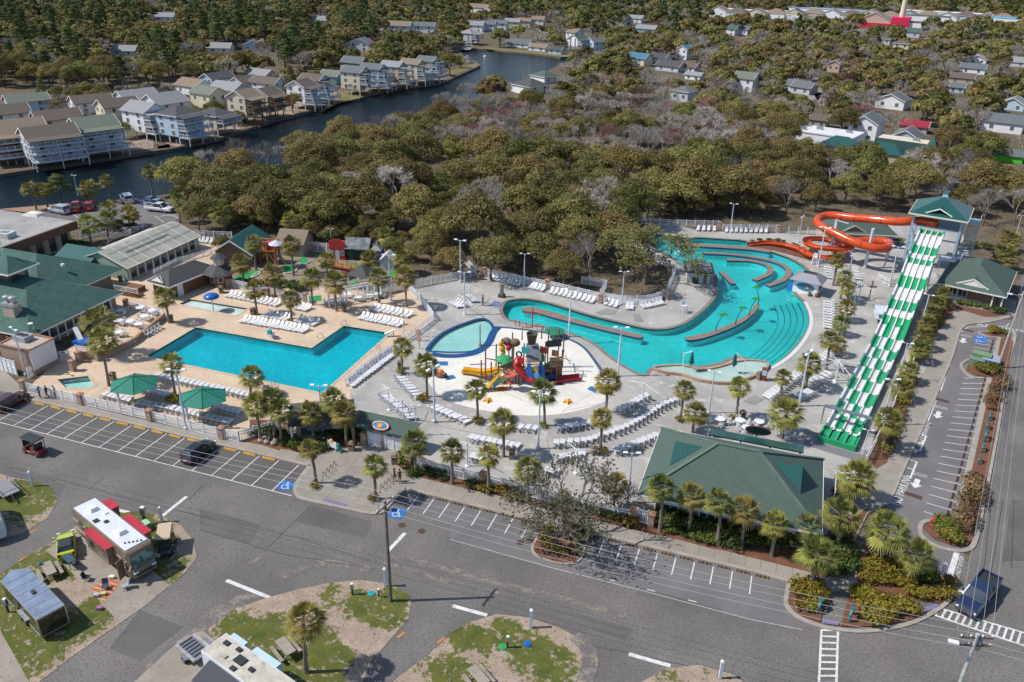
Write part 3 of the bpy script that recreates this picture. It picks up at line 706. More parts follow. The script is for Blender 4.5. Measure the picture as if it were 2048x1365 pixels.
shmoss = stripes('moss_shingle', (.125,.145,.11), (.09,.105,.08), 2, .16, .25, .9, 0, .3, (.17,.185,.15), 2)
shblue = stripes('blue_metal_roof', (.06,.16,.25), (.03,.08,.14), 0, .4, .1, .45, 0, .3)
trim = M('white_trim', (.72,.71,.68), (.6,.59,.57), 1.2, .6)
def siding(n, c): return stripes(n, c, tuple(x*.72 for x in c), 2, .22, .12, .7, 0, .2, tuple(x*.9 for x in c), .8)
S_white=siding('white_siding',(.74,.75,.77)); S_beige=siding('beige_siding',(.58,.52,.42)); S_blue=siding('pale_blue_siding',(.42,.56,.68)); S_grey=siding('grey_siding',(.5,.53,.57))
S_yel=siding('cream_siding',(.66,.60,.43)); S_teal=siding('teal_siding',(.18,.42,.45)); S_pink=siding('peach_siding',(.55,.40,.31)); S_tan=siding('tan_siding',(.40,.34,.27)); S_green=siding('sage_siding',(.33,.38,.30)); S_brick=siding('terracotta_siding',(.33,.15,.09))
def hip(mb, x0,y0,x1,y1,ze,zr,mi=0,mi2=None):
    mi2 = mi if mi2 is None else mi2
    if x1-x0 >= y1-y0:
        h=(y1-y0)/2; a=(x0+h,y0+h,zr); b=(x1-h,y0+h,zr)
        c=[(x0,y0,ze),(x1,y0,ze),(x1,y1,ze),(x0,y1,ze)]
        mb.add(c+[a,b],[(0,1,5,4),(2,3,4,5)],mi); mb.add(c+[a,b],[(1,2,5),(3,0,4)],mi2)
    else:
        h=(x1-x0)/2; a=(x0+h,y0+h,zr); b=(x0+h,y1-h,zr)
        c=[(x0,y0,ze),(x1,y0,ze),(x1,y1,ze),(x0,y1,ze)]
        mb.add(c+[a,b],[(0,1,4),(2,3,5)],mi); mb.add(c+[a,b],[(1,2,5,4),(3,0,4,5)],mi2)
    mb.add([(x0,y0,ze-.02),(x1,y0,ze-.02),(x1,y1,ze-.02),(x0,y1,ze-.02)],[(3,2,1,0)],mi)
    return mb
def gable(mb, x0,y0,x1,y1,ze,zr,ax='y',mi=0,th=.14):
    """roof slabs with thickness; ridge along ax"""
    if ax=='y':
        m=(x0+x1)/2
        for a,b in ((x0,m),(x1,m)):
            v=[(a,y0,ze),(b,y0,zr),(b,y1,zr),(a,y1,ze)]; v+=[(p[0],p[1],p[2]-th) for p in v]
            f=[(0,1,2,3),(4,5,6,7),(0,1,5,4),(2,3,7,6),(0,3,7,4)]; mb.add(v,f,mi)
    else:
        m=(y0+y1)/2
        for a,b in ((y0,m),(y1,m)):
            v=[(x0,a,ze),(x0,b,zr),(x1,b,zr),(x1,a,ze)]; v+=[(p[0],p[1],p[2]-th) for p in v]
            mb.add(v,[(0,1,2,3),(4,5,6,7),(0,1,5,4),(2,3,7,6),(0,3,7,4)],mi)
    return mb
def fascia(mb,x0,y0,x1,y1,z,mi=0,h=.22):
    for a,b in (((x0,y0),(x1,y0)),((x1,y0),(x1,y1)),((x1,y1),(x0,y1)),((x0,y1),(x0,y0))): mb.bar((*a,z),(*b,z),.09,h,mi)
    return mb
def gwall(mb,x0,y0,x1,y1,z0,ze,zr,ax='y',mi=0):
    """walls with gable ends"""
    if ax=='y':
        m=(x0+x1)/2; P5=lambda y:[(x0,y,z0),(x1,y,z0),(x1,y,ze),(m,y,zr),(x0,y,ze)]
        v=P5(y0)+P5(y1); mb.add(v,[(0,1,2,3,4),(9,8,7,6,5),(1,6,7,2),(5,0,4,9)],mi)
    else:
        m=(y0+y1)/2; P5=lambda x:[(x,y0,z0),(x,y1,z0),(x,y1,ze),(x,m,zr),(x,y0,ze)]
        v=P5(x0)+P5(x1); mb.add(v,[(4,3,2,1,0),(5,6,7,8,9),(0,5,9,4),(6,1,2,7)],mi)
    return mb
def win(par, p, w, h, face, mats=None, name='window'):
    """framed window centred on p on a wall whose outward normal is face: 'x+','x-','y+','y-'"""
    mb=MB(); s=1 if face[1]=='+' else -1
    if face[0]=='y':
        mb.box(-w/2-.1,-.05,-h/2-.1,w/2+.1,.05,h/2+.1,0); mb.box(-w/2,s*.055-.012,-h/2,w/2,s*.055+.012,h/2,1); mb.box(-.035,s*.075-.01,-h/2,.035,s*.075+.01,h/2,0)
    else:
        mb.box(-.05,-w/2-.1,-h/2-.1,.05,w/2+.1,h/2+.1,0); mb.box(s*.055-.012,-w/2,-h/2,s*.055+.012,w/2,h/2,1); mb.box(s*.075-.01,-.035,-h/2,s*.075+.01,.035,h/2,0)
    return mb.build(name, mats or [trim,glass], par, loc=p)
def rail(mb, a, b, z, h=1.0, mi=0, post=2.2, pick=.0, dens=.25):
    a=Vector((a[0],a[1],z)); b=Vector((b[0],b[1],z)); L=(b-a).length; up=Vector((0,0,1)); d=(b-a).normalized()
    mb.bar(a+up*h,b+up*h,.1,.08,mi); mb.bar(a+up*.12,b+up*.12,.06,.06,mi)
    n=max(1,round(L/post))
    for k in range(n+1): q=a.lerp(b,k/n); mb.bar(q,q+up*(h+.12),.13,.13,mi)
    n=max(1,int(L/dens))
    for k in range(1,n): q=a.lerp(b,k/n); mb.bar(q+up*.12,q+up*h,.045,.045,mi)
    return mb
# ---------------- clubhouse
t = thing('clubhouse','large pool clubhouse with green shingle hip roofs and brick walls','building',(-118,92,0))
ox,oy=118,-92
def L_(x,y): return (x+118,y-92)
mb=MB(); mb.box(-17,-12,0,14.9,5.0,3.1); mb.box(-20,-3,0,6.6,12.8,3.05); mb.build('wall',brickm,t)
mb=MB(); hip(mb,-24,-13.2,16.3,5.6,3.35,8.1); mb.build('roof',shg,t)
mb=MB(); hip(mb,-27,-3.8,8.3,14.4,3.3,7.8); mb.build('roof',shg,t)
mb=MB(); fascia(mb,-24,-13.2,16.3,5.6,3.22); fascia(mb,-27,-3.8,8.3,14.4,3.15); mb.build('fascia',trim,t)
for k in range(9): MB().box(14.85,-10+1.55*k,1.0,15.0,-8.9+1.55*k,2.7,0).build('window',[glass],t)
for k in range(10): MB().box(14.82,-10.4+1.55*k,.0,15.1,-10.15+1.55*k,3.1,0).build('wall_pillar',trim,t)
MB().box(14.9,-10.4,.75,15.2,4.,.95).build('wall_ledge',trim,t)
for x in (-14,-9,-4,1,6): MB().box(x,-12.06,.6,x+2.4,-11.95,2.6).build('wood_panel',brownwood,t)
c=L_(-114.6,88.2)
cu=MB(); cu.box(c[0]-2.3,c[1]-1.6,6.4,c[0]+2.3,c[1]+1.6,9.2,0); cu.box(c[0]-2.33,c[1]-1.2,7.9,c[0]+2.33,c[1]+1.2,8.9,1); cu.box(c[0]-1.9,c[1]-1.63,7.9,c[0]+1.9,c[1]+1.63,8.9,1)
cu=cu.build('cupola',[darkm,glass],t)
mb=MB(); hip(mb,c[0]-3.6,c[1]-2.9,c[0]+3.6,c[1]+2.9,9.3,11.2); mb.build('cupola_roof',shg,cu)
mb=MB(); fascia(mb,c[0]-3.6,c[1]-2.9,c[0]+3.6,c[1]+2.9,9.22); mb.build('cupola_fascia',trim,cu)
mb=MB(); mb.lathe([(.06,0),(.05,1.6),(.18,1.7),(.02,2.6)],8,(c[0],c[1],11.1)); mb.build('finial',trim,cu)
v=G1('d',90,800,5.6); q=L_(v.x,v.y)
mb=MB(); mb.box(q[0]-1.1,q[1]-.75,4.3,q[0]+1.1,q[1]+.75,6.3,0); ch=mb.build('chimney',S_tan,t)
mb=MB(); mb.box(q[0]-1.2,q[1]-.85,6.3,q[0]+1.2,q[1]+.85,6.75,0)
for dx in (-.55,.55): mb.lathe([(.35,6.75),(.35,7.2),(.55,7.25),(.55,7.65),(.2,7.8)],10,(q[0]+dx,q[1],0))
mb.build('vent_hood',M('galvanised',(.5,.52,.53),(.4,.42,.43),2,.35,.6),ch)
v=G1('d',460,483,6.2); q=L_(v.x,v.y); mb=MB(); mb.lathe([(.3,0),(.35,.3),(.28,.55),(.05,.6)],10,(q[0],q[1],6.0)); mb.build('roof_vent',trim,t)
v=G1('d',245,935,4.0); q=L_(v.x,v.y); mb=MB(); mb.bar((q[0],q[1],3.7),(q[0],q[1],4.8),.08); mb.lathe([(.05,0),(.35,.1),(.4,.15)],8,(q[0]-.2,q[1]-.2,4.6)); mb.build('roof_antenna',trim,t)
# annex with rooftop unit and service yard walls
a=G1('d',300,1110); t=thing('service_annex','brick annex with white side panel and rooftop air unit below the clubhouse','building',(-99.2,76.7,0))
mb=MB(); mb.box(-3.2,-2.2,0,2.4,2.0,4.0,0); mb.box(-2.9,-1.9,3.7,2.1,1.7,3.72,1); mb.build('wall',[brickm,tanc],t)
mb=MB(); mb.box(2.4,-2.2,.9,2.46,2.0,4.05); mb.build('side_panel',S_white,t)
mb=MB()
for p0,p1 in (((-3.2,-2.2),(2.4,-2.2)),((2.4,-2.2),(2.4,2)),((2.4,2),(-3.2,2)),((-3.2,2),(-3.2,-2.2))): mb.bar((*p0,4.08),(*p1,4.08),.3,.16)
mb.build('parapet_cap',M('brick_cap',(.33,.16,.1),(.27,.13,.08),2,.8),t)
t=thing('air_conditioner','grey rooftop air conditioning unit on the brick annex','air conditioner',(-100.3,76.9,3.72))
mb=MB(); mb.box(-1.1,-.8,.15,1.1,.8,1.1); mb.build('casing',M('hvac_grey',(.36,.38,.4),(.28,.3,.32),2,.5),t)
mb=MB(); mb.lathe([(.5,1.1),(.5,1.16),(.42,1.16)],12,(.4,0,0)); mb.lathe([(.5,1.1),(.5,1.16),(.42,1.16)],12,(-.5,0,0)); mb.build('fan_cover',darkm,t)
MB().box(-.9,-.7,0,-.7,.7,.15).build('foot_rail',darkm,t); MB().box(.7,-.7,0,.9,.7,.15).build('foot_rail',darkm,t)
capm=M('wall_cap',(.36,.2,.13),(.3,.16,.1),2,.8)
def lowwall(name,label,pts,h,th=.3,m=None,cat='wall',cap=True):
    t=thing(name,label,cat,(pts[0][0],pts[0][1],0.1)); o=pts[0]
    P2=[(p[0]-o[0],p[1]-o[1]) for p in pts]
    strip(MB(),P2,th,-.1,h).build('wall_body',m or brickm,t)
    if cap: strip(MB(),P2,th+.12,h,h+.12).build('wall_cap',capm,t)
    return t
lowwall('yard_wall','long tan brick yard wall in front of the clubhouse service yard',G('d 60,1245 350,1110 410,1170'),2.6)
lowwall('yard_wall','short tan brick yard wall at the left photo edge below the clubhouse',G('d -60,1130 70,1090 90,1120'),2.4)
lowwall('terrace_wall','curved brick retaining wall around the cafe terrace',smooth(G('d 790,1160 980,1060 1040,1010 1150,920 1210,870'),3),.85)
lowwall('terrace_wall','brick retaining wall beside the blue slide of the cafe terrace',G('d 600,1175 690,1165 790,1160'),1.2)
t=thing('service_gate','tall white panel gate of the service yard at the left edge','gate',tuple(G1('d',0,1250)))
b=G1('d',130,1290)-G1('d',0,1250); mb=MB()
for k in range(4): mb.bar(b*(k/4)+Vector((0,0,.2)) , b*((k+.96)/4)+Vector((0,0,.2)),.01); 
mb=MB()
for k in range(4):
    p0=b*(k/4+.01); p1=b*((k+1)/4-.01); mb.add([(p0.x,p0.y,.1),(p1.x,p1.y,.1),(p1.x,p1.y,2.3),(p0.x,p0.y,2.3)],[(0,1,2,3)])
mb.build('gate_panel',S_white,t)
mb=MB()
for k in range(5): p0=b*(k/4); mb.bar(p0,p0+Vector((0,0,2.45)),.14)
mb.bar((0,0,2.3),b+Vector((0,0,2.3)),.1); mb.bar((0,0,1.2),b+Vector((0,0,1.2)),.1); mb.build('gate_frame',white,t)
# cafe terrace, tables come later; service ramp and stairs beyond
t=thing('deck_stair','brown wood ramp and stair at the back door of the clubhouse','stair',tuple(G1('d',930,690)))
mb=MB(); mb.box(-1.5,-1,.0,1.8,2.6,1.0); mb.build('landing',brownwood,t)
mb=MB()
for k in range(5): mb.box(1.8+.35*k,-1,0,2.15+.35*k,.6,.85-.17*k)
mb.build('steps',brownwood,t); rail(MB(),(-1.5,-1),(3.4,-1),.9,.9,dens=.3).build('railing',white,t)
# ---------------- flat brown building
t=thing('flat_roof_building','low building with wide brown fascia and stained flat grey roof','building',(-134,120,0))
mb=MB(); mb.box(-32,-20,0,-.9,-.9,3.6); mb.build('wall',M('tan_stucco',(.42,.36,.29),(.33,.28,.22),.8,.85),t)
mb=MB(); mb.box(-34,-22,3.4,.3,.25,5.0,0); mb.build('fascia',M('brown_fascia',(.16,.08,.05),(.12,.06,.04),1,.7),t)
flatm=M('flat_roof_membrane',(.34,.33,.32),(.24,.23,.225),.16,.8,c3=(.16,.15,.14),sc3=.5,lo3=.55,hi3=.75)
mb=MB(); mb.box(-33.7,-21.7,5.0,0,-.05,5.03,0); mb.build('roof',flatm,t)
for k in range(6): MB().box(-.95,-3.2-3.0*k,.3,-.86,-1.6-3.0*k,3.3).build('window',glass,t); MB().box(-.92,-4.3-3.0*k,.2,-.82,-3.4-3.0*k,3.4).build('wall_panel',S_tan,t)
for c,w in (((40,270),1.6),((250,108),1.9)):
    v=G1('d',*c,5.1); t=thing('air_conditioner','grey rooftop air unit on the flat roof building near the photo edge' if w<1.7 else 'pale low skylight hatch on the far corner of the flat grey roof','air conditioner' if w<1.7 else 'skylight',(v.x,v.y,5.03))
    mb=MB(); mb.cbox((0,0,.5 if w<1.7 else .2),(2*w,1.4*w,1. if w<1.7 else .4),.1,0,(.8,.8) if w>1.7 else (1,1)); mb.build('casing',M('hvac_pale',(.5,.5,.48),(.42,.42,.4),1,.5),t)
    mb=MB(); mb.cbox((0,0,1.04 if w<1.7 else .42),(w,w*.7,.08),.1); mb.build('lid',steel if w<1.7 else trim,t)
t=thing('porch_canopy','small green roofed porch between the clubhouse and flat roof building','porch',(-122,108,0))
mb=MB(); gable(mb,-4,-1.2,4.5,5.2,3.2,4.6,'x',0); mb.build('roof',metg,t); mb=MB(); mb.box(-3.5,0,0,3.8,4.2,3.1); mb.build('wall',brickr,t)
# ---------------- greenhouse pool hall
glz=M('polycarbonate',(.40,.39,.32),(.32,.31,.25),.25,.4,c3=(.27,.27,.22),sc3=.9,lo3=.55,hi3=.7)
ghw=stripes('green_glazing',(.30,.42,.34),(.55,.57,.52),1,1.2,.08,.3)
t=thing('pool_hall','long indoor pool hall with tan translucent gable roof and glazed side','building',(-115.9,117,0))
x0,x1,y0,y1=-6.6,5.6,-9.3,10.9
mb=MB(); gwall(mb,x0+.4,y0+.3,x1-.5,y1-.3,0,2.45,4.6,'y'); mb.build('wall',ghw,t)
mb=MB(); gable(mb,x0,y0,x1,y1,2.55,4.9,'y'); mb.build('roof',glz,t)
mb=MB()
for k in range(8):
    y=y0+.1+2.86*k; zr=4.97
    mb.bar((x0,y,2.62),(-.5,y,zr),.12,.06); mb.bar((x1,y,2.62),(-.5,y,zr),.12,.06)
mb.bar((x0,y0,2.62),(x0,y1,2.62),.35,.12); mb.bar((x1,y0,2.6),(x1,y1,2.6),.12,.1); mb.build('roof_rib',trim,t)
mb=MB(); mb.bar((2.0,y0+4,4.08),(2.0,y1-5,4.08),.16,.05); mb.bar((3.3,y0+1,3.55),(3.3,y1,3.55),.06,.03); mb.bar((.9,y0+1,4.5),(.9,y1,4.5),.06,.03); mb.build('vent_strip',darkm,t)
for k in range(9): MB().box(x1-.5,y0+1.2+2.0*k,.4,x1-.43,y0+2.4+2.0*k,2.2).build('window',glass,t)
for k in range(10): MB().box(x1-.45,y0+.6+2.0*k,0,x1-.3,y0+.85+2.0*k,2.5).build('wall_post',trim,t)
mb=MB(); mb.cbox((x0+.3,y0+4.4,3.1),(.9,.9,.9)); mb.build('roof_vent',M('galvanised',(.5,.5,.5)),t)
# ---------------- towel kiosk block
t=thing('changing_room','long low changing room with charcoal hip roof and brown wood walls','building',(-99.4,109,0),radians(-9))
mb=MB(); mb.box(-2.2,-4.6,0,2.2,5.2,2.6); mb.build('wall',brownwood,t)
mb=MB(); hip(mb,-2.9,-5.4,2.9,6.,2.65,4.5); mb.build('roof',shd,t); mb=MB(); fascia(mb,-2.9,-5.4,2.9,6.,2.57); mb.build('fascia',trim,t)
mb=MB(); mb.box(2.2,-3.2,0,2.26,-2.0,2.2); mb.build('door',S_white,t)
mb=MB(); mb.bar((-1.4,-5.3,3.1),(0,-4.5,3.9),.08); mb.bar((1.4,-5.3,3.1),(0,-4.5,3.9),.08); mb.add([(-1.4,-5.3,3.1),(1.4,-5.3,3.1),(0,-5.1,3.95)],[(0,1,2)]); mb.build('dormer',trim,t)
t=thing('ticket_kiosk','square wood kiosk with charcoal roof and little cupola by the mini golf','kiosk',(-94.6,113.2,0),radians(-9))
mb=MB(); mb.lathe([(2.1,0),(2.1,2.6)],8,(0,0,0),0,pi/8); mb.build('wall',brownwood,t)
mb=MB(); mb.lathe([(3.2,2.6),(1.1,3.9)],8,(0,0,0),0,pi/8); mb.build('roof',shd,t)
mb=MB(); mb.lathe([(.95,3.7),(.95,5.1)],8,(0,0,0),0,pi/8); cu=mb.build('cupola',S_beige,t)
mb=MB(); mb.lathe([(1.5,5.1),(.05,6.1)],8,(0,0,0),0,pi/8); mb.build('cupola_roof',shd,cu)
for k,a in enumerate((-pi/2,-pi/2+pi/4,0)):
    mb=MB(); r=1.96; mb.cbox((r*cos(a),r*sin(a),1.55),(.06,1.0,1.0),a,0); mb.cbox((r*cos(a)+.03*cos(a),r*sin(a)+.03*sin(a),1.55),(.06,.8,.8),a,1); mb.build('window',[trim,glass],t)
# ---------------- mini golf buildings
p=G1('e',350,300); t=thing('brick_lodge','brick lodge with green gable roof behind the mini golf palms','building',(-99.2,126.3,0),radians(12))
mb=MB(); gwall(mb,-3.6,-4.4,3.6,4.6,0,2.7,5.0,'y'); mb.build('wall',brickr,t)
mb=MB(); gable(mb,-4.3,-5.2,4.3,5.2,2.55,5.3,'y'); mb.build('roof',metg2,t)
mb=MB(); mb.bar((-4.3,-5.25,2.5),(0,-5.25,5.25),.12,.25); mb.bar((4.3,-5.25,2.5),(0,-5.25,5.25),.12,.25); mb.build('fascia',trim,t)
t=thing('brick_lodge','tan walled hut with a brown roof half hidden behind the green lodge','building',(-92,133.5,0),radians(12))
mb=MB(); gwall(mb,-2.5,-3.,2.5,3.,0,2.8,4.4,'x'); mb.build('wall',S_tan,t); mb=MB(); gable(mb,-3,-3.5,3,3.5,2.7,4.7,'x'); mb.build('roof',shtan,t)
redw=stripes('red_boards',(.42,.03,.03),(.22,.015,.015),0,.3,.12,.7); blkw=stripes('black_boards',(.02,.035,.03),(.01,.015,.012),0,.3,.12,.8)
t=thing('saloon_front','bright red wild west saloon facade on the mini golf','building',(-81.9,132.4,0),radians(14))
mb=MB(); mb.box(-1.5,0,0,1.5,2.4,3.2); mb.build('wall',redw,t)
mb=MB(); mb.box(-1.6,-.12,2.3,1.6,.02,3.9); mb.box(-.9,-.12,3.9,.9,.02,4.25); mb.build('parapet',redw,t)
mb=MB(); mb.box(-.4,-.06,0,.4,.0,2.1); mb.build('door',S_grey,t)
for x in (-1.,1.): win(t,(x,-.02,1.5),.5,.8,'y-')
t=thing('frontier_store','black boarded frontier store with patchy grey roof on the mini golf','building',(-78.2,133.6,0),radians(14))
mb=MB(); gwall(mb,-2.2,0,2.2,3.2,0,2.6,4.,'x'); mb.build('wall',blkw,t)
mb=MB(); gable(mb,-2.5,-.5,2.5,3.7,2.5,4.2,'x'); mb.build('roof',M('patchy_roof',(.22,.24,.26),(.08,.09,.1),.8,.8),t)
mb=MB(); mb.box(-1.7,-.04,0,-.9,.02,2.); mb.box(.6,-.04,0,1.5,.02,2.); mb.build('door',M('dark_green_paint',(.02,.09,.05),None),t)
mb=MB(); mb.box(-.5,-.3,2.2,.6,-.2,2.6); mb.build('sign_board',M('sign_pink',(.5,.3,.3),None),t)
t=thing('steeple_hut','dark blue steeple hut with a pale pointed roof by the mini golf','hut',(-73.5,133.0,0),radians(14))
mb=MB(); mb.box(-1.1,-1.1,0,1.1,1.1,3.2); mb.build('wall',M('navy_boards',(.03,.06,.11),(.02,.04,.08),2,.8),t); mb=MB(); mb.lathe([(1.5,3.2),(.4,3.9),(.02,5.2)],4,(0,0,0),0,pi/4); mb.build('roof',shgrey,t)
t=thing('rain_shelter','pale hut with a white pitched roof right of the steeple hut','hut',(-70.6,132.0,0),radians(14))
mb=MB(); gwall(mb,-1.3,-1.2,1.3,1.2,0,2.,3.2,'y'); mb.build('wall',S_grey,t); mb=MB(); gable(mb,-1.6,-1.5,1.6,1.5,1.9,3.4,'y'); mb.build('roof',trim,t)
# wooden fort
fw=stripes('fort_timber',(.42,.17,.045),(.26,.1,.03),2,.35,.1,.8)
p=G1('e',515,385); t=thing('wooden_fort','orange timber lookout fort with open frames on the mini golf','play fort',(p.x,p.y,0),radians(10))
mb=MB()
for x in (-1.6,0,1.6):
    for y in (-1,1): mb.bar((x,y,0),(x,y,4.6),.24)
mb.bar((-1.6,-1,0),(0,-1,3),.16); mb.bar((1.6,-1,0),(0,-1,3),.16); mb.bar((-1.6,-1,4.4),(1.6,-1,4.4),.2); mb.bar((-1.6,1,4.4),(1.6,1,4.4),.2); mb.build('frame',fw,t)
mb=MB(); mb.box(-1.8,-1.2,2.6,1.8,1.2,2.8); mb.build('platform',fw,t); mb=MB(); mb.box(-.5,-.9,2.8,1.5,.9,4.2); mb.build('cabin',redw,t)
mb=MB(); mb.add([(-2.6,-1.2,2.8),(-1.8,-1.2,2.8),(-1.8,.2,2.8),(-2.6,.2,2.8)],[(0,1,2,3)]); mb.bar((1.8,-.6,2.7),(3.6,-.6,.1),.5,.12); mb.build('ramp',fw,t)
p=G1('e',575,420); t=thing('octagonal_umbrella','grey white fabric parasol on a tall white pole by the wooden fort','umbrella',(p.x,p.y,0))
mb=MB(); mb.tube([(0,0,0),(0,0,5.3)],.07,8); mb.build('pole',white,t); mb=MB(); mb.lathe([(1.5,4.7),(.05,5.5)],8); mb.build('canopy',M('canvas_pale',(.5,.53,.6),(.42,.45,.52),2),t)
# greens
gt=MB(); turf=M('putting_turf',(.02,.24,.065),(.015,.2,.05),1.5,.95,c3=(.03,.3,.09),sc3=9)
for s in ('e 250,520 330,470 460,440 440,462 390,480 350,525 300,540 250,545','e 610,462 620,405 660,402 705,430 690,455 640,468','e 720,370 760,345 800,380 770,395 730,390','e 400,372 470,345 440,375','e 800,330 870,318 880,330 820,340','e 960,400 1160,395 1170,420 990,412','e 1070,480 1110,462 1170,460 1180,480 1090,490','e 1370,480 1380,455 1430,450 1440,480 1390,500','e 545,560 590,530 600,555 560,565','e 795,640 885,630 890,670 800,675','e 1240,590 1330,570 1340,600 1250,610','e 1090,560 1150,520 1155,550 1095,565','e 1160,490 1230,478 1240,500 1165,510','e 1800,490 1830,470 1850,490','d 1720,560 1900,515 1890,550 1780,600'):
    gt.prism(G(s),.0,.12+.0025*(len(gt.f)%9))
struct('putting_green', gt, turf)
ge=MB()
for s in ('e 250,545 350,525 390,480 465,442','e 610,465 640,470 700,452 708,425','e 960,415 1170,425','e 1370,485 1390,503 1445,480','e 720,395 770,400 810,380','d 1780,600 1890,552 1905,515'): strip(ge,smooth(G(s),3),.3,0,.2)
struct('green_border', ge, M('border_concrete',(.45,.40,.33),(.36,.32,.27),2))
gs=MB(); gs.prism(G('e 210,560 260,430 420,330 740,290 960,330 1330,380 1600,480 1550,570 1330,620 900,660 560,590'),.01,.01)
struct('mini_golf_ground', gs, M('golf_rock',(.27,.215,.17),(.16,.125,.09),.5,.9,c3=(.36,.3,.25),sc3=2.5,lo3=.55,hi3=.7))
p=G1('e',1060,440); t=thing('wooden_footbridge','brown red timber footbridge over the mini golf stream','bridge',(p.x,p.y,0),radians(-4))
mb=MB(); mb.box(-4,-.8,.5,4,.8,.65); mb.build('deck_boards',stripes('bridge_boards',(.33,.12,.05),(.2,.07,.03),0,.3,.1,.8),t)
mb=MB(); rail(mb,(-4,-.8),(4,-.8),.6,.9,dens=.6); rail(mb,(-4,.8),(4,.8),.6,.9,dens=.6); mb.build('railing',fw,t)
for x in (-4.,-.3,3.5): MB().box(x,-.7,0,x+.5,.7,.5).build('pier',brownwood,t)
p=G1('e',1160,480); t=thing('wooden_footbridge','small arched rust coloured bridge below the timber footbridge','bridge',(p.x,p.y,0),radians(28))
mb=MB(); strip(mb,[(-3,0),(3,0)],1.2,.3,.45); mb.build('deck_boards',fw,t); mb=MB(); rail(mb,(-3,-.6),(3,-.6),.4,.8,dens=.7); rail(mb,(-3,.6),(3,.6),.4,.8,dens=.7); mb.build('railing',M('rust_paint',(.28,.09,.035),None),t)
p=G1('e',1190,560); t=thing('shade_pavilion','small grey hip roof shelter on white posts at the mini golf exit','shelter',(p.x,p.y,0.1))
mb=MB(); hip(mb,-2.2,-2.2,2.2,2.2,2.5,4.2); mb.build('roof',shd,t)
for x in (-1.8,1.8):
    for y in (-1.8,1.8): MB().bar((x,y,0),(x,y,2.5),.16).build('post',white,t)
# white pergola frames over tables at the golf edge
p=G1('e',975,720); t=thing('pergola','white open pergola frame over the patio tables','pergola',(p.x,p.y,.1))
q=G1('e',1350,640)-p
for k in range(4):
    a=q*(k/3); a.z=0; MB().bar(a+Vector((-.6,-.2,0)),a+Vector((-.6,-.2,2.6)),.2).build('post',white,t); MB().bar(a+Vector((.1,2.4,0)),a+Vector((.1,2.4,2.6)),.2).build('post',white,t)
mb=MB(); qq=Vector((q.x,q.y,0)); mb.bar(Vector((-.8,-.2,2.6)),qq+Vector((-.4,-.2,2.6)),.16,.22); mb.bar(Vector((-.1,2.4,2.6)),qq+Vector((.3,2.4,2.6)),.16,.22); mb.build('beam',white,t)
# ---------------- ticket pavilion and gate roof
t=thing('ticket_pavilion','ticket pavilion with folded charcoal roof behind the entrance palms','pavilion',(-51.4,76.6,0),radians(30),None,.88)
mb=MB(); hip(mb,-4.6,-3.2,4.6,3.4,3.1,4.6); mb.build('roof',shd,t); mb=MB(); mb.box(-3.6,-2.2,0,1.6,2.2,3.0); mb.build('wall',brickm,t)
mb=MB(); hip(mb,-2.,-4.4,2.4,0,3.0,4.9); mb.build('porch_roof',shd,t)
MB().box(-3.,-2.26,1.,-1.6,-2.18,2.2).build('ticket_window',glass,t); MB().box(-.6,-2.26,1.,.9,-2.18,2.2).build('ticket_window',glass,t)
for x,y in ((-4.2,-2.9),(4.2,-2.9),(4.2,3.1),(-4.2,3.1)): MB().bar((x,y,0),(x,y,3.1),.3).build('post',white,t)
t=thing('entrance_canopy','long dark green shingle canopy behind the white entrance gates','canopy',(-42.5,76.6,0))
mb=MB(); mb.add([(-4.3,1.2,3.5),(4.2,1.2,3.5),(4.2,-1.2,2.75),(-4.3,-1.2,2.75),(-4.3,1.2,3.3),(4.2,1.2,3.3),(4.2,-1.2,2.55),(-4.3,-1.2,2.55)],[(3,2,1,0),(4,5,6,7),(0,1,5,4),(1,2,6,5),(2,3,7,6),(3,0,4,7)]); mb.build('roof',shg2,t)
for x in (-4,0,4):
    for y in (-.9,1.): MB().bar((x,y,0),(x,y,2.7),.25).build('post',brickm,t)
p=G1('g',952,622,3.3); t=thing('oval_sign','red rimmed oval sign with orange figure on the green entrance canopy','sign',(p.x,p.y+.3,2.95),radians(-4),None,.8)
R_=[(1.55*cos(k*pi/16),.82*sin(k*pi/16)) for k in range(32)]
def tilt(x,y,o=0): return (x,-.35-.3*y*0+y*.95-o*.3,.3+y*.42+o)
for nm,s,o,mt in (('sign_rim',1,0,M('sign_red',(.42,.06,.05),None)),('sign_ring',.88,.03,trim),('sign_face',.78,.06,M('sign_blue',(.05,.2,.34),(.03,.14,.25),1.5))):
    mb=MB(); mb.add([tilt(x*s,y*s,o) for x,y in R_]+[tilt(x*s,y*s,o-.1) for x,y in R_],[tuple(range(32))]+[(i,32+i,32+(i+1)%32,(i+1)%32) for i in range(32)]); mb.build(nm,mt,t)
mb=MB(); st_=[((.55 if k%2==0 else .3)*cos(k*pi/5+pi/2),(.55 if k%2==0 else .3)*sin(k*pi/5+pi/2)-.05) for k in range(10)]
mb.add([tilt(x,y,.1) for x,y in st_],[tuple(range(10))]); mb.build('sign_emblem',M('sign_orange',(.7,.25,.03),None),t)
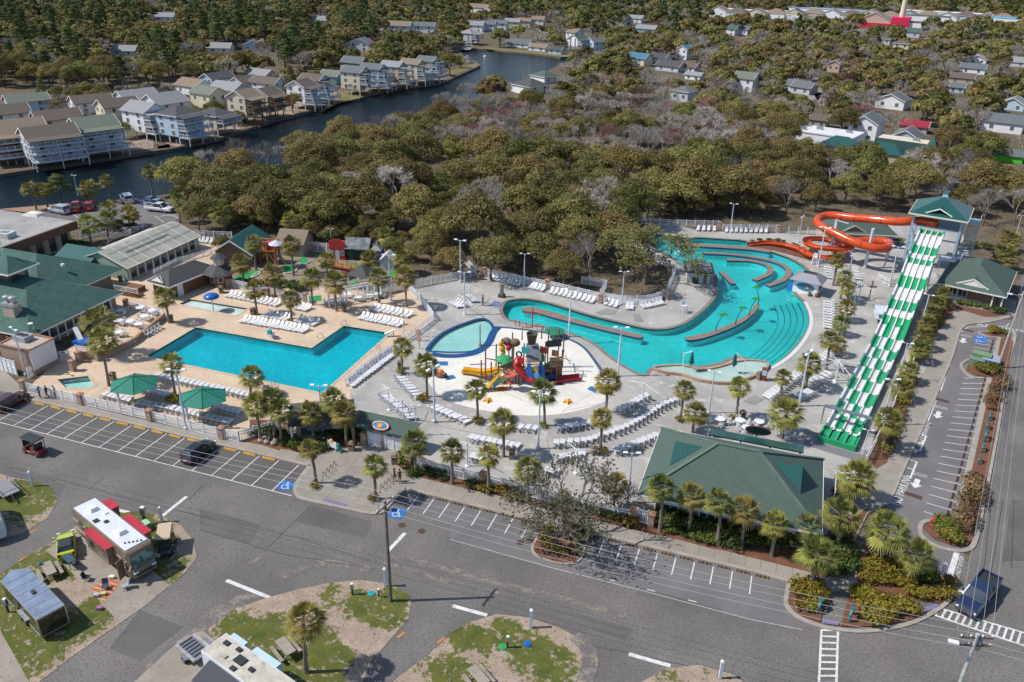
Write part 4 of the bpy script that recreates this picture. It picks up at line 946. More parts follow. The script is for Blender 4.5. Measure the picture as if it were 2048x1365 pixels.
# ---------------- arcade
t=thing('arcade_building','big snack arcade with grey green shingle hip roof at the street corner','building',(-.9,80.75,0))
mb=MB(); mb.box(-7.6,-6.0,0,7.8,6.2,3.0); mb.build('wall',brickr,t)
mb=MB(); mb.box(-7.9,-6.35,2.0,8.1,-6.0,2.25); mb.box(-7.9,-6.3,.0,8.1,-6.05,.5); mb.build('trim_band',S_blue,t)
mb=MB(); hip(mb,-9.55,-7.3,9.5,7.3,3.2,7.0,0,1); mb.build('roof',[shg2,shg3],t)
mb=MB(); fascia(mb,-9.55,-7.3,9.5,7.3,3.1); mb.build('fascia',trim,t)
mb=MB()
for a,b in (((-9.55,-7.3,3.25),(-2.25,0,7.05)),((9.5,-7.3,3.25),(2.2,0,7.05)),((-9.55,7.3,3.25),(-2.25,0,7.05)),((9.5,7.3,3.25),(2.2,0,7.05)),((-2.25,0,7.05),(2.2,0,7.05))): mb.bar(a,b,.35,.16)
mb.build('ridge_cap',M('ridge_green',(.10,.15,.125),(.08,.12,.1),1,.85),t)
for sx in (-1,1):
    X=lambda v:sx*v
    mb=MB(); A_,B_,C_,D_=(X(3.85),0,6.2),(X(6.9),0,6.2),(X(7.0),-2.7,4.62),(X(7.0),2.7,4.62)
    mb.add([A_,B_,C_,D_],[(0,1,2),(0,3,1)],0); mb.add([(X(6.75),0,6.05),(X(6.85),-2.45,4.66),(X(6.85),2.45,4.66)],[(0,1,2)],1); mb.build('gablet',[metg,darkm],t)  # gablet fronts coloured dark: shade put into the face colour
mb=MB(); mb.add([(-3.8,7.25,3.6),(7.2,7.25,3.6),(7.3,10.1,2.8),(-3.8,10.1,2.8),(-3.8,7.25,3.45),(7.2,7.25,3.45),(7.3,10.1,2.65),(-3.8,10.1,2.65)],[(0,1,2,3),(7,6,5,4),(2,6,7,3),(0,3,7,4),(1,5,6,2)]); mb.build('porch_roof',metg,t)
for x in (-3.5,0,3.5,7.0): MB().bar((x,9.8,0),(x,9.8,2.75),.2).build('porch_post',white,t)
for x in (-6,-2,2,6): win(t,(x,-6.02,1.35),1.6,.9,'y-')
p=G1('r',1245,235,3.4); t=thing('oval_sign','dark oval sign with red rim standing on the arcade porch roof','sign',(p.x,p.y,2.95))
for nm,s,o,mt in (('sign_rim',1,0,M('sign_red2',(.3,.08,.06),None)),('sign_face',.85,.05,M('sign_dark',(.02,.06,.05),None))):
    mb=MB(); mb.add([(x*s,.25-.4*y*s-o,.75+.95*y*s+o*.2) for x,y in R_]+[(x*s,.33-.4*y*s-o,.75+.95*y*s) for x,y in R_],[tuple(range(32)),tuple(range(63,31,-1))]+[(i,32+i,32+(i+1)%32,(i+1)%32) for i in range(32)]); mb.build(nm,mt,t)
mb=MB(); mb.bar((-.7,.5,-.2),(-.7,.0,.9),.07); mb.bar((.7,.5,-.2),(.7,.0,.9),.07); mb.build('bracket',metg,t)
# ---------------- right hand bath house
t=thing('bath_house','brick bath house with green hip roof beside the slide tower','building',(34.6,161,0),radians(-15.5))
mb=MB(); mb.box(-4.3,-5.4,0,4.2,7.5,3.0); mb.build('wall',brickr,t); mb=MB(); hip(mb,-5.6,-7.,5.6,8.9,3.2,6.3); mb.build('roof',shg2,t); mb=MB(); fascia(mb,-5.6,-7,5.6,8.9,3.1); mb.build('fascia',trim,t)
mb=MB(); mb.box(-4.35,-5.45,0,4.25,-5.4,.9); mb.build('wall_base',S_grey,t)
for x in (-2.9,-1.3): win(t,(x,-5.42,1.75),1.35,1.2,'y-')
mb=MB(); mb.add([(-2.6,-6.2,3.65),(0,-6.2,4.95),(2.6,-6.2,3.65),(0,-3.3,4.95)],[(0,3,1),(1,3,2)],0); mb.add([(-2.2,-6.15,3.65),(0,-6.15,4.75),(2.2,-6.15,3.65)],[(0,2,1)],1); mb.bar((-2.6,-6.22,3.6),(0,-6.22,4.92),.1,.22,1); mb.bar((2.6,-6.22,3.6),(0,-6.22,4.92),.1,.22,1); mb.build('dormer',[shg2,trim],t)
for x in (-5.1,3.6,5.1): MB().bar((x,-6.4,0),(x,-6.4,3.1),.22).build('post',white,t)
mb=MB(); mb.box(4.25,-5,.0,4.35,-3.6,2.2); mb.build('door',glass,t)
t=thing('slide_pavilion','green roofed pump pavilion behind the orange tube slide','pavilion',(14.5,185.5,0),radians(14))
mb=MB(); mb.box(-6,-2.5,0,6,4,2.8); mb.build('wall',S_tan,t); mb=MB(); hip(mb,-7.5,-4.5,7.5,5.5,3.0,5.8); mb.build('roof',shg2,t); mb=MB(); fascia(mb,-7.5,-4.5,7.5,5.5,2.92); mb.build('fascia',trim,t)
mb=MB(); mb.add([(-4,-3.9,3.3),(-1.6,-3.9,4.7),(.8,-3.9,3.3),(-1.6,-1.0,4.7)],[(0,3,1),(1,3,2)],0); mb.bar((-4,-3.95,3.25),(-1.6,-3.95,4.65),.1,.2,1); mb.bar((.8,-3.95,3.25),(-1.6,-3.95,4.65),.1,.2,1); mb.add([(-3.7,-3.85,3.3),(-1.6,-3.85,4.5),(.5,-3.85,3.3)],[(0,2,1)],2); mb.build('gable_front',[shg2,trim,brickr],t)
# ---------------- pool huts
t=thing('swim_up_hut','pale stone swim up hut with a flat dark roof on the river bank','hut',(-14.1,148.4,.1),radians(12))
mb=MB(); mb.box(-2.1,-1.7,0,2.1,2.4,2.3); mb.build('wall',M('pale_stucco',(.5,.52,.52),(.4,.42,.42),1),t)
mb=MB(); mb.box(-2.7,-2.5,2.3,2.7,3.1,2.6,0); mb.box(-2.3,-2.1,2.6,2.3,2.7,2.62,1); mb.build('roof',[darkm,M('gravel_roof',(.2,.21,.23),(.1,.1,.11),1.2)],t)
mb=MB(); mb.box(.9,-1.76,0,1.5,-1.7,1.9); mb.build('door',brickr,t); mb=MB(); mb.box(-1.1,-1.9,0,0,-1.7,1.2); mb.build('barrel_planter',darkm,t)
t=thing('snack_shack','snack shack with grey standing seam roof on the river deck','hut',(5.6,150.7,.1),radians(-14))
mb=MB(); mb.box(-2.2,-1.7,0,2.2,1.8,2.5); mb.build('wall',S_white,t)
rfm=stripes('grey_metal_roof',(.30,.31,.34),(.18,.19,.2),0,.4,.1,.4,.3)
mb=MB(); vv=[(-2.9,-2.4,2.5),(2.9,-2.4,2.5),(2.9,2.5,2.5),(-2.9,2.5,2.5),(-1.2,-.7,3.6),(1.2,-.7,3.6),(1.2,.9,3.6),(-1.2,.9,3.6)]; mb.add(vv,[(0,1,5,4),(1,2,6,5),(2,3,7,6),(3,0,4,7)],0); mb.add([(x,y,z-.5) for x,y,z in vv[4:]],[(0,1,2,3)],1); mb.build('roof',[rfm,S_brick],t)
mb=MB(); mb.add([(x*1.05,-1.74,1.35+y*.9) for x,y in R_],[tuple(range(32))],0); mb.add([(x*.95-.05,-1.77,1.35+y*.8) for x,y in R_],[tuple(range(32))],1); mb.add([(.35+.45*(1 if k%2==0 else .5)*cos(k*pi/5+pi/2),-1.80,1.35+.45*(1 if k%2==0 else .5)*sin(k*pi/5+pi/2)) for k in range(10)],[tuple(range(10))],2); mb.build('sign_panel',[tealp,M('sign_blue',(.05,.2,.34)),M('sign_orange',(.7,.25,.03))],t)
mb=MB(); mb.add([(2.24,.2+.8*x/1.55,1.4+.8*y/.82) for x,y in R_],[tuple(range(32))]); mb.build('round_window',darkm,t)
mb=MB(); mb.add([(-3.3,-1.9,0),(-2.3,-1.9,0),(-2.3,-1.5,1.6),(-2.9,-1.4,1.6)],[(0,1,2,3)]); mb.add([(-3.3,-1.9,0),(-2.9,-1.4,1.6),(-2.5,-.6,0)],[(0,1,2)]); mb.build('blue_tarp',bluep,t)
# ---------------- slide tower
TR=radians(-12.5)
steelb=M('tower_blue_steel',(.34,.44,.55),(.26,.35,.45),.6,.45,.1)
t=thing('slide_tower','tall blue steel slide tower with green hip roof and outside stair','slide tower',(28.2,174.5,0),TR)
for x in (-4.2,4.2):
    for y in (-4.4,4.6): MB().bar((x,y,0),(x,y,11.6),.42).build('column',steelb,t)
mb=MB()
for x in (-4.2,4.2):
    for z in (0,4.4): mb.bar((x,-4.4,z),(x,4.6,z+4.4),.14); mb.bar((x,4.6,z),(x,-4.4,z+4.4),.14)
for z in (4.4,8.6):
    mb.bar((-4.2,-4.4,z),(-4.2,4.6,z),.25); mb.bar((4.2,-4.4,z),(4.2,4.6,z),.25); mb.bar((-4.2,4.6,z),(4.2,4.6,z),.25)
mb.build('bracing',steelb,t)
mb=MB(); mb.box(-4.3,-3.6,8.75,4.3,4.7,9.0); mb.build('platform',steelb,t)
mb=MB(); rail(mb,(-4.3,4.7),(4.3,4.7),9.0,1.1); rail(mb,(4.3,-3.2),(4.3,4.7),9.0,1.1); rail(mb,(-4.3,1.),(-4.3,4.7),9.0,1.1); mb.build('railing',metalw,t)
mb=MB(); hip(mb,-5.2,-5.6,5.2,5.8,11.6,14.4); rf=mb.build('roof',metg,t); mb=MB(); fascia(mb,-5.2,-5.6,5.2,5.8,11.48,0,.28); mb.build('fascia',M('cream_trim',(.62,.58,.47),None),rf)
mb=MB(); mb.add([(-2.3,-5.0,12.0),(0,-5.0,13.1),(2.3,-5.0,12.0),(0,-2.7,13.1)],[(0,3,1),(1,3,2)],0); mb.bar((-2.3,-5.05,11.95),(0,-5.05,13.05),.1,.22,1); mb.bar((2.3,-5.05,11.95),(0,-5.05,13.05),.1,.22,1); mb.build('dormer',[metg,trim],rf)
mb=MB(); mb.box(-.45,-.3,14.2,.45,.5,15.0,0); mb.lathe([(.75,15.0),(.05,15.8)],4,(0,.1,0),1,pi/4); mb.build('cupola',[S_blue,metg],rf)
st=MB()
for k in range(26): st.box(5.0,7.6-.42*k,8.9-.34*k,6.8,8.05-.42*k,8.96-.34*k)
st.bar((4.95,7.8,8.9),(4.95,-3.2,.1),.1,.3); st.bar((6.85,7.8,8.9),(6.85,-3.2,.1),.1,.3); st=st.build('stair',steelb,t)
mb=MB()
for x in (4.95,6.85):
    mb.bar((x,7.8,9.95),(x,-3.2,1.1),.07)
    for k in range(9): mb.bar((x,7.8-1.37*k,8.9-1.1*k),(x,7.8-1.37*k,9.95-1.1*k),.05)
mb.build('stair_railing',metalw,st)
mb=MB(); mb.box(4.3,4.7,8.75,6.9,8.2,8.9); mb.build('landing',steelb,t)
for x,y in ((5.,8.),(6.8,8.),(6.8,2.)): MB().bar((x,y,0),(x,y,8.8 if y>3 else 4.3),.2).build('stair_post',metalw,t)
mb=MB(); mb.box(2.0,-6.2,3.6,5.6,-3.4,3.75); rail(mb,(2,-6.2),(5.6,-6.2),3.75,1.0); rail(mb,(5.6,-6.2),(5.6,-3.4),3.75,1.0); mb.build('side_platform',metalw,t)
for x in (2.2,5.4): MB().bar((x,-6,0),(x,-6,3.6),.2).build('platform_post',metalw,t)
# ================================================================ WATER PARK FURNITURE
CRP['H']=(910,640,4.981)
def pieces(name, m, par, items, w=.1, h=None):
    """one part per bar"""
    for a,b in items: MB().bar(a,b,w,h).build(name,m,par)
DZ=.11
# ---------------- racing slide
sg=M('slide_green',(.02,.33,.13),(.015,.27,.105),.6,.25,coat=.3); sw=M('slide_white',(.70,.66,.66),(.6,.57,.57),.6,.3,coat=.2)
d0=Vector((15.4,68.3)).normalized(); SR=atan2(d0.y,d0.x)-pi/2
t=thing('racing_slide','four lane racing slide in green and white bands below the slide tower','water slide',(8.8,98.7,.1),SR)
PR=[(-1.2,.42),(0,.42),(30,.5),(35,.75),(39,1.35),(43,2.55),(47,3.15),(51,3.8),(54,5.1),(57,6.4),(60.5,7.0),(64,7.75),(67,8.6),(69,8.95),(71.8,9.05)]
def zs(s):
    for (a,za),(b,zb) in zip(PR,PR[1:]):
        if s<=b: u=(s-a)/(b-a); u=max(0,u); u=u*u*(3-2*u)*.5+u*.5; return za+(zb-za)*u
    return PR[-1][1]
UPB=[69,64.5,61.4,59.6,57.6,54.4,51,47,43.6,41.2,39]
def green(s,l):
    if s>69: return True
    if s<1.6: return True
    if s>39:
        for i,(a,b) in enumerate(zip(UPB,UPB[1:])):
            if b<=s<=a: return i%2==1
    return (int((39-s)/4.1)+l)%2==1
LW=1.03
for l in range(4):
    mb=MB(); S=[-1.2+.49*k for k in range(150)]; S=[s for s in S if s<71.8]
    for s0,s1 in zip(S,S[1:]):
        x0=l*LW+.1; x1=x0+LW-.2; g=green((s0+s1)/2,l)
        z0,z1=zs(s0),zs(s1); xm=(x0+x1)/2
        mb.add([(x0,s0,z0+.12),(xm,s0,z0),(x1,s0,z0+.12),(x0,s1,z1+.12),(xm,s1,z1),(x1,s1,z1+.12)],[(0,1,4,3),(1,2,5,4)],0 if g else 1)
    mb.build('slide_lane',[sg,sw],t)
for l in range(5):
    mb=MB(); S=[1.2+.98*k for k in range(72)]; ho=.55 if l in(0,4) else .34; w=.12 if l in (0,4) else .09
    for s0,s1 in zip(S,S[1:]):
        z0,z1=zs(s0),zs(s1); x=l*LW; low=.45 if l in(0,4) else .05
        g=green((s0+s1)/2,min(l,3)) and ((l in(0,4)) or s0<39)
        v=[(x-w,s0,z0-low),(x-w,s0,z0+ho),(x+w,s0,z0+ho),(x+w,s0,z0-low),(x-w,s1,z1-low),(x-w,s1,z1+ho),(x+w,s1,z1+ho),(x+w,s1,z1-low)]
        mb.add(v,[(0,1,5,4),(1,2,6,5),(2,3,7,6)],0 if g else 1)
    mb.build('lane_wall',[sg,sw],t)
mb=MB(); mb.box(-.25,-1.5,0,4.4,-1.2,.75); mb.box(-.25,-1.2,0,-.0,1.4,.75); mb.box(4.15,-1.2,0,4.4,1.4,.75); mb.build('catch_wall',sg,t)
for s in (40,46,52,58,64):
    for x in (.2,3.9): MB().tube([(x,s,-.1),(x,s,zs(s)-.2)],.16,8).build('support_column',metalw,t)
for s in (43,49,55,61):
    MB().bar((.2,s-3,zs(s-3)*.2),(.2,s+3,zs(s+3)*.8),.1).build('diagonal_brace',metalw,t)
mb=MB(); mb.box(-.3,-3.2,.01,5.2,-1.5,.012); mb.box(-1.6,-3.4,.012,6.5,-.2,.02); mb.build('wet_mat',M('dark_wet_concrete',(.17,.165,.18),None,1,.5),t)
t=thing('steel_gantry','thin grey steel gantry frame spanning the lower end of the racing slide','gantry',(8.8,98.7,.1),SR)
for y in (3.2,3.9): pieces('gantry_frame',steel,t,[((-.9,y,0),(-.9,y,2.6)),((5.,y,0),(5.,y,2.6)),((-.9,y,2.6),(5.,y,2.6))],.09)
MB().box(-.9,3.2,2.56,5,3.9,2.62).build('mesh_top',steel,t)
# ---------------- orange tube slide
TB='1560,275,9.7 1340,240,9.4 1180,250,9.1 1000,240,8.8 800,220,8.4 600,205,8.0 400,180,7.7 280,185,7.4 205,222,7.1 205,268,6.8 280,322,6.5 400,380,6.1 520,440,5.7 640,490,5.4 760,530,5.1 880,555,4.9 980,552,4.7 1025,520,4.6 1000,485,4.5 900,470,4.4 760,466,4.2 650,482,4.0 565,530,3.6'
TT='600,522,3.75 480,545,3.3 300,540,3.0 160,520,2.8 80,480,2.6 90,440,2.4 180,430,2.3 300,440,2.15 410,480,2.0 485,540,1.85 490,592,1.7 430,630,1.55 320,648,1.4 180,632,1.25 80,602,1.1 0,552,1.0'
TU='560,285,.95 500,275,.85 430,268,.7 370,272,.55 305,280,.4'
def path(c,s): return [Vector(G1(c,*[float(q) for q in w.split(',')][:2],float(w.split(',')[2]))) for w in s.split()]
t=thing('tube_slide','orange enclosed tube slide curling from the tower into an open flume','water slide',(12,172,0)); O=Vector((12,172,0))
pt=[p-O for p in smooth(path('u',TB),6)]
mb=MB(); mb.tube(pt,.82,14); mb.build('tube',orange,t,True)
po=[p-O for p in smooth(path('u',TT)+path('j',TU),6)]
mb=MB(); mb.tube(po,.78,12,half=True); rims=MB()
for sgn_ in (-1,1):
    L,R=ribbon(po,1.56); side=L if sgn_>0 else R; rims.tube([(side[i][0],side[i][1],po[i].z) for i in range(len(po))],.09,6)
mb.build('flume',orange,t,True); rims.build('flume_rim',orange,t,True)
acc=resample(pt,2.6)
for a,b in list(zip(acc,acc[1:]))[1:]:
    dd=(b-a).normalized()*.05; MB().tube([a-dd,a+dd],.88,14).build('flange',M('flange_red',(.33,.035,.008),None,1,.4),t)
for c,zt in (((345,600),7.2),((735,780),8.2),((300,640),2.6),((120,620),2.4),((980,690),4.2),((520,610),1.2)):
    p=G1('u',*c)-O; MB().tube([(p.x,p.y,.1),(p.x,p.y,zt)],.3 if zt>4 else .16,10).build('support_column',metalw,t)
for a,b in (((345,600,7.),(560,250,7.4)),((345,600,6.4),(400,390,5.6)),((735,780,7.8),(850,300,7.9)),((735,780,4.6),(900,470,3.8))):
    p=G1('u',*a[:2])-O; q=G1('u',b[0],b[1],b[2])-O; MB().bar((p.x,p.y,a[2]),(q.x,q.y,b[2]-.4),.14).build('support_arm',metalw,t)
# ---------------- loungers
def lounger_proto():
    mb=MB()
    for x in (-.31,.31): mb.bar((x,-.95,.34),(x,.95,.34),.05,.07)
    for y in (-.75,.55):
        for x in (-.29,.29): mb.bar((x,y,0),(x,y,.32),.06)
        mb.bar((-.29,y,.1),(.29,y,.1),.04)
    mb.bar((-.29,.62,.3),(-.29,.95,.62),.04); mb.bar((.29,.62,.3),(.29,.95,.62),.04)
    o=mb.build('lounge_chair',white)
    mb=MB()
    for k in range(9): mb.box(-.29,-.95+.145*k,.36,.29,-.95+.145*k+.118,.395)
    mb.build('seat',white,o)
    mb=MB()
    for k in range(6):
        a=.13*k; b=a+.108; c,s=cos(radians(48)),sin(radians(48))
        mb.add([(-.29,.34+a*c,.38+a*s),(.29,.34+a*c,.38+a*s),(.29,.34+b*c,.38+b*s),(-.29,.34+b*c,.38+b*s)]+[(-.29,.37+a*c,.355+a*s),(.29,.37+a*c,.355+a*s),(.29,.37+b*c,.355+b*s),(-.29,.37+b*c,.355+b*s)],[(0,1,2,3),(7,6,5,4),(0,4,5,1),(2,6,7,3),(1,5,6,2),(0,3,7,4)])
    mb.build('backrest',white,o); return o
LP0=lounger_proto(); n_l=[0]
def row(s, n, where, face, jit=.05, z=DZ):
    """n loungers along the ground line s; face = heading (deg) of the foot end, or 'L'/'R' of the line"""
    line=G(s); line=smooth(line,6) if len(line)>2 else line
    V=[Vector(p[:2]) for p in line]; Ls=[0]
    for a,b in zip(V,V[1:]): Ls.append(Ls[-1]+(b-a).length)
    for k in range(n):
        d=Ls[-1]*(k+.5)/n; i=max(j for j in range(len(Ls)-1) if Ls[j]<=d); u=(d-Ls[i])/(Ls[i+1]-Ls[i]); p=V[i].lerp(V[i+1],u); tg=(V[i+1]-V[i])
        h=radians(face) if not isinstance(face,str) else atan2(tg.y,tg.x)+(pi/2 if face=='L' else -pi/2)
        rz=h+pi/2+rng.uniform(-jit,jit)
        lab=f'white lounge chair, {nth(k)} from left in {where}'
        loc=(p.x+rng.uniform(-.05,.05),p.y+rng.uniform(-.08,.08),z)
        if n_l[0]==0:
            LP0.location=loc; LP0.rotation_euler=(0,0,rz); tag(LP0,lab,'lounge chair','lounge chairs on the pool decks')
        else: dup(LP0,loc,rz,lab,None,'lounge chairs on the pool decks')
        n_l[0]+=1
row('e 200,632 585,708',12,'long row along the mini golf fence',-100)
row('e 700,725 800,742',4,'short shaded row by the pergola palm',-100)
row('e 305,818 785,900',16,'front row across the big pool',-100)
row('e 470,782 655,812',6,'second row left of the leaning palm',-100)
row('e 710,815 860,850',5,'second row right of the leaning palm',-100)
row('e 1165,795 1475,858',10,'row nearest the pool corner',-100)
row('e 1245,730 1545,790',9,'back row near the pool corner',-100)
row('f 1130,205 1860,365',20,'row along the near side of the big pool',95)
row('f 750,345 960,395',6,'row behind the street fence left of the parasols',95)
row('f 990,405 1140,435',4,'row shaded by the left green parasol',95)
row('f 1160,430 1470,505',8,'row between the green parasols',95)
row('f 1490,510 1690,555',5,'row shaded by the right green parasol',95)
row('f 1040,315 1260,360',6,'row tucked behind the left green parasol',95)
row('f 1530,425 1760,480',6,'row tucked behind the right green parasol',95)
row('g 735,345 1050,105',16,'row along the grey side of the pool divider',-35)
row('i 300,470 520,525',8,'row under the big oak fence',-95)
row('i 580,535 690,562',4,'short row by the first oak fence pillar',-95)
row('i 725,570 1060,648',10,'row along the fence above the lazy river',-95)
row('i 1130,655 1230,680',3,'trio beside the river fence pillar',-95)
row('i 1280,690 1345,692',2,'pair at the bend of the river fence',-80)
row('i 1395,685 1560,650',6,'fan of chairs by the old tree fence',-55)
row('i 20,650 90,690',4,'left cluster by the shaded umbrella frame',-140)
row('i 110,600 180,650',4,'right cluster by the shaded umbrella frame',30)
row('g 1085,285 1230,450',8,'row facing the splash pad beside two palms',35)
row('g 975,425 1180,600',9,'second row behind the splash pad palms',35)
row('g 1320,510 1590,625',8,'curved row below the splash pad',60)
row('h 550,1215 960,1245',7,'row between the two splash pad palms',80)
row('g 1590,735 1970,805',9,'long row facing the splash pad',85)
row('g 1610,880 1690,895',3,'trio by the street fence',90)
row('l 625,375 780,360 930,325',7,'arc below the starfish',100)
row('l 1085,250 1200,190 1310,130',7,'outer arc at the splash pad edge',125)
row('l 600,490 850,470 1000,420 1200,340 1400,215 1520,165',25,'great arc behind the splash pad',100)
row('l 1050,550 1200,500 1375,425',8,'arc beside the arcade roof',112)
row('l 640,600 840,565',6,'row under the bare umbrella frame',95)
row('l 540,690 640,705',3,'trio behind the bare oak',95)
row('j 815,432 822,510',5,'column below the tube slide',170)
row('j 965,432 990,515',6,'second column below the tube slide',5)
row('j 812,650 812,830',11,'column beside the beach steps',175)
row('k 420,325 640,155',13,'diagonal row beside the leaning lamp',140)
row('k 620,320 710,275',4,'short group beside the racing slide',140)
row('k 705,225 830,160',5,'group right of the palm by the racing slide',140)
row('k 745,95 850,20',6,'upper group by the racing slide palms',150)
row('j 150,205 430,210',9,'far row behind the river',-85)
row('j -30,195 105,200',4,'far row beside the old tree',-85)
row('e -60,0 0,0' if False else 'd 1440,310 1560,320',4,'row behind the pool hall',-70)
# ---------------- patio tables and chairs
def table_proto():
    t=thing('patio_table','x','table'); mb=MB(); mb.lathe([(.58,.7),(.6,.72),(.6,.74),(.56,.755)],18); mb.build('table_top',white,t)
    mb=MB(); mb.lathe([(.05,0),(.05,.7)],8); mb.build('pedestal',white,t)
    for a in (0,pi/2,pi,3*pi/2): MB().bar((.05*cos(a),.05*sin(a),.12),(.42*cos(a),.42*sin(a),.02),.06).build('foot',white,t)
    return t
def chair_proto():
    t=thing('patio_chair','x','chair'); mb=MB(); mb.box(-.24,-.24,.4,.24,.24,.44); mb.build('seat',white,t)
    mb=MB()
    for k in range(7):
        a=pi*.15+pi*.7*k/6; mb.bar((.26*cos(a),.26*sin(a),.42),(.3*cos(a),.32*sin(a),.86),.05,.03)
    mb.tube([(.3*cos(pi*.1+pi*.8*k/8),.32*sin(pi*.1+pi*.8*k/8),.86) for k in range(9)],.03,5); mb.build('backrest',white,t)
    for x in (-.22,.22):
        for y in (-.22,.22): MB().bar((x,y,0),(x,y,.4),.05).build('leg',white,t)
    return t
T0,C0_=table_proto(),chair_proto(); tn=[0]; cn=[0]
def place(proto,cnt,loc,rz,lab,grp,s=1.):
    if cnt[0]==0: proto.location=loc; proto.rotation_euler=(0,0,rz); proto.scale=(s,s,s); proto['label']=lab; proto['group']=grp
    else: dup(proto,loc,rz,lab,s,grp)
    cnt[0]+=1
def tset(c,x,y,where,chairs=4,z=.11,s=1.15):
    p=G1(c,x,y); place(T0,tn,(p.x,p.y,z),rng.uniform(0,1),'round white patio table '+where,'round patio tables',s)
    a0=rng.uniform(0,6)
    for k in range(chairs):
        a=a0+k*2*pi/chairs+rng.uniform(-.2,.2); side=('left','behind','right','in front')[k%4]
        a=(pi,pi*.5,0,-pi*.5)[k%4]+rng.uniform(-.35,.35)
        place(C0_,cn,(p.x+.95*cos(a),p.y+.95*sin(a),z),a-pi/2,f'patio chair {side} of the table {where}','patio chairs',1.05)
for i,(x,y) in enumerate(((880,845),(1030,825),(1120,845),(1065,885),(875,920),(960,925),(1020,945),(875,1005))): tset('d',x,y,('under the clubhouse eave','at the far cafe terrace corner','by the cafe terrace white fence','in the middle of the cafe terrace','behind the leaning double palm','second from left on the cafe terrace','by the cafe terrace steps','nearest the blue slide on the terrace')[i],3)
for i,(x,y) in enumerate(((870,145),(1065,160),(1250,170),(1440,195),(1500,270),(1130,230))): tset('r',x,y,('left of the arcade trash bin','right below the arcade trash bin','above the arcade porch sign','behind the arcade porch palm','beside the arcade porch palm trunk','in front of the arcade porch')[i],4)
for i,(x,y) in enumerate(((1160,672),(1245,662),(1305,650),(960,700),(1030,690),(1085,650))): tset('e',x,y,('in the sun beside the pergola','by the last pergola post','right of the pergola palm','at the near pergola end','under the pergola beam','at the back of the pergola')[i],3)
gch=M('grey_plastic',(.36,.38,.42),(.28,.3,.34),1)
for i,(x,y) in enumerate(((875,1105),(910,1092),(945,1078),(980,1062),(1075,1008),(1100,995),(1125,980),(1150,965),(1175,950))):
    p=G1('d',x,y); place(C0_,cn,(p.x,p.y,.11),-1.2+pi,f'white patio chair, {nth(i)} from the left along the terrace wall','patio chairs',1.15)
# ---------------- lamp posts
lampw=M('lamp_post_paint',(.55,.61,.68),(.45,.51,.58),.7,.4)
def lamp_proto():
    t=thing('lamp_post','x','lamp post'); MB().tube([(0,0,0),(0,0,7.9)],[.15,.09],8).build('pole',lampw,t)
    MB().lathe([(.26,0),(.26,.35),(.16,.42)],10).build('base',lampw,t)
    for s in (-1,1):
        MB().bar((0,0,7.75),(s*.7,0,7.95),.07).build('arm',lampw,t)
        mb=MB(); mb.cbox((s*.85,0,7.98),(.62,.36,.13),0,0,(.8,.8)); h=mb.build('lamp_head',M('lamp_white',(.75,.77,.8),None,1,.4),t)
    MB().cbox((.16,0,3.2),(.16,.2,.5)).build('speaker_box',lampw,t)
    return t
LMP=lamp_proto(); lc=[0]
LMPS=[('z',373,861,742,'growing out of the street fence between the green parasols'),('z',869,846,738,'beside the tall palm on the splash pad rim'),('z',1076,899,788,'in front of the starfish palm'),('z',1137,675,583,'on the deck behind the splash pad'),('z',1235,754,657,'right of the splash pad'),('z',929,631,546,'among the shaded umbrella frames'),('z',1778,574,495,'at the foot of the slide tower queue'),('z',1597,814,707,'rising from the diagonal lounger row'),('z',1460,465,409,'far behind the river by the bare bank'),('z',1047.7,574,509,'at the oak fence above the lazy river'),('z',1243,611,545,'at the bend of the river fence by the old tree'),('z',1348,562,507,'beside the swim up hut'),('z',921,566,482,'at the mini golf fence corner'),('z',647.7,879,773,'in the shrubs by the ticket pavilion'),('z',833,872,819,'beside the entrance canopy end'),('z',781.5,602,512,'at the pergola end of the mini golf'),('z',807.4,676,618,'at the tan deck divider corner'),('z',1254.5,1008,908,'left of the arcade building'),('z',1417,828,745,'left of the arcade porch tables'),('z',1681.6,674,636,'in the palm row beside the beach steps'),('z',1707,612,568,'among the palms by the snack shack'),('z',1635.7,535,457,'under the orange tube slide'),('z',1596,486,435,'left of the orange tube slide'),('z',1692.7,572,512,'behind the first lounger column'),('z',1841,657,591,'right of the racing slide in the hedge'),('z',1763,853,761,'beside the lower racing slide hedge'),('z',1795.5,764,688,'halfway down the racing slide hedge'),('z',1722,922,886,'at the end of the racing slide hedge'),('z',52,752,660,'by the clubhouse service gate'),('z',664,500,460,'behind the red saloon front'),('z',156,392,352,'on the canal shore by the parking lot'),('z',351,383,356,'on the canal shore beside the oaks'),('z',2032,470,445,'at the far right edge behind the bath house')]
for c,x,y,ty,w in LMPS:
    p=G1(c,x,y); h=hgt((x,y),ty); s=max(.55,min(1.2,h/7.9)); 
    place(LMP,lc,(p.x,p.y,.1),rng.choice([0,.3,-.3,1.2,CY*-1]),'lamp post '+w,'lamp posts around the pools',s)
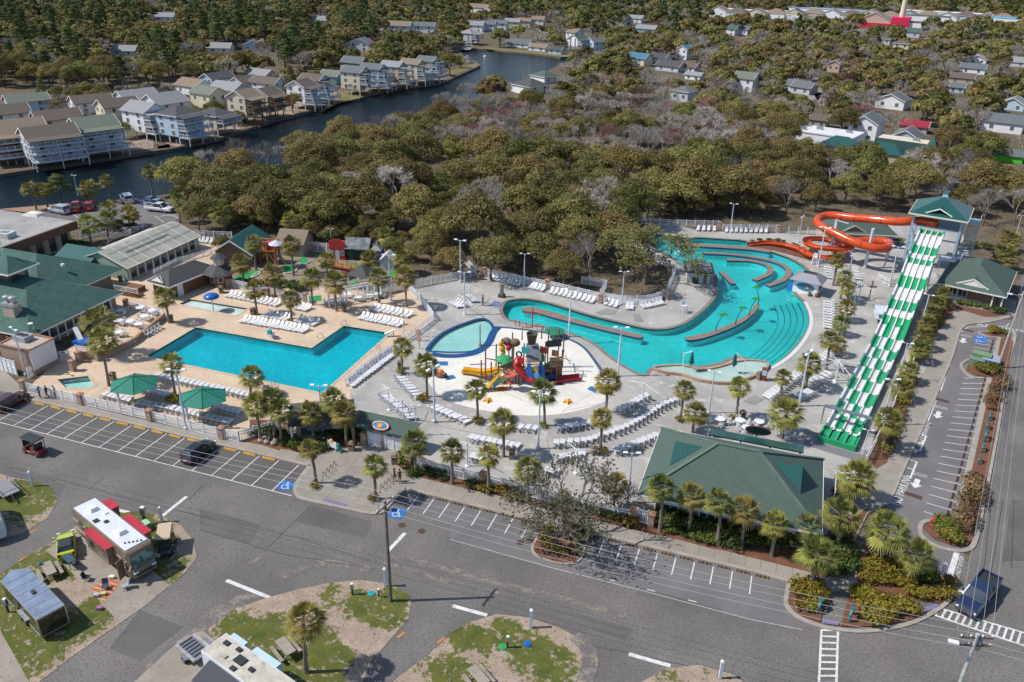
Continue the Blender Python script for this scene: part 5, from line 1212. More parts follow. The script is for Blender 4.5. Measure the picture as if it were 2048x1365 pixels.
# ---------------- fences with brick pillars
pc=[0]
def pil_proto():
    t=thing('brick_pillar','x','pillar'); MB().box(-.38,-.38,0,.38,.38,1.75).build('shaft',brickm,t); mb=MB(); mb.box(-.46,-.46,1.75,.46,.46,1.9); mb.add([(-.44,-.44,1.9),(.44,-.44,1.9),(.44,.44,1.9),(-.44,.44,1.9),(0,0,2.02)],[(0,1,4),(1,2,4),(2,3,4),(3,0,4)]); mb.build('cap',capm,t); return t
PIL=pil_proto()
def pillar(c,x,y,where,s=1.): p=G1(c,x,y); place(PIL,pc,(p.x,p.y,.1),0,'tan brick fence pillar '+where,'brick fence pillars',s)
postme=MB().bar((0,0,0),(0,0,1.62),.13).mesh('post',fencew)
def fence(label, s, h=1.45, cat='fence', step=2.0, pick=.17, curve=False, m=None):
    line=[Vector((p[0],p[1],.12)) for p in (smooth(G(s),4) if curve else G(s))]; o=line[0]
    t=thing('picket_fence',label,cat,tuple(o)); mb=MB(); m=m or fencew
    for a,b in zip(line,line[1:]):
        a=a-o; b=b-o; L=(b-a).length; d=(b-a).normalized()
        for z in (.12,h-.38,h): mb.bar(a+Vector((0,0,z)),b+Vector((0,0,z)),.06,.1)
        n=max(1,int(L/pick))
        for k in range(n):
            q=a.lerp(b,(k+.5)/n); mb.bar(q+Vector((0,0,.12)),q+Vector((0,0,h)),.075,.03)
    mb.build('picket_panel',m,t)
    for q in resample(line,step)+[line[-1]]:
        po=bpy.data.objects.new('post',postme); link(po,t); po.location=q-o; po.scale=(1,1,h/1.45)
    return t
fence('white picket fence along the street left of the parasols','f 210,318 585,402'); fence('white picket fence along the street in front of the left parasol','f 620,412 1090,520')
fence('white picket fence along the street in front of the right parasol','f 1125,530 1615,655'); fence('short white picket fence end turning toward the entrance palms','f 1645,662 1750,680')
fence('white picket fence curving behind the entrance shrubs','f 1750,680 1900,630 2048,590|g 260,600',curve=True)
fence('white picket fence beside the ticket pavilion','g 300,700 540,650 745,595 820,690')
fence('white picket fence of the service yard above the hot tub','d 215,1310 410,1190 515,1175',pick=.2)
fence('white picket gate fence on the cafe terrace edge','d 950,790 1180,850 1200,880',h=1.0); fence('white railing by the blue slide on the terrace','d 560,1110 690,1130',h=.9)
fence('white picket fence along the street left of the bare oak','g 1225,950 1690,1060|l 60,770'); fence('white picket fence along the street behind the mulch bed','l 140,780 420,860 660,920')
fence('white picket fence partly hidden behind the bare oak','l 700,920 930,985 1160,1040'); fence('short white picket gate left of the arcade','l 1215,1045 1295,1065',h=1.7)
fence('white picket fence dividing tan and grey decks at the top','e 1530,600 1620,690 1710,815'); fence('low glass and white fence dividing tan and grey decks','e 1710,815 1520,960|g 1060,75',pick=.5,h=1.2)
fence('white divider fence beside the long lounger row','g 1060,75 880,200 700,345',pick=.3,h=1.2)
fence('white picket fence along the mini golf hedge','e 190,560 330,590 560,640 800,690',pick=.2); fence('white picket fence behind the pergola patio','e 1230,620 1370,605 1530,590')
fence('white picket fence under the oaks by the mini golf corner','i 190,440 75,335'); fence('white picket fence on the mini golf side','e 1550,580 1720,545 1900,510 2020,490',pick=.22)
fence('white picket fence below the oaks left part','i 270,455 690,540'); fence('white picket fence below the oaks right part','i 725,545 1085,630'); fence('white picket fence spur into the oak wood','i 1095,610 1145,540 960,510')
fence('white picket fence curving round the old tree','i 1120,630 1250,652 1400,655 1500,635 1575,600',curve=True); fence('white picket fence behind the swim up hut','i 1590,570 1635,480 1600,390 1500,345'); fence('white picket fence behind the river left part','i 1400,70 1640,88 1960,95',pick=.22)
fence('white picket fence behind the river right part','j 140,200 480,205',pick=.22); fence('grey mesh fence left of the slide pavilion','j 500,212 740,225',pick=.3,m=steel)
fence('white fence behind the red saloon','e 730,300 960,325',pick=.22,h=2.0); fence('white picket fence along the hedge of the racing slide','k 1035,745 1160,500 1250,300 1345,95 1395,-10',pick=.22); fence('white picket fence right of the arcade','k 840,960 845,835 960,880')
fence('white queue fence under the slide tower','j 1120,505 1190,540 1255,535',pick=.3,h=1.1); fence('white queue fence on the far side of the racing slide','j 1455,500 1520,520',pick=.3,h=1.1); fence('white rail above the tube slide splash','j 705,412 840,405',pick=.4,h=1.0)
fence('dark rail fence by the canal parking palms','s 560,770 700,720 1010,640',pick=1.2,h=1.,m=darkm); fence('white railing behind the pool hall','s 930,790 1420,610',pick=.4,h=1.)
fence('white fence along the pool hall walk','d 1130,555 1300,470 1550,400',pick=.4,h=1.)
fence('white fence by the far pool corner left of the lodge','d 1430,280 1700,290',pick=.25)
for c,x,y,w in (('f',180,305,'at the left street corner'),('f',600,405,'left of the left parasol'),('f',1105,525,'between the two parasols'),('f',1630,655,'right of the right parasol'),('d',540,1255,'above the hot tub'),('g',280,680,'left of the ticket pavilion'),('g',838,770,'left of the entrance gates'),('g',1165,930,'right of the entrance bins'),('g',1705,1065,'between the street palms'),('l',685,925,'beside the bare oak'),('l',1190,1040,'left of the arcade gate'),('l',1320,1075,'right of the arcade gate'),('i',255,450,'by the oak shade gate'),('i',712,540,'at the second oak fence span'),('i',1100,650,'at the river fence corner'),('i',1585,620,'behind the fan of loungers'),('i',1600,440,'beside the old tree'),('i',1970,110,'behind the far river left'),('j',490,210,'behind the far river right'),('e',210,570,'right of the ticket kiosk'),('e',495,640,'by the first golf palm'),('e',775,680,'at the shaded end of the golf fence'),('d',720,1180,'at the terrace slide'),('d',585,1190,'at the terrace slide steps')): pillar(c,x,y,w,.9)
# entrance gates
def gate(label,s):
    a,b=G(s); t=thing('entrance_gate',label,'gate',(a.x,a.y,.15)); v=b-a; v.z=0
    mb=MB()
    for k in range(2):
        p=v*(k/2+.01); q=v*((k+1)/2-.01)
        for z in (.1,.9,1.8): mb.bar(p+Vector((0,0,z)),q+Vector((0,0,z)),.08,.1)
        for u in range(14): r=p.lerp(q,(u+.5)/14); mb.bar(r+Vector((0,0,.1)),r+Vector((0,0,1.8)),.06,.04)
    mb.build('gate_panel',fencew,t)
    for k in range(3): p=v*(k/2); MB().bar(p,p+Vector((0,0,2.)),.14).build('gate_post',fencew,t)
gate('left pair of white entrance gates','g 870,775 985,800'); gate('right pair of white entrance gates','g 995,803 1110,825')
# ---------------- bare umbrella frames
def frame_proto():
    t=thing('umbrella_frame','x','umbrella frame'); MB().tube([(0,0,0),(0,0,3.3)],.08,8).build('pole',white,t)
    for a in (.6,2.2,3.7,5.3):
        e=(2.5*cos(a),2.5*sin(a),2.75); MB().bar((0,0,3.3),e,.07).build('arm',white,t); MB().bar((0,0,2.5),(1.25*cos(a),1.25*sin(a),3.0),.04).build('strut',white,t)
    MB().lathe([(.3,0),(.3,.12),(.12,.2)],10).build('base',white,t); return t
UF=frame_proto(); uc=[0]
for c,x,y,w,rz in (('g',1020,520,'left of the double palms',.2),('g',1120,600,'behind the entrance canopy',1.),('l',1258,185,'at the end of the splash pad arcs',.5),('l',775,690,'over the row behind the bare oak',.1),('g',1590,930,'by the street fence',.7),('i',110,737,'over the shaded chair cluster',.3),('k',850,200,'by the racing slide palms',1.3),('j',1000,640,'between the palm row and the slide',.4),('i',150,650,'at the edge of the oak shade',.9),('F',190,420,'above the slide lounger group',0.)): p=G1(c,x,y); place(UF,uc,(p.x,p.y,.1),rz,'bare white umbrella frame '+w,'bare umbrella frames')
# closed green umbrellas
cu_=M('green_canvas',(.012,.10,.085),(.008,.07,.06),2,.8); cc=[0]
def closed_proto():
    t=thing('closed_umbrella','x','umbrella'); MB().tube([(1.4,0,0),(1.5,0,2.3)],.06,8).build('pole',white,t); MB().bar((1.5,0,2.3),(0,0,3.3),.1).build('arm',white,t)
    MB().lathe([(.05,3.2),(.16,2.9),(.3,2.0),(.42,1.4),(.2,1.3),(.12,1.0)],9).build('canopy',cu_,t); return t
CU=closed_proto()
for c,x,y,rz,w in (('i',1755,1160,2.6,'left one over the lounging pool'),('k',205,160,0.,'right one over the lounging pool')): p=G1(c,x,y); place(CU,cc,(p.x,p.y,.4),rz,'closed dark green umbrella on a white arm, '+w,'closed green umbrellas')
# big green parasols
gcan=M('green_parasol',(.012,.165,.115),(.008,.13,.09),.9,.75,c3=(.02,.2,.15),sc3=4); hc=[0]
def parasol_proto():
    t=thing('green_parasol','x','parasol'); R=3.35
    mb=MB(); rim=[(R*cos(k*pi/3),R*sin(k*pi/3)*.92,2.95) for k in range(6)]; v=[(0,0,4.1)]+rim
    mb.add(v+[(x,y,z-.05) for x,y,z in v],[(0,1+k,1+(k+1)%6) for k in range(6)]+[(7,8+(k+1)%6,8+k) for k in range(6)]+[(1+k,8+k,8+(k+1)%6,1+(k+1)%6) for k in range(6)]); mb.build('canopy',gcan,t)
    for k in range(6): MB().bar((0,0,4.12),tuple(c*1.005 for c in rim[k]),.07,.05).build('rib',M('green_rib',(.006,.07,.05)),t)
    MB().tube([(-1.3,-1.9,0),(-1.3,-1.9,2.9)],.16,8).build('post',fencew,t); MB().bar((-1.3,-1.9,2.85),(0,0,3.6),.12).build('arm',fencew,t); return t
PA=parasol_proto()
for x,y,rz,w in ((268,766,.15,'left of the palm by the big pool'),(405,793,.1,'right of the palm by the big pool')): p=P(x,y,3.2); place(PA,hc,(p.x,p.y,.1),rz,'large green hexagonal parasol '+w,'green parasols')
# ---------------- bins
bc=[0]
def bin_proto():
    t=thing('trash_bin','x','trash bin'); MB().box(-.32,-.32,0,.32,.32,.95).build('body',M('bin_brown',(.24,.17,.11),(.19,.13,.085),1.5,.8),t); mb=MB(); mb.box(-.37,-.37,.95,.37,.37,1.05); mb.lathe([(.4,1.05),(.3,1.22)],4,(0,0,0),0,pi/4); mb.build('lid',M('bin_lid',(.30,.23,.16),(.1,.08,.07),2,.7),t); MB().box(-.2,-.335,.7,.2,-.322,.88).build('flap',black,t); return t
BN=bin_proto()
for c,x,y,w in (('e',390,770,'by the shower mushroom palm'),('e',158,612,'beside the ticket kiosk'),('d',925,778,'at the clubhouse stair'),('d',1255,898,'at the cafe terrace end'),('d',1620,682,'left of the golf fence row'),('g',745,815,'in front of the ticket pavilion'),('g',1058,912,'right of the entrance gates'),('g',1915,872,'by the second palm of the lounger row'),('l',905,550,'beside the arc palm'),('k',265,440,'by the arcade tables'),('j',868,545,'in the palm row by the shack'),('d',885,600,'beside the green glazing of the pool hall'),('f',830,225,'left of the left parasol'),('e',1055,748,'at the pergola tree'),('E',130,455,'at the bath house walk'),('e',1465,1165,'at the deck divider palm'),('i',218,478,'in the oak shade by the fence gate'),('k',370,190,'at the lounging pool wall')): p=G1(c,x,y); place(BN,bc,(p.x,p.y,.12),rng.uniform(0,1),'brown trash bin '+w,'trash bins',1.05)
# ---------------- spray mushroom, lifeguard chairs, toy palms, props
p=G1('d',1560,806); t=thing('spray_mushroom','blue domed spray mushroom in the wading pool','water feature',(p.x,p.y,-.2)); MB().lathe([(.2,0),(.12,.3),(.12,2.6)],10).build('stem',M('stem_pale',(.6,.66,.68)),t); MB().lathe([(1.25,2.5),(1.3,2.65),(1.0,3.0),(.5,3.2),(.05,3.25)],18).build('cap',bluep,t,True)
lg=[0]
def guard_proto():
    t=thing('lifeguard_chair','x','lifeguard chair')
    for x in (-.4,.4):
        for y in (-.4,.4): MB().bar((x*1.3,y*1.3,0),(x*.8,y*.8,1.7),.09).build('leg',white,t)
    MB().box(-.4,-.4,1.35,.4,.4,1.42).build('seat',white,t); MB().box(-.4,.33,1.4,.4,.4,2.1).build('backrest',white,t)
    mb=MB()
    for k in range(4): mb.bar((-.5+.03*k,-.5+.04*k,.25+.3*k),(.5-.03*k,-.5+.04*k,.25+.3*k),.06)
    mb.build('ladder',white,t); return t
GC=guard_proto()
for c,x,y,rz,w in (('i',1705,720,.8,'on the river bend'),('u',160,730,0,'under the tube slide'),('f',1885,275,.3,'on the near side of the big pool')): p=G1(c,x,y); place(GC,lg,(p.x,p.y,.1),rz,'white lifeguard chair '+w,'lifeguard chairs')
p=G1('e',522,935); t=thing('pool_lift','white pool access lift with a teal canvas cover','pool lift',(p.x,p.y,.1)); MB().box(-.4,-.4,0,.4,.4,.9).build('base',white,t); MB().bar((0,0,.9),(.3,-.5,1.9),.15).build('arm',white,t); MB().box(.0,-.9,.9,.6,-.4,1.5).build('seat',tealp,t)
tc=[0]; lfm=M('toy_leaf',(.03,.26,.03),(.02,.2,.02),2,.4); trm=M('toy_trunk',(.05,.06,.03),None,1,.5)
def toy_proto():
    t=thing('toy_palm','x','toy palm'); MB().tube([(0,0,0),(.12,.05,.9),(.35,.1,1.9),(.75,.15,2.8),(.95,.15,3.2)],[.09,.08,.07,.06,.05],7).build('trunk',trm,t)
    mb=MB()
    for k in range(6):
        a=k*pi/3; c,s=cos(a),sin(a); w=.22
        mb.add([(.95,.15,3.3),(.95+.45*c-w*s,.15+.45*s+w*c,3.32),(.95+.95*c,.15+.95*s,3.1),(.95+.45*c+w*s,.15+.45*s-w*c,3.32)],[(0,3,2,1)])
        mb.add([(.95,.15,3.25),(.95+.45*c-w*s,.15+.45*s+w*c,3.27),(.95+.95*c,.15+.95*s,3.05),(.95+.45*c+w*s,.15+.45*s-w*c,3.27)],[(0,1,2,3)])
    mb.build('leaves',lfm,t); return t
TP=toy_proto()
for i,(x,y,rz) in enumerate(((97,828,.0),(222,788,.2),(308,732,.4),(370,664,2.4))): p=G1('j',x,y,.16); place(TP,tc,(p.x,p.y,.15),rz,f'green toy palm with dark trunk, {nth(i)} from the left on the river island','toy palms on the river island',.95)
def prop(name,label,cat,c,x,y,z=.12): p=G1(c,x,y); return thing(name,label,cat,(p.x,p.y,z))
for c,x,y,w in (('h',555,1000,'left'),('h',1210,1010,'right')):
    t=prop('starfish_toy',f'yellow starfish seat on the splash pad, the {w} one','toy',c,x,y); mb=MB(); ps=[((.75 if k%2==0 else .33)*cos(k*pi/5),(.75 if k%2==0 else .33)*sin(k*pi/5)) for k in range(10)]
    mb.add([(a,b,0) for a,b in ps]+[(a*.8,b*.8,.3) for a,b in ps]+[(0,0,.5)],[(k,(k+1)%10,10+(k+1)%10,10+k) for k in range(10)]+[(10+k,10+(k+1)%10,20) for k in range(10)]); mb.build('body',M('star_yellow',(.68,.36,.03),(.58,.28,.02),3,.5),t)
for i,(s,w) in enumerate((('h 105,676 228,676 228,708 120,708','by the left splash pad palm'),('h 195,800 270,785 298,812 215,830','in front of the orange crab'),('h 1050,838 1165,838 1167,868 1055,868','below the red slide'),('h 1400,878 1455,900 1440,935 1368,902','left of the right splash pad palm'))):
    L=G(s); c=sum(L,Vector())/4; t=thing('landing_mat','blue rubber landing mat '+w,'mat',(c.x,c.y,.118),0,'blue landing mats'); MB().prism([tuple((p-c)[:2]) for p in L],0,.04).build('mat',M('mat_blue',(.02,.16,.33),(.015,.12,.27),1,.6),t)
for c,x,y,w in (('h',165,800,'by the left splash pad palm'),('h',1500,930,'behind the right splash pad palm')):
    t=prop('crab_climber','orange and brown rock climber toy '+w,'toy',c,x,y); mb=MB(); mb.ball((0,0,.3),(.8,.6,.4)); mb.ball((.5,.3,.3),(.5,.4,.3)); mb.build('rock',M('rock_brown',(.2,.13,.1),(.12,.08,.06),2),t); mb=MB(); mb.ball((0,.1,.75),(.6,.5,.35)); mb.build('shell',M('shell_orange',(.55,.16,.04),(.45,.1,.03),3,.5),t)
    for sx in (-1,1): mb=MB(); mb.tube([(sx*.4,-.2,.7),(sx*.85,-.35,.8),(sx*.9,-.6,.95)],[.1,.09,.14],7); mb.build('claw',M('shell_orange'),t)
t=prop('floor_sticker','orange splat shaped mat beside the yellow stair','mat','h',670,900); MB().prism([((.9 if k%2==0 else .6)*cos(k*pi/7),(.9 if k%2==0 else .6)*sin(k*pi/7)) for k in range(14)],0,.03).build('mat',M('splat_orange',(.6,.2,.02),(.5,.14,.02),2),t)
t=prop('stone_column','dark stone obelisk prop at the river entry','prop','i',378,605); mb=MB(); mb.box(-.55,-.5,0,.55,.5,.5); mb.build('plinth',M('dark_stone',(.09,.08,.06),(.05,.045,.035),2),t); mb=MB(); mb.cbox((0,0,1.45),(.6,.55,1.9),0,0,(.8,.8)); mb.build('shaft',M('grey_stone',(.2,.19,.18),(.12,.11,.1),2),t)
t=prop('spray_post','tall pale steel spray post in the blue pool rim','water feature','h',492,545); MB().tube([(0,0,0),(0,0,3.6)],.13,8).build('pipe',steel,t); MB().lathe([(.4,0),(.3,.2)],10).build('base',M('copper',(.4,.16,.08)),t)
t=prop('tiki_sign','brown tiki post sign with crossed boards near the slide','sign','j',1068,625); MB().tube([(0,0,0),(0,0,2.9)],.11,8).build('post',brownwood,t); MB().cbox((0,0,2.2),(1.9,.1,.3),.3).build('board',wood,t); MB().lathe([(.05,2.9),(.2,3.1),(.02,3.5)],6).build('finial',M('rust_red',(.3,.06,.03)),t)
t=prop('menu_kiosk','red brown menu cabinet at the end of the lounging pool','kiosk','k',400,195); MB().box(-.4,-.35,0,.4,.35,1.9).build('cabinet',M('cabinet_red',(.18,.06,.04),(.13,.045,.03),2),t); MB().box(-.3,-.37,.9,.3,-.355,1.7).build('panel',S_blue,t)
t=prop('menu_kiosk','orange framed menu cabinet beside the snack shack','kiosk','j',715,605); MB().box(-.4,-.3,0,.4,.3,1.9).build('cabinet',M('cabinet_orange',(.36,.13,.04)),t); MB().box(-.25,-.32,.8,.25,-.305,1.6).build('panel',S_blue,t)
for c,x,y,w in (('j',690,612,'left'),('j',735,618,'right')): t=prop('barrel_planter',f'brown barrel beside the menu cabinet, the {w} one','barrel',c,x,y); MB().lathe([(.28,0),(.36,.35),(.28,.7)],10).build('barrel',brownwood,t)
for c,x,y,z,w in (('z',838,683,1.6,'by the deck divider'),('e',1605,1020,1.7,'in front of the divider palms')): t=prop('lifebuoy_post','grey post carrying an orange ring buoy '+w,'lifebuoy',c,x,y); MB().tube([(0,0,0),(0,0,1.9)],.07,7).build('post',steel,t); mb=MB(); mb.tube([(.33*cos(k*pi/8),-.1,1.6+.33*sin(k*pi/8)) for k in range(17)],.08,7,caps=False); mb.build('ring',M('buoy_orange',(.5,.12,.05)),t)
lad=[0]
def ladder_proto():
    t=thing('pool_ladder','x','ladder')
    for x in (-.25,.25): MB().tube([(x,-.5,.0),(x,-.45,.8),(x,0,.9),(x,.35,.6),(x,.4,-.6)],.03,6).build('handrail',steel,t)
    MB().box(-.25,.36,-.3,.25,.44,-.25).build('step',steel,t); return t
LD=ladder_proto()
for c,x,y,rz,w in (('e',878,945,2.3,'at the inner pool corner'),('e',1300,1025,.7,'on the divider side of the pool'),('f',1990,265,.2,'at the near pool edge'),('e',1050,850,2.4,'on the pool corner steps'),('d',1440,940,2.6,'at the far pool steps')): p=G1(c,x,y); place(LD,lad,(p.x,p.y,.1),rz,'steel pool handrail ladder '+w,'pool ladders')
p=G1('e',1385,930); t=thing('diving_lift','small white water slide stand at the pool corner','pool slide',(p.x,p.y,.1)); MB().bar((-.6,-.4,.5),(.8,.4,1.2),.5,.1).build('board',white,t); MB().bar((.6,.3,0),(.6,.3,1.1),.12).build('post',steel,t)
p=G1('d',590,1045); t=thing('kiddie_slide','small white slide with a blue basin on the cafe terrace','slide',(p.x,p.y,.1)); MB().bar((-1.2,.6,2.),(.6,-.3,.6),.7,.15).build('chute',white,t); mb=MB(); mb.box(-.2,-1.4,0,2.2,.6,.7); mb.build('basin',bluep,t); MB().bar((-1.3,.6,0),(-1.3,.6,2.),.3).build('ladder',white,t)
t=prop('slide_rack','white tube rack and ramp beside the racing slide','rack','j',1130,760); 
for x in (-.8,.8):
    for y in (-2,2): MB().bar((x,y,0),(x,y,1.8),.1).build('post',metalw,t)
MB().box(-.9,-2.1,1.7,.9,2.1,1.8).build('shelf',metalw,t); MB().box(-.9,-2.1,.8,.9,2.1,.88).build('shelf',metalw,t)
# ---------------- play structure
B0=G1('H',790,655); t=thing('play_structure','huge water play fort with slides, blue surfboards and a tipping bucket','play structure',(B0.x,B0.y,.12)); T=t
def Hp(x,y,z): v=G1('H',x,y,z+.12)-B0; return Vector((v.x,v.y,z))
pw=M('play_post',(.16,.085,.05),(.11,.06,.04),2,.7); deckm=stripes('play_deck',(.52,.36,.2),(.36,.24,.13),0,.3,.1,.8); slat=stripes('slate_boards',(.17,.185,.21),(.09,.10,.115),0,.28,.12,.8,0,.3,(.13,.14,.16),2)
def post(x,yt,zt,r=.1): 
    v=Hp(x,yt,zt); MB().tube([(v.x,v.y,0),v],r,7).build('post',pw,T)
for x,y,z in ((305,285,5.4),(362,420,4.2),(412,243,5.2),(432,420,3.6),(468,192,5.2),(537,300,4.6),(585,250,4.4),(574,128,5.2),(262,402,3.4),(690,235,6.0),(905,225,4.8),(935,98,6.2),(1042,90,6.2),(1088,135,5.6),(1072,300,4.4),(855,260,5.6)): post(x,y,z)
mb=MB(); a,b,c,d=Hp(700,285,5.3),Hp(842,285,5.3),Hp(866,408,4.0),Hp(716,416,4.0); e,f=Hp(715,232,5.2),Hp(830,232,5.2)
mb.add([d,c,b,a],[(0,1,2,3)]); mb.add([a,b,f,e],[(0,1,2,3)]); mb.add([v-Vector((0,0,.12)) for v in (d,c,b,a)],[(3,2,1,0)]); mb.build('slate_roof',slat,t)
q=Hp(765,235,5.9); mb=MB(); mb.lathe([(.55,0),(.78,1.5),(.84,1.55),(.78,1.6),(.7,1.5),(.5,.2)],16,(q.x,q.y,5.9)); mb.build('tipping_bucket',M('bucket_dark',(.085,.065,.05),(.05,.04,.035),2,.6),t,True)
mb=MB(); l,r=Hp(668,200,6.0),Hp(862,190,6.0); mb.tube([l,l+Vector((0,0,2.0)),r+Vector((0,0,2.0)),r],.1,7); mb.build('bucket_frame',M('copper_pipe',(.36,.13,.07)),t)
mst=Hp(768,90,7.0); MB().tube([(mst.x,mst.y,7.2),(mst.x,mst.y,10.3)],.09,7).build('mast',M('mast_red',(.38,.06,.03)),t); MB().bar((mst.x-1.2,mst.y,9.3),(mst.x+1.3,mst.y+.2,9.4),.1).build('yardarm',M('mast_red'),t)
def platform(pts,z,m,h=.15): MB().prism([tuple(Hp(x,y,z)[:2]) for x,y in pts],z-h,z).build('platform',m,t)
platform([(430,470),(590,410),(660,440),(520,520)],2.3,deckm); platform([(700,395),(850,390),(850,440),(720,448)],2.6,deckm); platform([(930,410),(1060,400),(1060,450),(940,470)],2.5,deckm); platform([(950,370),(1070,360),(1075,400),(945,410)],3.0,deckm)
# stair
mb=MB()
for k in range(8): v=Hp(300+18*k,690-19*k,.2+.27*k); mb.box(v.x-.2,v.y-.7,v.z-.1,v.x+.25,v.y+.7,v.z)
mb.build('yellow_steps',yellow,t)
mb=MB(); a,b=Hp(372,690,.3),Hp(532,585,2.0); mb.add([a,b,b+Vector((0,0,1.)),a+Vector((0,0,1.))],[(0,1,2,3)]); mb.build('stair_panel',M('panel_teal',(.04,.24,.30),(.35,.3,.05),1.3,.5,lo=.55,hi=.6),t)
def trough(name,pts,r,m): mb=MB(); mb.tube([Hp(*p) for p in smooth([Vector(p) for p in pts],4)],r,10,half=True); return mb.build(name,m,t,True)
trough('yellow_slide',[(440,470,2.2),(360,490,1.6),(260,500,1.0),(160,490,.7),(75,485,.6)],.5,yellow); trough('yellow_slide',[(440,500,2.2),(360,520,1.6),(260,525,1.0),(160,508,.7),(70,502,.6)],.5,yellow)
mb=MB(); mb.tube([Hp(*p) for p in smooth([Vector(p) for p in ((640,390,3.4),(622,440,2.9),(630,480,2.4),(670,530,1.7),(720,575,1.0),(790,602,.75))],4)],.62,12); mb.build('red_tube',redp,t,True)
trough('red_slide',[(770,605,.75),(860,605,.65),(960,595,.6),(1060,580,.6),(1160,565,.6),(1255,553,.6)],.66,redp)
mb=MB()
sb=[(-.45,0),(-.6,1.2),(-.45,2.6),(0,3.7),(.45,2.6),(.6,1.2),(.45,0)]
for nm,x,y in (('surfboard',730,652),('surfboard',852,640)):
    v=Hp(x,y,0); mb=MB(); mb.add([(v.x+a,v.y,b) for a,b in sb]+[(v.x+a,v.y+.15,b) for a,b in sb],[tuple(range(7)),tuple(range(13,6,-1))]+[(i,7+i,7+(i+1)%7,(i+1)%7) for i in range(7)]); mb.build(nm,bluep,t)
v=Hp(732,545,1.6); w=Hp(850,545,1.6); mb=MB(); mb.box(v.x,v.y-.1,1.3,w.x,v.y+.1,2.1); mb.build('sign_panel',M('panel_blue',(.04,.22,.45),(.1,.35,.5),3),t)
v=Hp(800,490,2.4); mb=MB(); ps=[((.8 if k%2==0 else .35)*cos(k*pi/5+.3),(.8 if k%2==0 else .35)*sin(k*pi/5+.3)) for k in range(10)]; mb.add([(v.x+a,v.y-.4,v.z+b) for a,b in ps],[tuple(range(10))[::-1]]); mb.build('star_toy',yellow,t)
mb=MB(); a,b=Hp(880,530,1.6),Hp(935,500,1.6); mb.add([a,b,b+Vector((0,0,1.3)),a+Vector((0,0,1.3))],[(0,1,2,3)]); mb.build('wall_panel',tealp,t)
mb=MB(); mb.prism([tuple(Hp(x,y,1.4)[:2]) for x,y in ((880,560),(1000,540),(1060,480),(940,490))],0,1.35); mb.build('base_room',M('room_blue',(.01,.035,.12),(.02,.07,.2),1),t)
mb=MB(); mb.add([Hp(900,240,5.2),Hp(1060,235,5.0),Hp(1070,195,5.4),Hp(1010,190,5.8),Hp(905,215,5.6)],[(0,1,2,3,4)]); mb.add([Hp(915,275,4.6),Hp(1060,265,4.6),Hp(1060,235,5.0),Hp(900,240,5.2)],[(0,1,2,3)]); mb.build('dark_canopy',M('canopy_dark',(.03,.036,.045),(.08,.085,.09),2),t)
v=Hp(490,390,3.2); mb=MB(); mb.lathe([(1.5,0),(.8,.5),(.05,.6)],7,(v.x,v.y,3.0)); mb.build('green_canopy',greenp,t)
v=Hp(515,215,4.6); mb=MB(); mb.ball((v.x,v.y,4.6),(.8,.6,.6)); mb.ball((v.x+1.3,v.y+.1,4.6),(.75,.65,.6)); mb.build('barrel',M('barrel_brown',(.2,.12,.075),(.13,.08,.05),2),t)
mb=MB(); mb.prism([tuple(Hp(x,y,4.0)[:2]) for x,y in ((490,240),(620,215),(640,245),(540,290))],3.9,4.0); mb.build('barrel_shelf',pw,t)
v=Hp(470,290,3.8); mb=MB(); mb.ball((v.x,v.y,3.9),(.5,.4,.6)); mb.ball((v.x-.2,v.y-.1,4.7),(.35,.3,.35)); mb.ball((v.x+.2,v.y,3.3),(.35,.3,.4)); mb.build('yellow_figure',yellow,t); mb=MB(); mb.ball((v.x+.9,v.y+.2,4.0),(.4,.4,.5)); mb.build('red_ball',redp,t)
for x,z,rz in ((552,2.35,.95),(550,.95,.5)):
    v=Hp(x,550 if z>2 else 632,z); mb=MB(); mb.lathe([(rz,0),(rz*.9,.18),(rz*.5,.2),(.1,.05)],16,(v.x,v.y,z)); mb.build('spray_disc',M('disc_coral',(.55,.12,.08),(.45,.08,.05),3),t)
v=Hp(550,685,0); MB().tube([(v.x,v.y,0),(v.x,v.y,2.4)],.09,8).build('disc_stem',M('stem_coral',(.4,.2,.12)),t)
q=Hp(638,345,4.2); mb=MB(); mb.tube([(q.x+.4*cos(k*pi/8),q.y,q.z+.4*sin(k*pi/8)) for k in range(17)],.12,7,caps=False); mb.build('tyre',black,t)
q=Hp(870,310,4.2); mb=MB(); mb.ball((q.x,q.y,4.2),(.45,.4,.3)); mb.ball((q.x,q.y,4.6),(.25,.25,.3)); mb.build('flower_toy',yellow,t); mb=MB(); mb.tube([(q.x,q.y,2.6),(q.x+.1,q.y,3.4),(q.x,q.y,4.1)],[.35,.25,.1],8); mb.build('flower_stem',M('stem_green',(.12,.32,.03)),t)
for a,b in (((440,420,3.2),(590,360,3.2)),((440,470,3.2),(590,400,3.2)),((930,390,3.8),(1060,380,3.8)),((360,560,2.2),(530,500,3.1)),((700,420,3.6),(860,410,3.6)),((1090,300,3.6),(1060,420,3.4))): MB().bar(Hp(*a),Hp(*b),.09).build('rail',pw,t)
mb=MB(); mb.bar(Hp(310,385,3.6),Hp(430,405,3.6),.12); mb.build('spray_pipe',M('pipe_red',(.42,.07,.05)),t); MB().bar(Hp(150,445,2.2),Hp(300,440,2.2),.1).build('spray_pipe',M('pipe_red'),t)
for x0,y0,x1,y1 in ((1070,380,1160,410),(1090,350,1150,440)): MB().bar(Hp(x0,y0,2.4),Hp(x1,y1,.4),.1).build('spray_arm',steel,t)
for x,y,z in ((640,470,2.6),(700,450,2.9),(610,430,3.4),(500,470,2.6),(400,560,2.2),(960,420,3.4),(1020,400,3.8),(905,430,3.2)): post(x,y,z,.08)
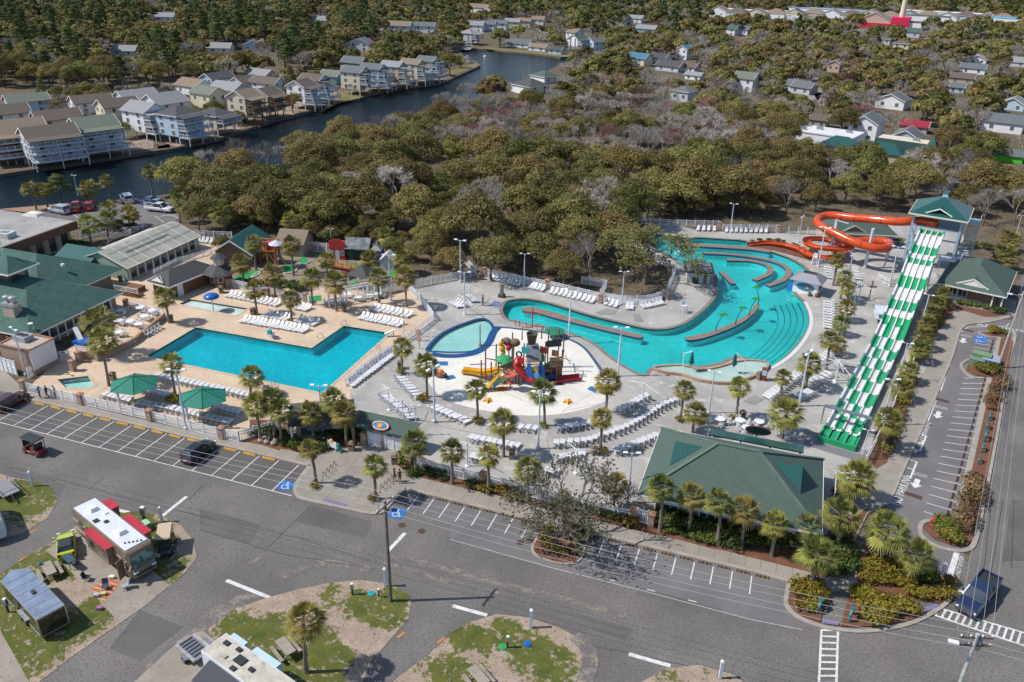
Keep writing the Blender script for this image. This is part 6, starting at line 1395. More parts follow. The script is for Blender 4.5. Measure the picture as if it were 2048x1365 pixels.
for pts,z in (([(560,455),(650,430),(700,470),(600,500)],1.9),([(480,520),(560,500),(600,540),(500,560)],1.4),([(860,470),(930,455),(940,500),(870,515)],1.9)): platform(pts,z,deckm)
for a,b in (((500,450,3.2),(600,400,3.2)),((600,400,3.2),(660,420,3.2)),((940,440,3.3),(1060,430,3.3)),((480,500,2.3),(570,480,2.6)),((400,540,2.6),(500,480,3.2)),((700,370,3.6),(860,360,3.6))): MB().bar(Hp(*a),Hp(*b),.09).build('rail',pw,T)
for x,y,z,m in ((655,400,3.9,redp),(700,300,5.6,tealp),(890,300,5.0,M('mast_red')),(1000,330,4.6,brownwood)): v=Hp(x,y,z); MB().box(v.x-.5,v.y-.1,v.z-.5,v.x+.5,v.y+.1,v.z+.4).build('panel',m,T)
for x,y in ((940,480),(1010,470)): v=Hp(x,y,2.0); MB().cbox((v.x,v.y,1.6),(1.2,.9,1.6)).build('crate',brownwood,T)
# spray props behind the pad
for i,(c,x,y) in enumerate((('h',780,380),('h',815,390),('h',870,400),('h',960,415),('h',1010,425))):
    t=prop('spray_cannon',f'small copper spray cannon, {nth(i)} from the left behind the play fort','water feature',c,x,y); MB().tube([(0,0,0),(0,0,.9)],.07,7).build('post',M('copper_pipe'),t); MB().tube([(-.3,0,.9),(.35,0,1.15)],.08,7).build('nozzle',M('mast_red') if i%2 else steel,t)
t=prop('round_canopy','round green disc roof behind the play fort','canopy','h',1100,475); MB().tube([(0,0,0),(0,0,1.)],.1,8).build('post',steel,t); MB().lathe([(1.6,1.),(1.6,1.1),(.2,1.3)],18).build('disc',M('disc_green',(.02,.16,.1)),t)
# ================================================================ VEHICLES, PEOPLE, POLES, CAMP
rimm=M('wheel_rim',(.35,.36,.38),None,1,.35,.7); tlm=M('tail_light',(.35,.01,.01),None,1,.3); hlm=M('head_light',(.7,.72,.75),None,1,.15)
def paint(n,c): return M(n,c,None,1,.25,.1,spec=.6,coat=.6)
def wheel(t,x,y,r=.34,w=.22):
    e=bpy.data.objects.new('wheel',MB().tube([(0,-w/2,0),(0,w/2,0)],r,14).mesh('wheel',black)); link(e,t); e.location=(x,y,r)
    MB().tube([(0,-w/2-.012,0),(0,w/2+.012,0)],r*.58,10).build('rim',rimm,e)
def loft(mb,st,z0,mi=0):
    """stations (x, z_top, half width) -> rounded body"""
    vs=[];n=8
    for x,z,h in st: vs += [(x,-h*.92,z0),(x,-h,z0+(z-z0)*.3),(x,-h*.97,z0+(z-z0)*.75),(x,-h*.82,z),(x,h*.82,z),(x,h*.97,z0+(z-z0)*.75),(x,h,z0+(z-z0)*.3),(x,h*.92,z0)]
    fs=[(k*n+j,k*n+(j+1)%n,(k+1)*n+(j+1)%n,(k+1)*n+j) for k in range(len(st)-1) for j in range(n)]
    fs+= [tuple(range(n))[::-1],tuple((len(st)-1)*n+j for j in range(n))]; return mb.add(vs,[f[::-1] for f in fs],mi)
def cabin(mb,xb0,xb1,xt0,xt1,zb,zt,hb,ht,mg,mr):
    v=[(xb0,-hb,zb),(xb1,-hb,zb),(xb1,hb,zb),(xb0,hb,zb),(xt0,-ht,zt),(xt1,-ht,zt),(xt1,ht,zt),(xt0,ht,zt)]
    mb.add(v,[(0,1,5,4),(1,2,6,5),(2,3,7,6),(3,0,4,7)],mg)
    r=[(xt0-.05,-ht-.03,zt),(xt1+.05,-ht-.03,zt),(xt1+.05,ht+.03,zt),(xt0-.05,ht+.03,zt),(xt0+.1,-ht*.85,zt+.07),(xt1-.1,-ht*.85,zt+.07),(xt1-.1,ht*.85,zt+.07),(xt0+.1,ht*.85,zt+.07)]
    mb.add(r,[(3,2,1,0),(0,1,5,4),(1,2,6,5),(2,3,7,6),(3,0,4,7),(4,5,6,7)],mr)
    for a,b in ((0,4),(1,5),(2,6),(3,7)): mb.bar(v[a],v[b],.09,.09,mr)
    for s in (-1,1):
        xm=(xb0+xb1)/2-.1; mb.bar((xm,s*hb*1.005,zb),((xt0+xt1)/2,s*ht*1.005,zt),.1,.04,mr)
def car(label,loc,rz,m,kind='suv',s=1.,z=.03):
    nm={'suv':'parked_car','hatch':'hatchback_car','pickup':'pickup_truck'}[kind]; t=thing(nm,label,'pickup truck' if kind=='pickup' else 'car',(loc[0],loc[1],z),rz,None,s)
    mb=MB(); L=2.35
    if kind=='suv': loft(mb,[(-2.35,.85,.72),(-2.25,1.05,.86),(-1,1.08,.92),(.9,1.06,.92),(1.6,1.0,.9),(2.15,.88,.84),(2.35,.68,.7)],.28); bb=mb.build('body',m,t,False); mb=MB(); cabin(mb,-2.2,1.1,-1.95,.3,1.05,1.62,.84,.66,0,1); mb.build('cabin',[glass,m],t)
    elif kind=='hatch': L=1.9; loft(mb,[(-1.9,.75,.68),(-1.8,.95,.8),(-.6,.98,.84),(.7,.95,.84),(1.4,.86,.8),(1.75,.75,.74),(1.9,.6,.62)],.24); mb.build('body',m,t); mb=MB(); cabin(mb,-1.45,.6,-1.15,.1,.95,1.36,.7,.56,0,1); mb.build('soft_top',[glass,darkm],t)
    else:
        L=2.95; loft(mb,[(-2.95,1.02,.86),(-2.8,1.08,.93),(1.0,1.1,.96),(1.9,1.08,.95),(2.6,1.0,.9),(2.95,.8,.8)],.4); mb.box(-2.85,-.78,1.085,-.75,.78,1.09,1); mb.build('body',[m,darkm],t)
        mb=MB()
        for y in (-.88,.8): mb.box(-2.9,y,1.05,-.7,y+.08,1.32)
        mb.box(-2.95,-.88,1.05,-2.87,.88,1.32); mb.build('bed_wall',m,t)
        mb=MB(); cabin(mb,-.75,1.55,-.55,.75,1.08,1.78,.86,.7,0,1); mb.build('cabin',[glass,m],t)
        mb=MB(); mb.box(2.9,-.6,.55,3.0,.6,.95); mb.build('grille',M('chrome_grille',(.2,.2,.21),(.04,.04,.04),6,.3,.5),t)
    wb=L*.6
    for x in (-wb,wb):
        for y in (-.8,.8): wheel(t,x,y*(.9 if kind=='hatch' else 1),.3 if kind=='hatch' else .36)
    for y in (-.62,.62): MB().box(L-.1,y-.17,.68,L+.02 if kind!='pickup' else L-.0,y+.17,.86).build('headlight',hlm,t); MB().box(-L-.02,y-.12,.72,-L+.12,y+.12,1.0).build('tail_light',tlm,t)
    for y in (-1.,1.): MB().box(.75,y-.1,1.05,.95,y+.1,1.2).build('wing_mirror',m,t)
    MB().box(-L-.03,-.25,.62,-L+.02,.25,.75).build('number_plate',white,t)
    return t
blkp=paint('black_paint',(.012,.014,.02)); navyp=paint('navy_paint',(.015,.03,.075)); limep=paint('lime_paint',(.42,.50,.015)); silvp=paint('silver_paint',(.42,.45,.5)); redc=paint('red_paint',(.33,.015,.015)); marp=paint('maroon_paint',(.06,.018,.015)); whp=paint('white_paint',(.62,.63,.65)); dbl=paint('deep_blue_paint',(.02,.04,.17)); stlb=paint('steel_blue_paint',(.16,.24,.36))
car('black wagon parked in the bay nose toward the kerb',(-62.45,66.4),pi/2-.02,blkp)
p=G1('f',-10,880/3 if False else 340); car('maroon car cut by the left photo edge in the first bay',(-91.9-2.75*.5+.2,67.3),pi/2,marp)
car('dark blue pickup truck driving at the corner crosswalk',(23.4,72.8),atan2(-6.9,-3.6),navyp,'pickup',1.12)
car('lime green hatchback with black soft top beside the motorhome',G1('t',100,855),atan2(2.9,-3.1),limep,'hatch',1.05,.07)
for s,rz,m,k,sc2,l in (('s 275,385',pi-.12,silvp,'suv',1.2,'silver car nearest the brown building in the canal lot'),('s 505,345',pi*.72,redc,'pickup',1.05,'red pickup truck under the dark cedar in the canal lot'),('s 690,330',pi*.72,redc,'suv',1.1,'red car parked right of the red pickup truck'),('s 1195,230',pi*.8,whp,'suv',1.25,'white car alone at the canal edge of the lot'),('s 1520,275',-.05,dbl,'pickup',1.1,'blue pickup truck carrying a bush in its bed'),('s 1610,310',0.,stlb,'pickup',1.1,'steel blue pickup truck between blue and white trucks'),('s 1640,365',.08,whp,'pickup',1.15,'white pickup truck with black wheels in the canal lot')): p=G(s)[0]; car(l,p,rz,m,k,sc2)
# golf carts
def cart(label,loc,rz,mb_,mroof,seat,z=.03,s=1.):
    t=thing('golf_cart',label,'golf cart',(loc[0],loc[1],z),rz,None,s); mb=MB(); loft(mb,[(-1.3,.6,.55),(-1.2,.72,.6),(-.2,.74,.6),(0,.42,.6),(.6,.42,.58),(.75,.78,.56),(1.25,.66,.5),(1.35,.5,.42)],.22); mb.build('body',mb_,t)
    MB().box(-.55,-.52,.74,.0,.52,.9).build('seat',seat,t); MB().box(-.68,-.52,.85,-.55,.52,1.3).build('backrest',seat,t)
    mb=MB(); mb.cbox((0,0,1.92),(2.3,1.25,.09),0,0,(.94,.9)); mb.build('roof',mroof,t)
    for x in (-.95,.85):
        for y in (-.55,.55): MB().bar((x,y,.6),(x*.95,y,1.88),.05).build('roof_post',darkm,t)
    for x in (-.85,.9):
        for y in (-.5,.5): wheel(t,x,y,.25,.2)
    MB().box(.86,-.5,.8,.88,.5,1.6).build('windscreen',glass,t); return t
p=G1('f',262,755); cart('red golf cart with dark roof driving along the street',p,pi-.1,paint('cart_red',(.16,.018,.018)),darkm,M('seat_dark',(.05,.045,.045)),.03,1.15)
cart('dark golf cart with beige roof parked beside the motorhome',(-54.4,51.3),atan2(-1.7,1.2),paint('dark_cart',(.03,.035,.045)),M('beige_roof',(.46,.36,.26)),M('seat_tan',(.45,.25,.1)),.06,1.15)
# motorhome
mrz=radians(-19.2); brz=M('motorhome_brown',(.165,.12,.09),(.21,.16,.12),.5,.35,.1,coat=.4); crm=M('motorhome_roof',(.60,.62,.66),(.52,.54,.58),.8,.5); awn=M('awning_red',(.42,.025,.045),(.34,.018,.035),1.2,.7)
ce=Vector((-58.7,49.0)); t=thing('motorhome','large brown motorhome with white roof and red awnings on the slide outs','motorhome',(ce.x,ce.y,.065),mrz)
mb=MB(); mb.box(-5.6,-1.28,.45,5.2,1.28,3.45); mb.add([(5.2,-1.28,.45),(5.75,-1.1,.5),(5.75,1.1,.5),(5.2,1.28,.45),(5.2,-1.28,3.45),(5.45,-1.15,3.3),(5.45,1.15,3.3),(5.2,1.28,3.45)],[(0,1,5,4),(1,2,6,5),(2,3,7,6),(4,5,6,7)]); mb.build('body',brz,t)
mb=MB(); mb.box(-5.6,-1.33,1.0,5.2,1.33,1.25); mb.box(-5.6,-1.335,2.2,5.,1.335,2.26); mb.build('body_stripe',M('stripe_tan',(.36,.29,.22)),t)
MB().box(-5.3,-1.12,3.45,4.9,1.12,3.54).build('roof',crm,t)
for x in (-3.6,2.0): mb=MB(); mb.cbox((x,.0,3.72),(1.15,.85,.38),0,0,(.75,.75)); mb.build('roof_air_unit',white,t)
for x,y,a in ((-2.0,.55,.4),(-.6,-.1,.4),(-1.5,-.7,.5)): MB().cbox((x,y,3.6),(a,a,.12)).build('roof_vent',darkm if x>-1.9 else white,t)
for k in range(5): MB().cbox((3.9+.2*k,-.6+.3*k,3.6),(.1,.14,.14)).build('roof_aerial',darkm,t)
mb=MB(); mb.add([(5.77,-1.05,1.5),(5.77,1.05,1.5),(5.5,1.1,2.95),(5.5,-1.1,2.95)],[(0,1,2,3)]); mb.build('windscreen',M('windscreen_glass',(.05,.10,.09),(.2,.28,.26),1.2,.06,lo=.5,hi=.6),t)
mb=MB(); mb.box(5.72,-.9,.75,5.8,.9,.95); mb.build('grille',darkm,t)
for y in (-.9,.9): MB().box(5.65,y-.22,1.05,5.82,y+.22,1.2).build('headlight',hlm,t); MB().bar((5.5,y*1.3,1.9),(5.9,y*1.75,1.7),.18,.3).build('wing_mirror',brz,t)
for x0,x1,y,zt in ((-4.3,-2.6,1.28,3.2),(-.4,3.6,1.28,3.2)): MB().box(x0,y,.9,x1,y+.85,zt).build('slide_out',brz,t); MB().box(x0-.1,y-.05,zt,x1+.1,y+.95,zt+.09).build('awning',awn,t)
MB().box(-1.6,-1.95,1.0,2.6,-1.28,2.9).build('slide_out',brz,t); MB().box(-1.7,-2.05,2.92,2.7,-1.25,3.0).build('awning',awn,t)
for x in (-4.4,-3.0,-.9,1.5): MB().box(x,-1.345 if x<-1.6 else -1.97,1.7,x+.8,-1.33 if x<-1.6 else -1.95,2.5).build('window',glass,t)
MB().bar((4.4,-1.35,1.5),(4.75,-2.15,1.5),.05,2.1).build('door',brz,t)
for x in (-3.2,-2.1,3.9):
    for y in (-1.15,1.15): wheel(t,x,y,.48,.3)
# cargo trailer
czr=atan2(-3.0,7.5); t=thing('cargo_trailer','black enclosed cargo trailer with dented silver roof and pointed nose','trailer',(-59.15,39.7,.06),czr+.03)
mb=MB(); v=[(-3.6,-1.2),(3.7,-1.2),(3.7,1.2),(-3.6,1.2),(-4.5,.0)]; mb.prism(v,.4,2.45); mb.build('body',M('trailer_black',(.02,.019,.016),(.035,.03,.025),.7,.12,coat=.6),t)
rfz=M('trailer_roof',(.34,.39,.46),(.5,.55,.62),.9,.25,.7,bmp=.5,bsc=1.2); MB().prism(v,2.45,2.52).build('roof',rfz,t)
mb=MB()
for k in range(6): mb.bar((-2.9+1.2*k,-1.2,2.53),(-2.9+1.2*k,1.2,2.53),.05,.03)
mb.build('roof_seam',steel,t)
mb=MB()
for a,b in zip(v,v[1:]+v[:1]): mb.bar((*a,2.44),(*b,2.44),.08,.14); mb.bar((*a,.42),(*b,.42),.06,.1)
for y in (-1.2,1.2): mb.bar((3.7,y,.4),(3.7,y,2.45),.14)
mb.build('metal_trim',M('brushed_trim',(.42,.40,.36),None,1,.35,.6),t); MB().cbox((.1,.1,2.6),(.5,.35,.12)).build('roof_vent',darkm,t)
for x in (-.3,.6):
    for y in (-1.25,1.25): wheel(t,x,y,.35,.2)
MB().box(-.8,-1.4,.72,1.1,-1.2,.8).build('mudguard',steel,t)
# travel trailer at the bottom edge
tz=atan2(-2.1,7.5); t=thing('travel_trailer','white travel trailer with stained roof cut by the bottom photo edge','trailer',(-35.4,38.95,.06),tz)
mb=MB(); mb.box(-4.4,-1.25,.5,5.,1.25,3.15); mb.build('body',M('trailer_white',(.62,.64,.67),(.5,.53,.57),.7,.4),t); MB().box(-4.3,-1.15,3.15,5.,1.15,3.21).build('roof',M('stained_roof',(.52,.49,.43),(.40,.37,.31),.8,.8,c3=(.28,.25,.2),sc3=2,lo3=.52,hi3=.75),t)
for x,y,a in ((-3.3,.5,.55),(-1.9,.65,.5),(-.9,.0,1.),(-2.3,-.5,.45),(-.7,-.9,.5),(.6,-.1,.5)): MB().cbox((x,y,3.28),(a,a*.75,.16)).build('roof_vent',darkm if a!=.45 else S_tan,t)
MB().box(-4.,1.25,1.,-2.2,1.75,3.).build('slide_out',S_blue,t); MB().box(-1.2,1.25,1.,1.8,1.9,3.).build('slide_out',S_blue,t); MB().add([(-3.2,-1.3,3.0),(2.5,-1.3,3.0),(2.5,-3.2,2.3),(-3.2,-3.2,2.3)],[(3,2,1,0)]).build('awning',M('awning_charcoal',(.045,.05,.06)),t)
MB().box(-4.42,-1.,1.2,-4.38,.3,2.4).build('nose_panel',M('decal_stripe',(.5,.55,.62),(.15,.17,.2),.9,.4,lo=.5,hi=.55),t)
for x in (0,.9): wheel(t,x,-1.2,.38,.22); wheel(t,x,1.2,.38,.22)
# utility trailer
t=thing('utility_trailer','small grey flatbed utility trailer behind the white travel trailer','trailer',(-42.7,40.9,.03),tz-.05)
MB().box(-1.4,-.95,.55,1.4,.95,.62).build('frame',steel,t)
for k in range(6): MB().box(-1.3+.42*k,-.6,.62,-1.1+.42*k,.6,.66).build('slat',darkm,t)
for y in (-.95,.75): MB().box(-1.4,y,.62,1.4,y+.25,.72).build('side_plank',M('plank_grey',(.36,.35,.33),(.26,.25,.24),2),t)
for y in (-1.15,1.15): wheel(t,.3,y,.34,.22); MB().box(-.1,y-.15,.7,.8,y+.15,.78).build('mudguard',steel,t)
MB().bar((1.4,0,.55),(2.4,0,.55),.1).build('drawbar',darkm,t)
# rig at the left edge
t=thing('travel_trailer','white camper with curved dark windows cut by the left edge','trailer',(-73.6,47.2,.06),-.55); loft(mb:=MB(),[(-3,2.3,1.1),(-2.5,2.9,1.25),(2.,2.9,1.25),(2.8,2.4,1.2),(3.1,1.5,1.05)],.5); mb.build('body',M('trailer_white'),t); MB().box(-2,1.2,1.5,1.5,1.27,2.3).build('window',glass,t); MB().box(2.7,-.8,1.5,2.95,.8,2.2).build('window',glass,t); wheel(t,0,1.2,.38); wheel(t,.9,1.2,.38)
t=thing('utility_trailer','open grey metal trailer with rails at the left photo edge','trailer',(-77.2,52.4,.03),-.35); MB().box(-1.8,-.9,.6,1.5,.9,.7).build('frame',M('bed_grey',(.2,.2,.21)),t)
for a,b in (((-1.8,-.9,1.2),(1.5,-.9,1.2)),((-1.8,.9,1.2),(1.5,.9,1.2)),((1.5,-.9,1.2),(1.5,.9,1.2))): MB().bar(a,b,.07).build('rail',steel,t)
for x,y in ((-1.8,-.9),(1.5,-.9),(1.5,.9),(-1.8,.9)): MB().bar((x,y,.65),(x,y,1.2),.07).build('rail_post',steel,t)
MB().bar((1.5,0,.6),(2.7,-.2,.5),.12).build('drawbar',darkm,t); wheel(t,0,.95,.33); wheel(t,0,-.95,.33)
# ---------------- picnic tables, grill, rug
pcn=[0]; plank=stripes('picnic_wood',(.33,.29,.24),(.15,.13,.1),1,.16,.12,.9,0,.3,(.22,.19,.155),2)
def picnic_proto():
    t=thing('picnic_table','x','picnic table'); MB().box(-.95,-.4,.72,.95,.4,.78).build('table_top',plank,t)
    for y in (-.75,.75): MB().box(-.95,y-.14,.42,.95,y+.14,.47).build('bench',plank,t)
    for x in (-.6,.6): MB().bar((x,-.75,.02),(x,.25,.72),.09).build('leg',wood,t); MB().bar((x,.75,.02),(x,-.25,.72),.09).build('leg',wood,t)
    return t
PT=picnic_proto()
for c,x,y,rz,w in (('q',565,175,-.5,'beside the black cargo trailer'),('n',590,1050,-.5,'right of the white travel trailer'),('o',195,1250,-.6,'at the bottom edge in the sand')): p=G1(c,x,y); place(PT,pcn,(p.x,p.y,.06),rz,'weathered grey picnic table '+w,'picnic tables',1.15)
p=G1('q',505,120); t=thing('camp_kettle','small blue pot on the picnic table by the cargo trailer','pot',(p.x-.1,p.y-.3,.96)); MB().lathe([(.16,0),(.2,.2),(.12,.32)],10).build('pot_body',stlb,t); MB().ball((0,0,.36),.05).build('lid_knob',darkm,t)
p=G1('q',860,110); t=thing('kettle_grill','round black kettle grill on a tripod by the lime hatchback','grill',(p.x,p.y,.065)); MB().ball((0,0,.75),(.32,.32,.28)).build('bowl',darkm,t)
for k in range(3): a=k*2.1; MB().bar((.1*cos(a),.1*sin(a),.6),(.35*cos(a),.35*sin(a),0),.04).build('leg',steel,t)
p=G1('q',790,70); t=thing('griddle_table','dark blue griddle table behind the lime hatchback','grill',(p.x,p.y,.065),mrz); MB().box(-.75,-.35,.8,.75,.35,.95).build('griddle',M('griddle_blue',(.03,.07,.11)),t)
for x in (-.6,.6):
    for y in (-.28,.28): MB().bar((x,y,0),(x,y,.8),.05).build('leg',darkm,t)
L=G('q 1010,320 1250,165 1335,275 1160,480'); c=sum(L,Vector())/4; t=thing('patio_rug','orange and brown striped patio rug beside the motorhome door','rug',(c.x,c.y,.064)); MB().prism([tuple((q-c)[:2]) for q in L],0,.012).build('rug_cloth',stripes('rug_orange',(.42,.15,.07),(.5,.33,.22),1,.5,.25,.95,0,.1,(.3,.09,.04),1.5),t)
def camp_chair(label,c,x,y,m,rz): 
    p=G1(c,x,y); t=thing('camp_chair',label,'chair',(p.x,p.y,.08),rz,None,1.); MB().box(-.28,-.28,.4,.28,.28,.44).build('seat',m,t); MB().bar((-.0,.28,.42),(0,.42,.95),.56,.04).build('backrest',m,t)
    for x in (-.26,.26): MB().bar((x,-.26,0),(x,.26,.42),.035).build('leg',darkm,t); MB().bar((x,.26,0),(x,-.26,.42),.035).build('leg',darkm,t)
camp_chair('blue folding camp chair in the middle of the orange rug','q',1180,330,M('cloth_navy',(.03,.06,.13)),.6); camp_chair('black folding camp chair at the rug edge by the grill','q',980,235,M('cloth_black',(.03,.035,.05)),1.9); camp_chair('grey folding camp chair near the motorhome front corner','q',1400,330,M('cloth_grey',(.25,.3,.36)),-.6)
for c,x,y,m,l in (('q',1250,215,white,'white storage box on the orange rug'),('q',1155,400,M('box_lime',(.45,.45,.2)),'pale green storage tub at the rug corner'),('q',1080,415,S_grey,'grey storage tub left of the orange rug'),('q',1115,560,M('toy_pink',(.4,.12,.25),(.15,.1,.25),3),'pink and purple toy pile on the grass edge')):
    p=G1(c,x,y); t=thing('storage_tub',l,'box',(p.x,p.y,.07),.4,None,.7); MB().cbox((0,0,.2),(.6,.42,.4),0,0,(1.1,1.1)).build('tub_body',m,t); MB().cbox((0,0,.42),(.7,.5,.05)).build('lid',m,t)
p=G1('t',1120,580); t=thing('utility_box','small pale green utility box behind the motorhome awning','utility box',(p.x,p.y,.06),mrz); MB().cbox((0,0,.4),(1.,.8,.8),0,0,(.9,.9)).build('casing',M('box_green',(.16,.36,.2)),t); MB().cbox((0,0,.83),(1.0,.8,.06)).build('lid',M('box_green_pale',(.3,.5,.33)),t)
t=thing('concrete_steps','x','x') if False else None
# ---------------- site posts
sp=[0]
def sitepost_proto():
    t=thing('site_post','x','post'); MB().box(-.11,-.11,0,.11,.11,1.9).build('shaft',M('post_pale',(.5,.56,.64)),t); mb=MB(); mb.cbox((0,0,1.96),(.3,.3,.12),0,0,(.6,.6)); mb.build('cap',white,t); return t
SPP=sitepost_proto()
for c,x,y,ty,w in (('m',210,107,12,'on the left grass island'),('t',1330,485,292,'at the right of the motorhome island'),('n',1265,592,470,'behind the big wood pole'),('o',551,877,752,'on the sandy island with the blue ring'),('o',1840,1222,1102,'at the bottom edge under the street'),('p',1478,552,436,'by the exit stop line')):
    p=G1(c,x,y); h=hgt(px(c,x,y),px(c,x,ty)[1]); place(SPP,sp,(p.x,p.y,.06),.3,'square white site number post '+w,'site number posts',h/2.02)
mt_=[0]
def meter_proto():
    t=thing('power_pedestal','x','power pedestal'); MB().box(-.1,-.08,0,.1,.08,1.1).build('stem',darkm,t); MB().box(-.2,-.15,1.0,.2,.15,1.7).build('meter_box',steel,t); MB().cbox((0,0,1.76),(.35,.3,.12)).build('cap',white,t); return t
MP=meter_proto()
for c,x,y,s,w in (('t',1115,520,1.25,'behind the red slide out awning'),('n',1042,650,.75,'with teal base on the brown grass'),('o',393,1012,.75,'beside the blue ring in the grass'),('q',95,590,.9,'left of the cargo trailer wheels'),('n',1222,668,.55,'near the foot of the wood pole')): p=G1(c,x,y); place(MP,mt_,(p.x,p.y,.06),.2,'campsite power pedestal '+w,'campsite power pedestals',s)
for c,x,y,m,l in (('o',527,990,bluep,'flat blue plastic ring lid in the grass'),('n',1170,645,tealp,'flat teal round lid in the brown grass'),('o',360,1010,greenp,'green hose coil by the power pedestal')): p=G1(c,x,y); t=thing('ground_lid',l,'lid',(p.x,p.y,.06)); MB().lathe([(.36,0),(.36,.08),(.2,.1)],14).build('disc',m,t); MB().lathe([(.1,.1),(.1,.13)],8).build('knob',m,t)
# ---------------- utility poles and wires
def upole(label,base,h,lean=(0,0),arm=None,armrz=0.,lamp=None,m=poles_w,tr=False):
    t=thing('utility_pole',label,'utility pole',(base[0],base[1],0)); top=Vector((lean[0],lean[1],h)); MB().tube([(0,0,0),top*.5,top],[.19,.16,.13],9).build('pole',m,t)
    for dz,al in (arm or []):
        u=Vector((cos(armrz),sin(armrz),0)); b=top+Vector((0,0,-dz)); a_=MB().bar(b-u*al,b+u*al,.12,.14).build('crossarm',poles_w,t)
        for k in (-.92,-.35,.35,.92): q=b+u*al*k; MB().lathe([(.04,0),(.07,.1),(.05,.22)],7,tuple(q+Vector((0,0,.05)))).build('insulator',trim,t)
    if lamp: MB().tube([top*.9,top*.9+Vector((lamp[0]*.5,lamp[1]*.5,.5)),top*.9+Vector((lamp[0],lamp[1],.5))],.05,6).build('lamp_arm',steel,t); MB().cbox(tuple(top*.9+Vector((lamp[0],lamp[1],.5))),(.7,.3,.15)).build('lamp_head',M('lamp_white'),t)
    if tr: mb=MB(); q=top+Vector((.3,.35,-1.6)); mb.lathe([(.28,0),(.3,.1),(.3,.9),(.15,1.)],12,tuple(q)); mb.build('transformer',steel,t)
    return t
PA_,PB=Vector((-29.6,52.6,11.5)),Vector((17.8,53.0,11.8))
upole('tall weathered wood pole with crossarm on the grass island',PA_,11.7,(0,0),[(.5,1.3)],pi/2-.15)
upole('pale pole crowded with crossarms and transformer at the bottom right corner',(17.9,53.2),12.3,(0,0),[(.35,1.2),(1.1,1.2)],.3,( -1.5,-.6),M('pole_concrete',(.42,.43,.43),(.34,.35,.35),2),True)
e0=G1('E',650,1130); upole('leaning grey wood pole beside the golf cart lot islands',e0,12.2,(.8,1.9),[(.8,.6)],.2,(-1.6,.2),M('pole_grey',(.36,.34,.31),(.26,.24,.22),2))
def wire(label,a,b,sag=.5,r=.016): 
    a=Vector(a); b=Vector(b); L=[a.lerp(b,k/12)-Vector((0,0,sag*4*(k/12)*(1-k/12))) for k in range(13)]
    o=MB().tube(L,r,4).build('power_line',M('wire_grey',(.33,.34,.36),None,1,.4)); return tag(o,label,'power line','overhead power lines')
for i,(dy,dz) in enumerate(((1.25,.2),(.45,.2),(-.45,.2),(-1.2,.2))):
    if i<3: wire(f'thin overhead wire crossing the parking bays, {nth(i)} from the far kerb',(-128,52.6+dy,11.6),PA_+Vector((dy*.1,dy,dz)),.9)
    wire(f'overhead wire between the two street poles, {nth(i)} from the far kerb',PA_+Vector((dy*.1,dy,dz)),PB+Vector((dy*.2,dy,.3)),.9)
for i in range(4):
    wire(f'overhead wire running up the right road, {nth(i)} from the left',PB+Vector((-1.2+.8*i,.3,.4-.7*(i%2))),(34.3+.5*i,131.,11.6-.5*(i%2)),.7); wire(f'overhead wire at the far right road end, {nth(i)} from the left',(34.3+.5*i,131.,11.6-.5*(i%2)),(52+.5*i,205.,11.4),.7)
    wire(f'overhead wire toward the right photo edge, {nth(i)} from the far side',PB+Vector((.3,1.2-.8*i,.4)),(75,56-.8*i,11.6),.8)
# ---------------- wheel stops
wsn={'y':[0],'g':[0],'b':[0]}
def wstop(key,m):
    t=thing('wheel_stop','x','wheel stop'); mb=MB(); mb.cbox((0,0,.075),(1.8 if key=='y' else 1.25,.22,.15),0,0,(.97,.6)); mb.build('bar',m,t); 
    for x in (-.5,.5): MB().lathe([(.03,.15),(.03,.16)],6,(x,0,0)).build('bolt',darkm,t)
    return t
WY=wstop('y',M('stop_yellow',(.62,.34,.02),(.5,.27,.03),2,.7)); WG=wstop('g',stripes('stop_rubber',(.03,.028,.027),(.35,.16,.02),0,.42,.22,.8)); WB=wstop('b',stripes('stop_rubber_dark',(.045,.03,.028),(.13,.04,.03),0,.5,.2,.8))
for k in range(15): 
    if k!=9 or True: place(WY,wsn['y'],(-91.35+2.745*(k-.5)+.1,68.75,.03),rng.uniform(-.03,.03),f'yellow concrete wheel stop, {nth(k)} from the left by the pool fence','yellow wheel stops')
for k in range(8): place(WG,wsn['g'],(-33.4+1.9*k,68.72,.03),0,f'black and yellow rubber wheel stop, {nth(k)} right of the plaza','rubber wheel stops')
for k in range(10): place(WG,wsn['g'],(-13.6+1.9*k,68.72,.03),0,f'black and yellow rubber wheel stop, {nth(k)} right of the tree island','rubber wheel stops')
dR=(R0[1]-R0[0]).normalized(); nR=Vector((-dR.y,dR.x,0))
for k in range(21): q=R0[0].lerp(R0[1],(k-.5)/20)+nR*.55; place(WB,wsn['b'],(q.x,q.y,.03),atan2(dR.y,dR.x),f'dark wheel stop, {nth(k)} from the near end of the cart lot','dark wheel stops')
for k in range(5): q=Lu[2].lerp(Lu[3],(k+.4)/4.4)+nR*.5; place(WB,wsn['b'],(q.x,q.y,.03),atan2(dR.y,dR.x),f'dark wheel stop, {nth(k)} in the upper cart bays','dark wheel stops')
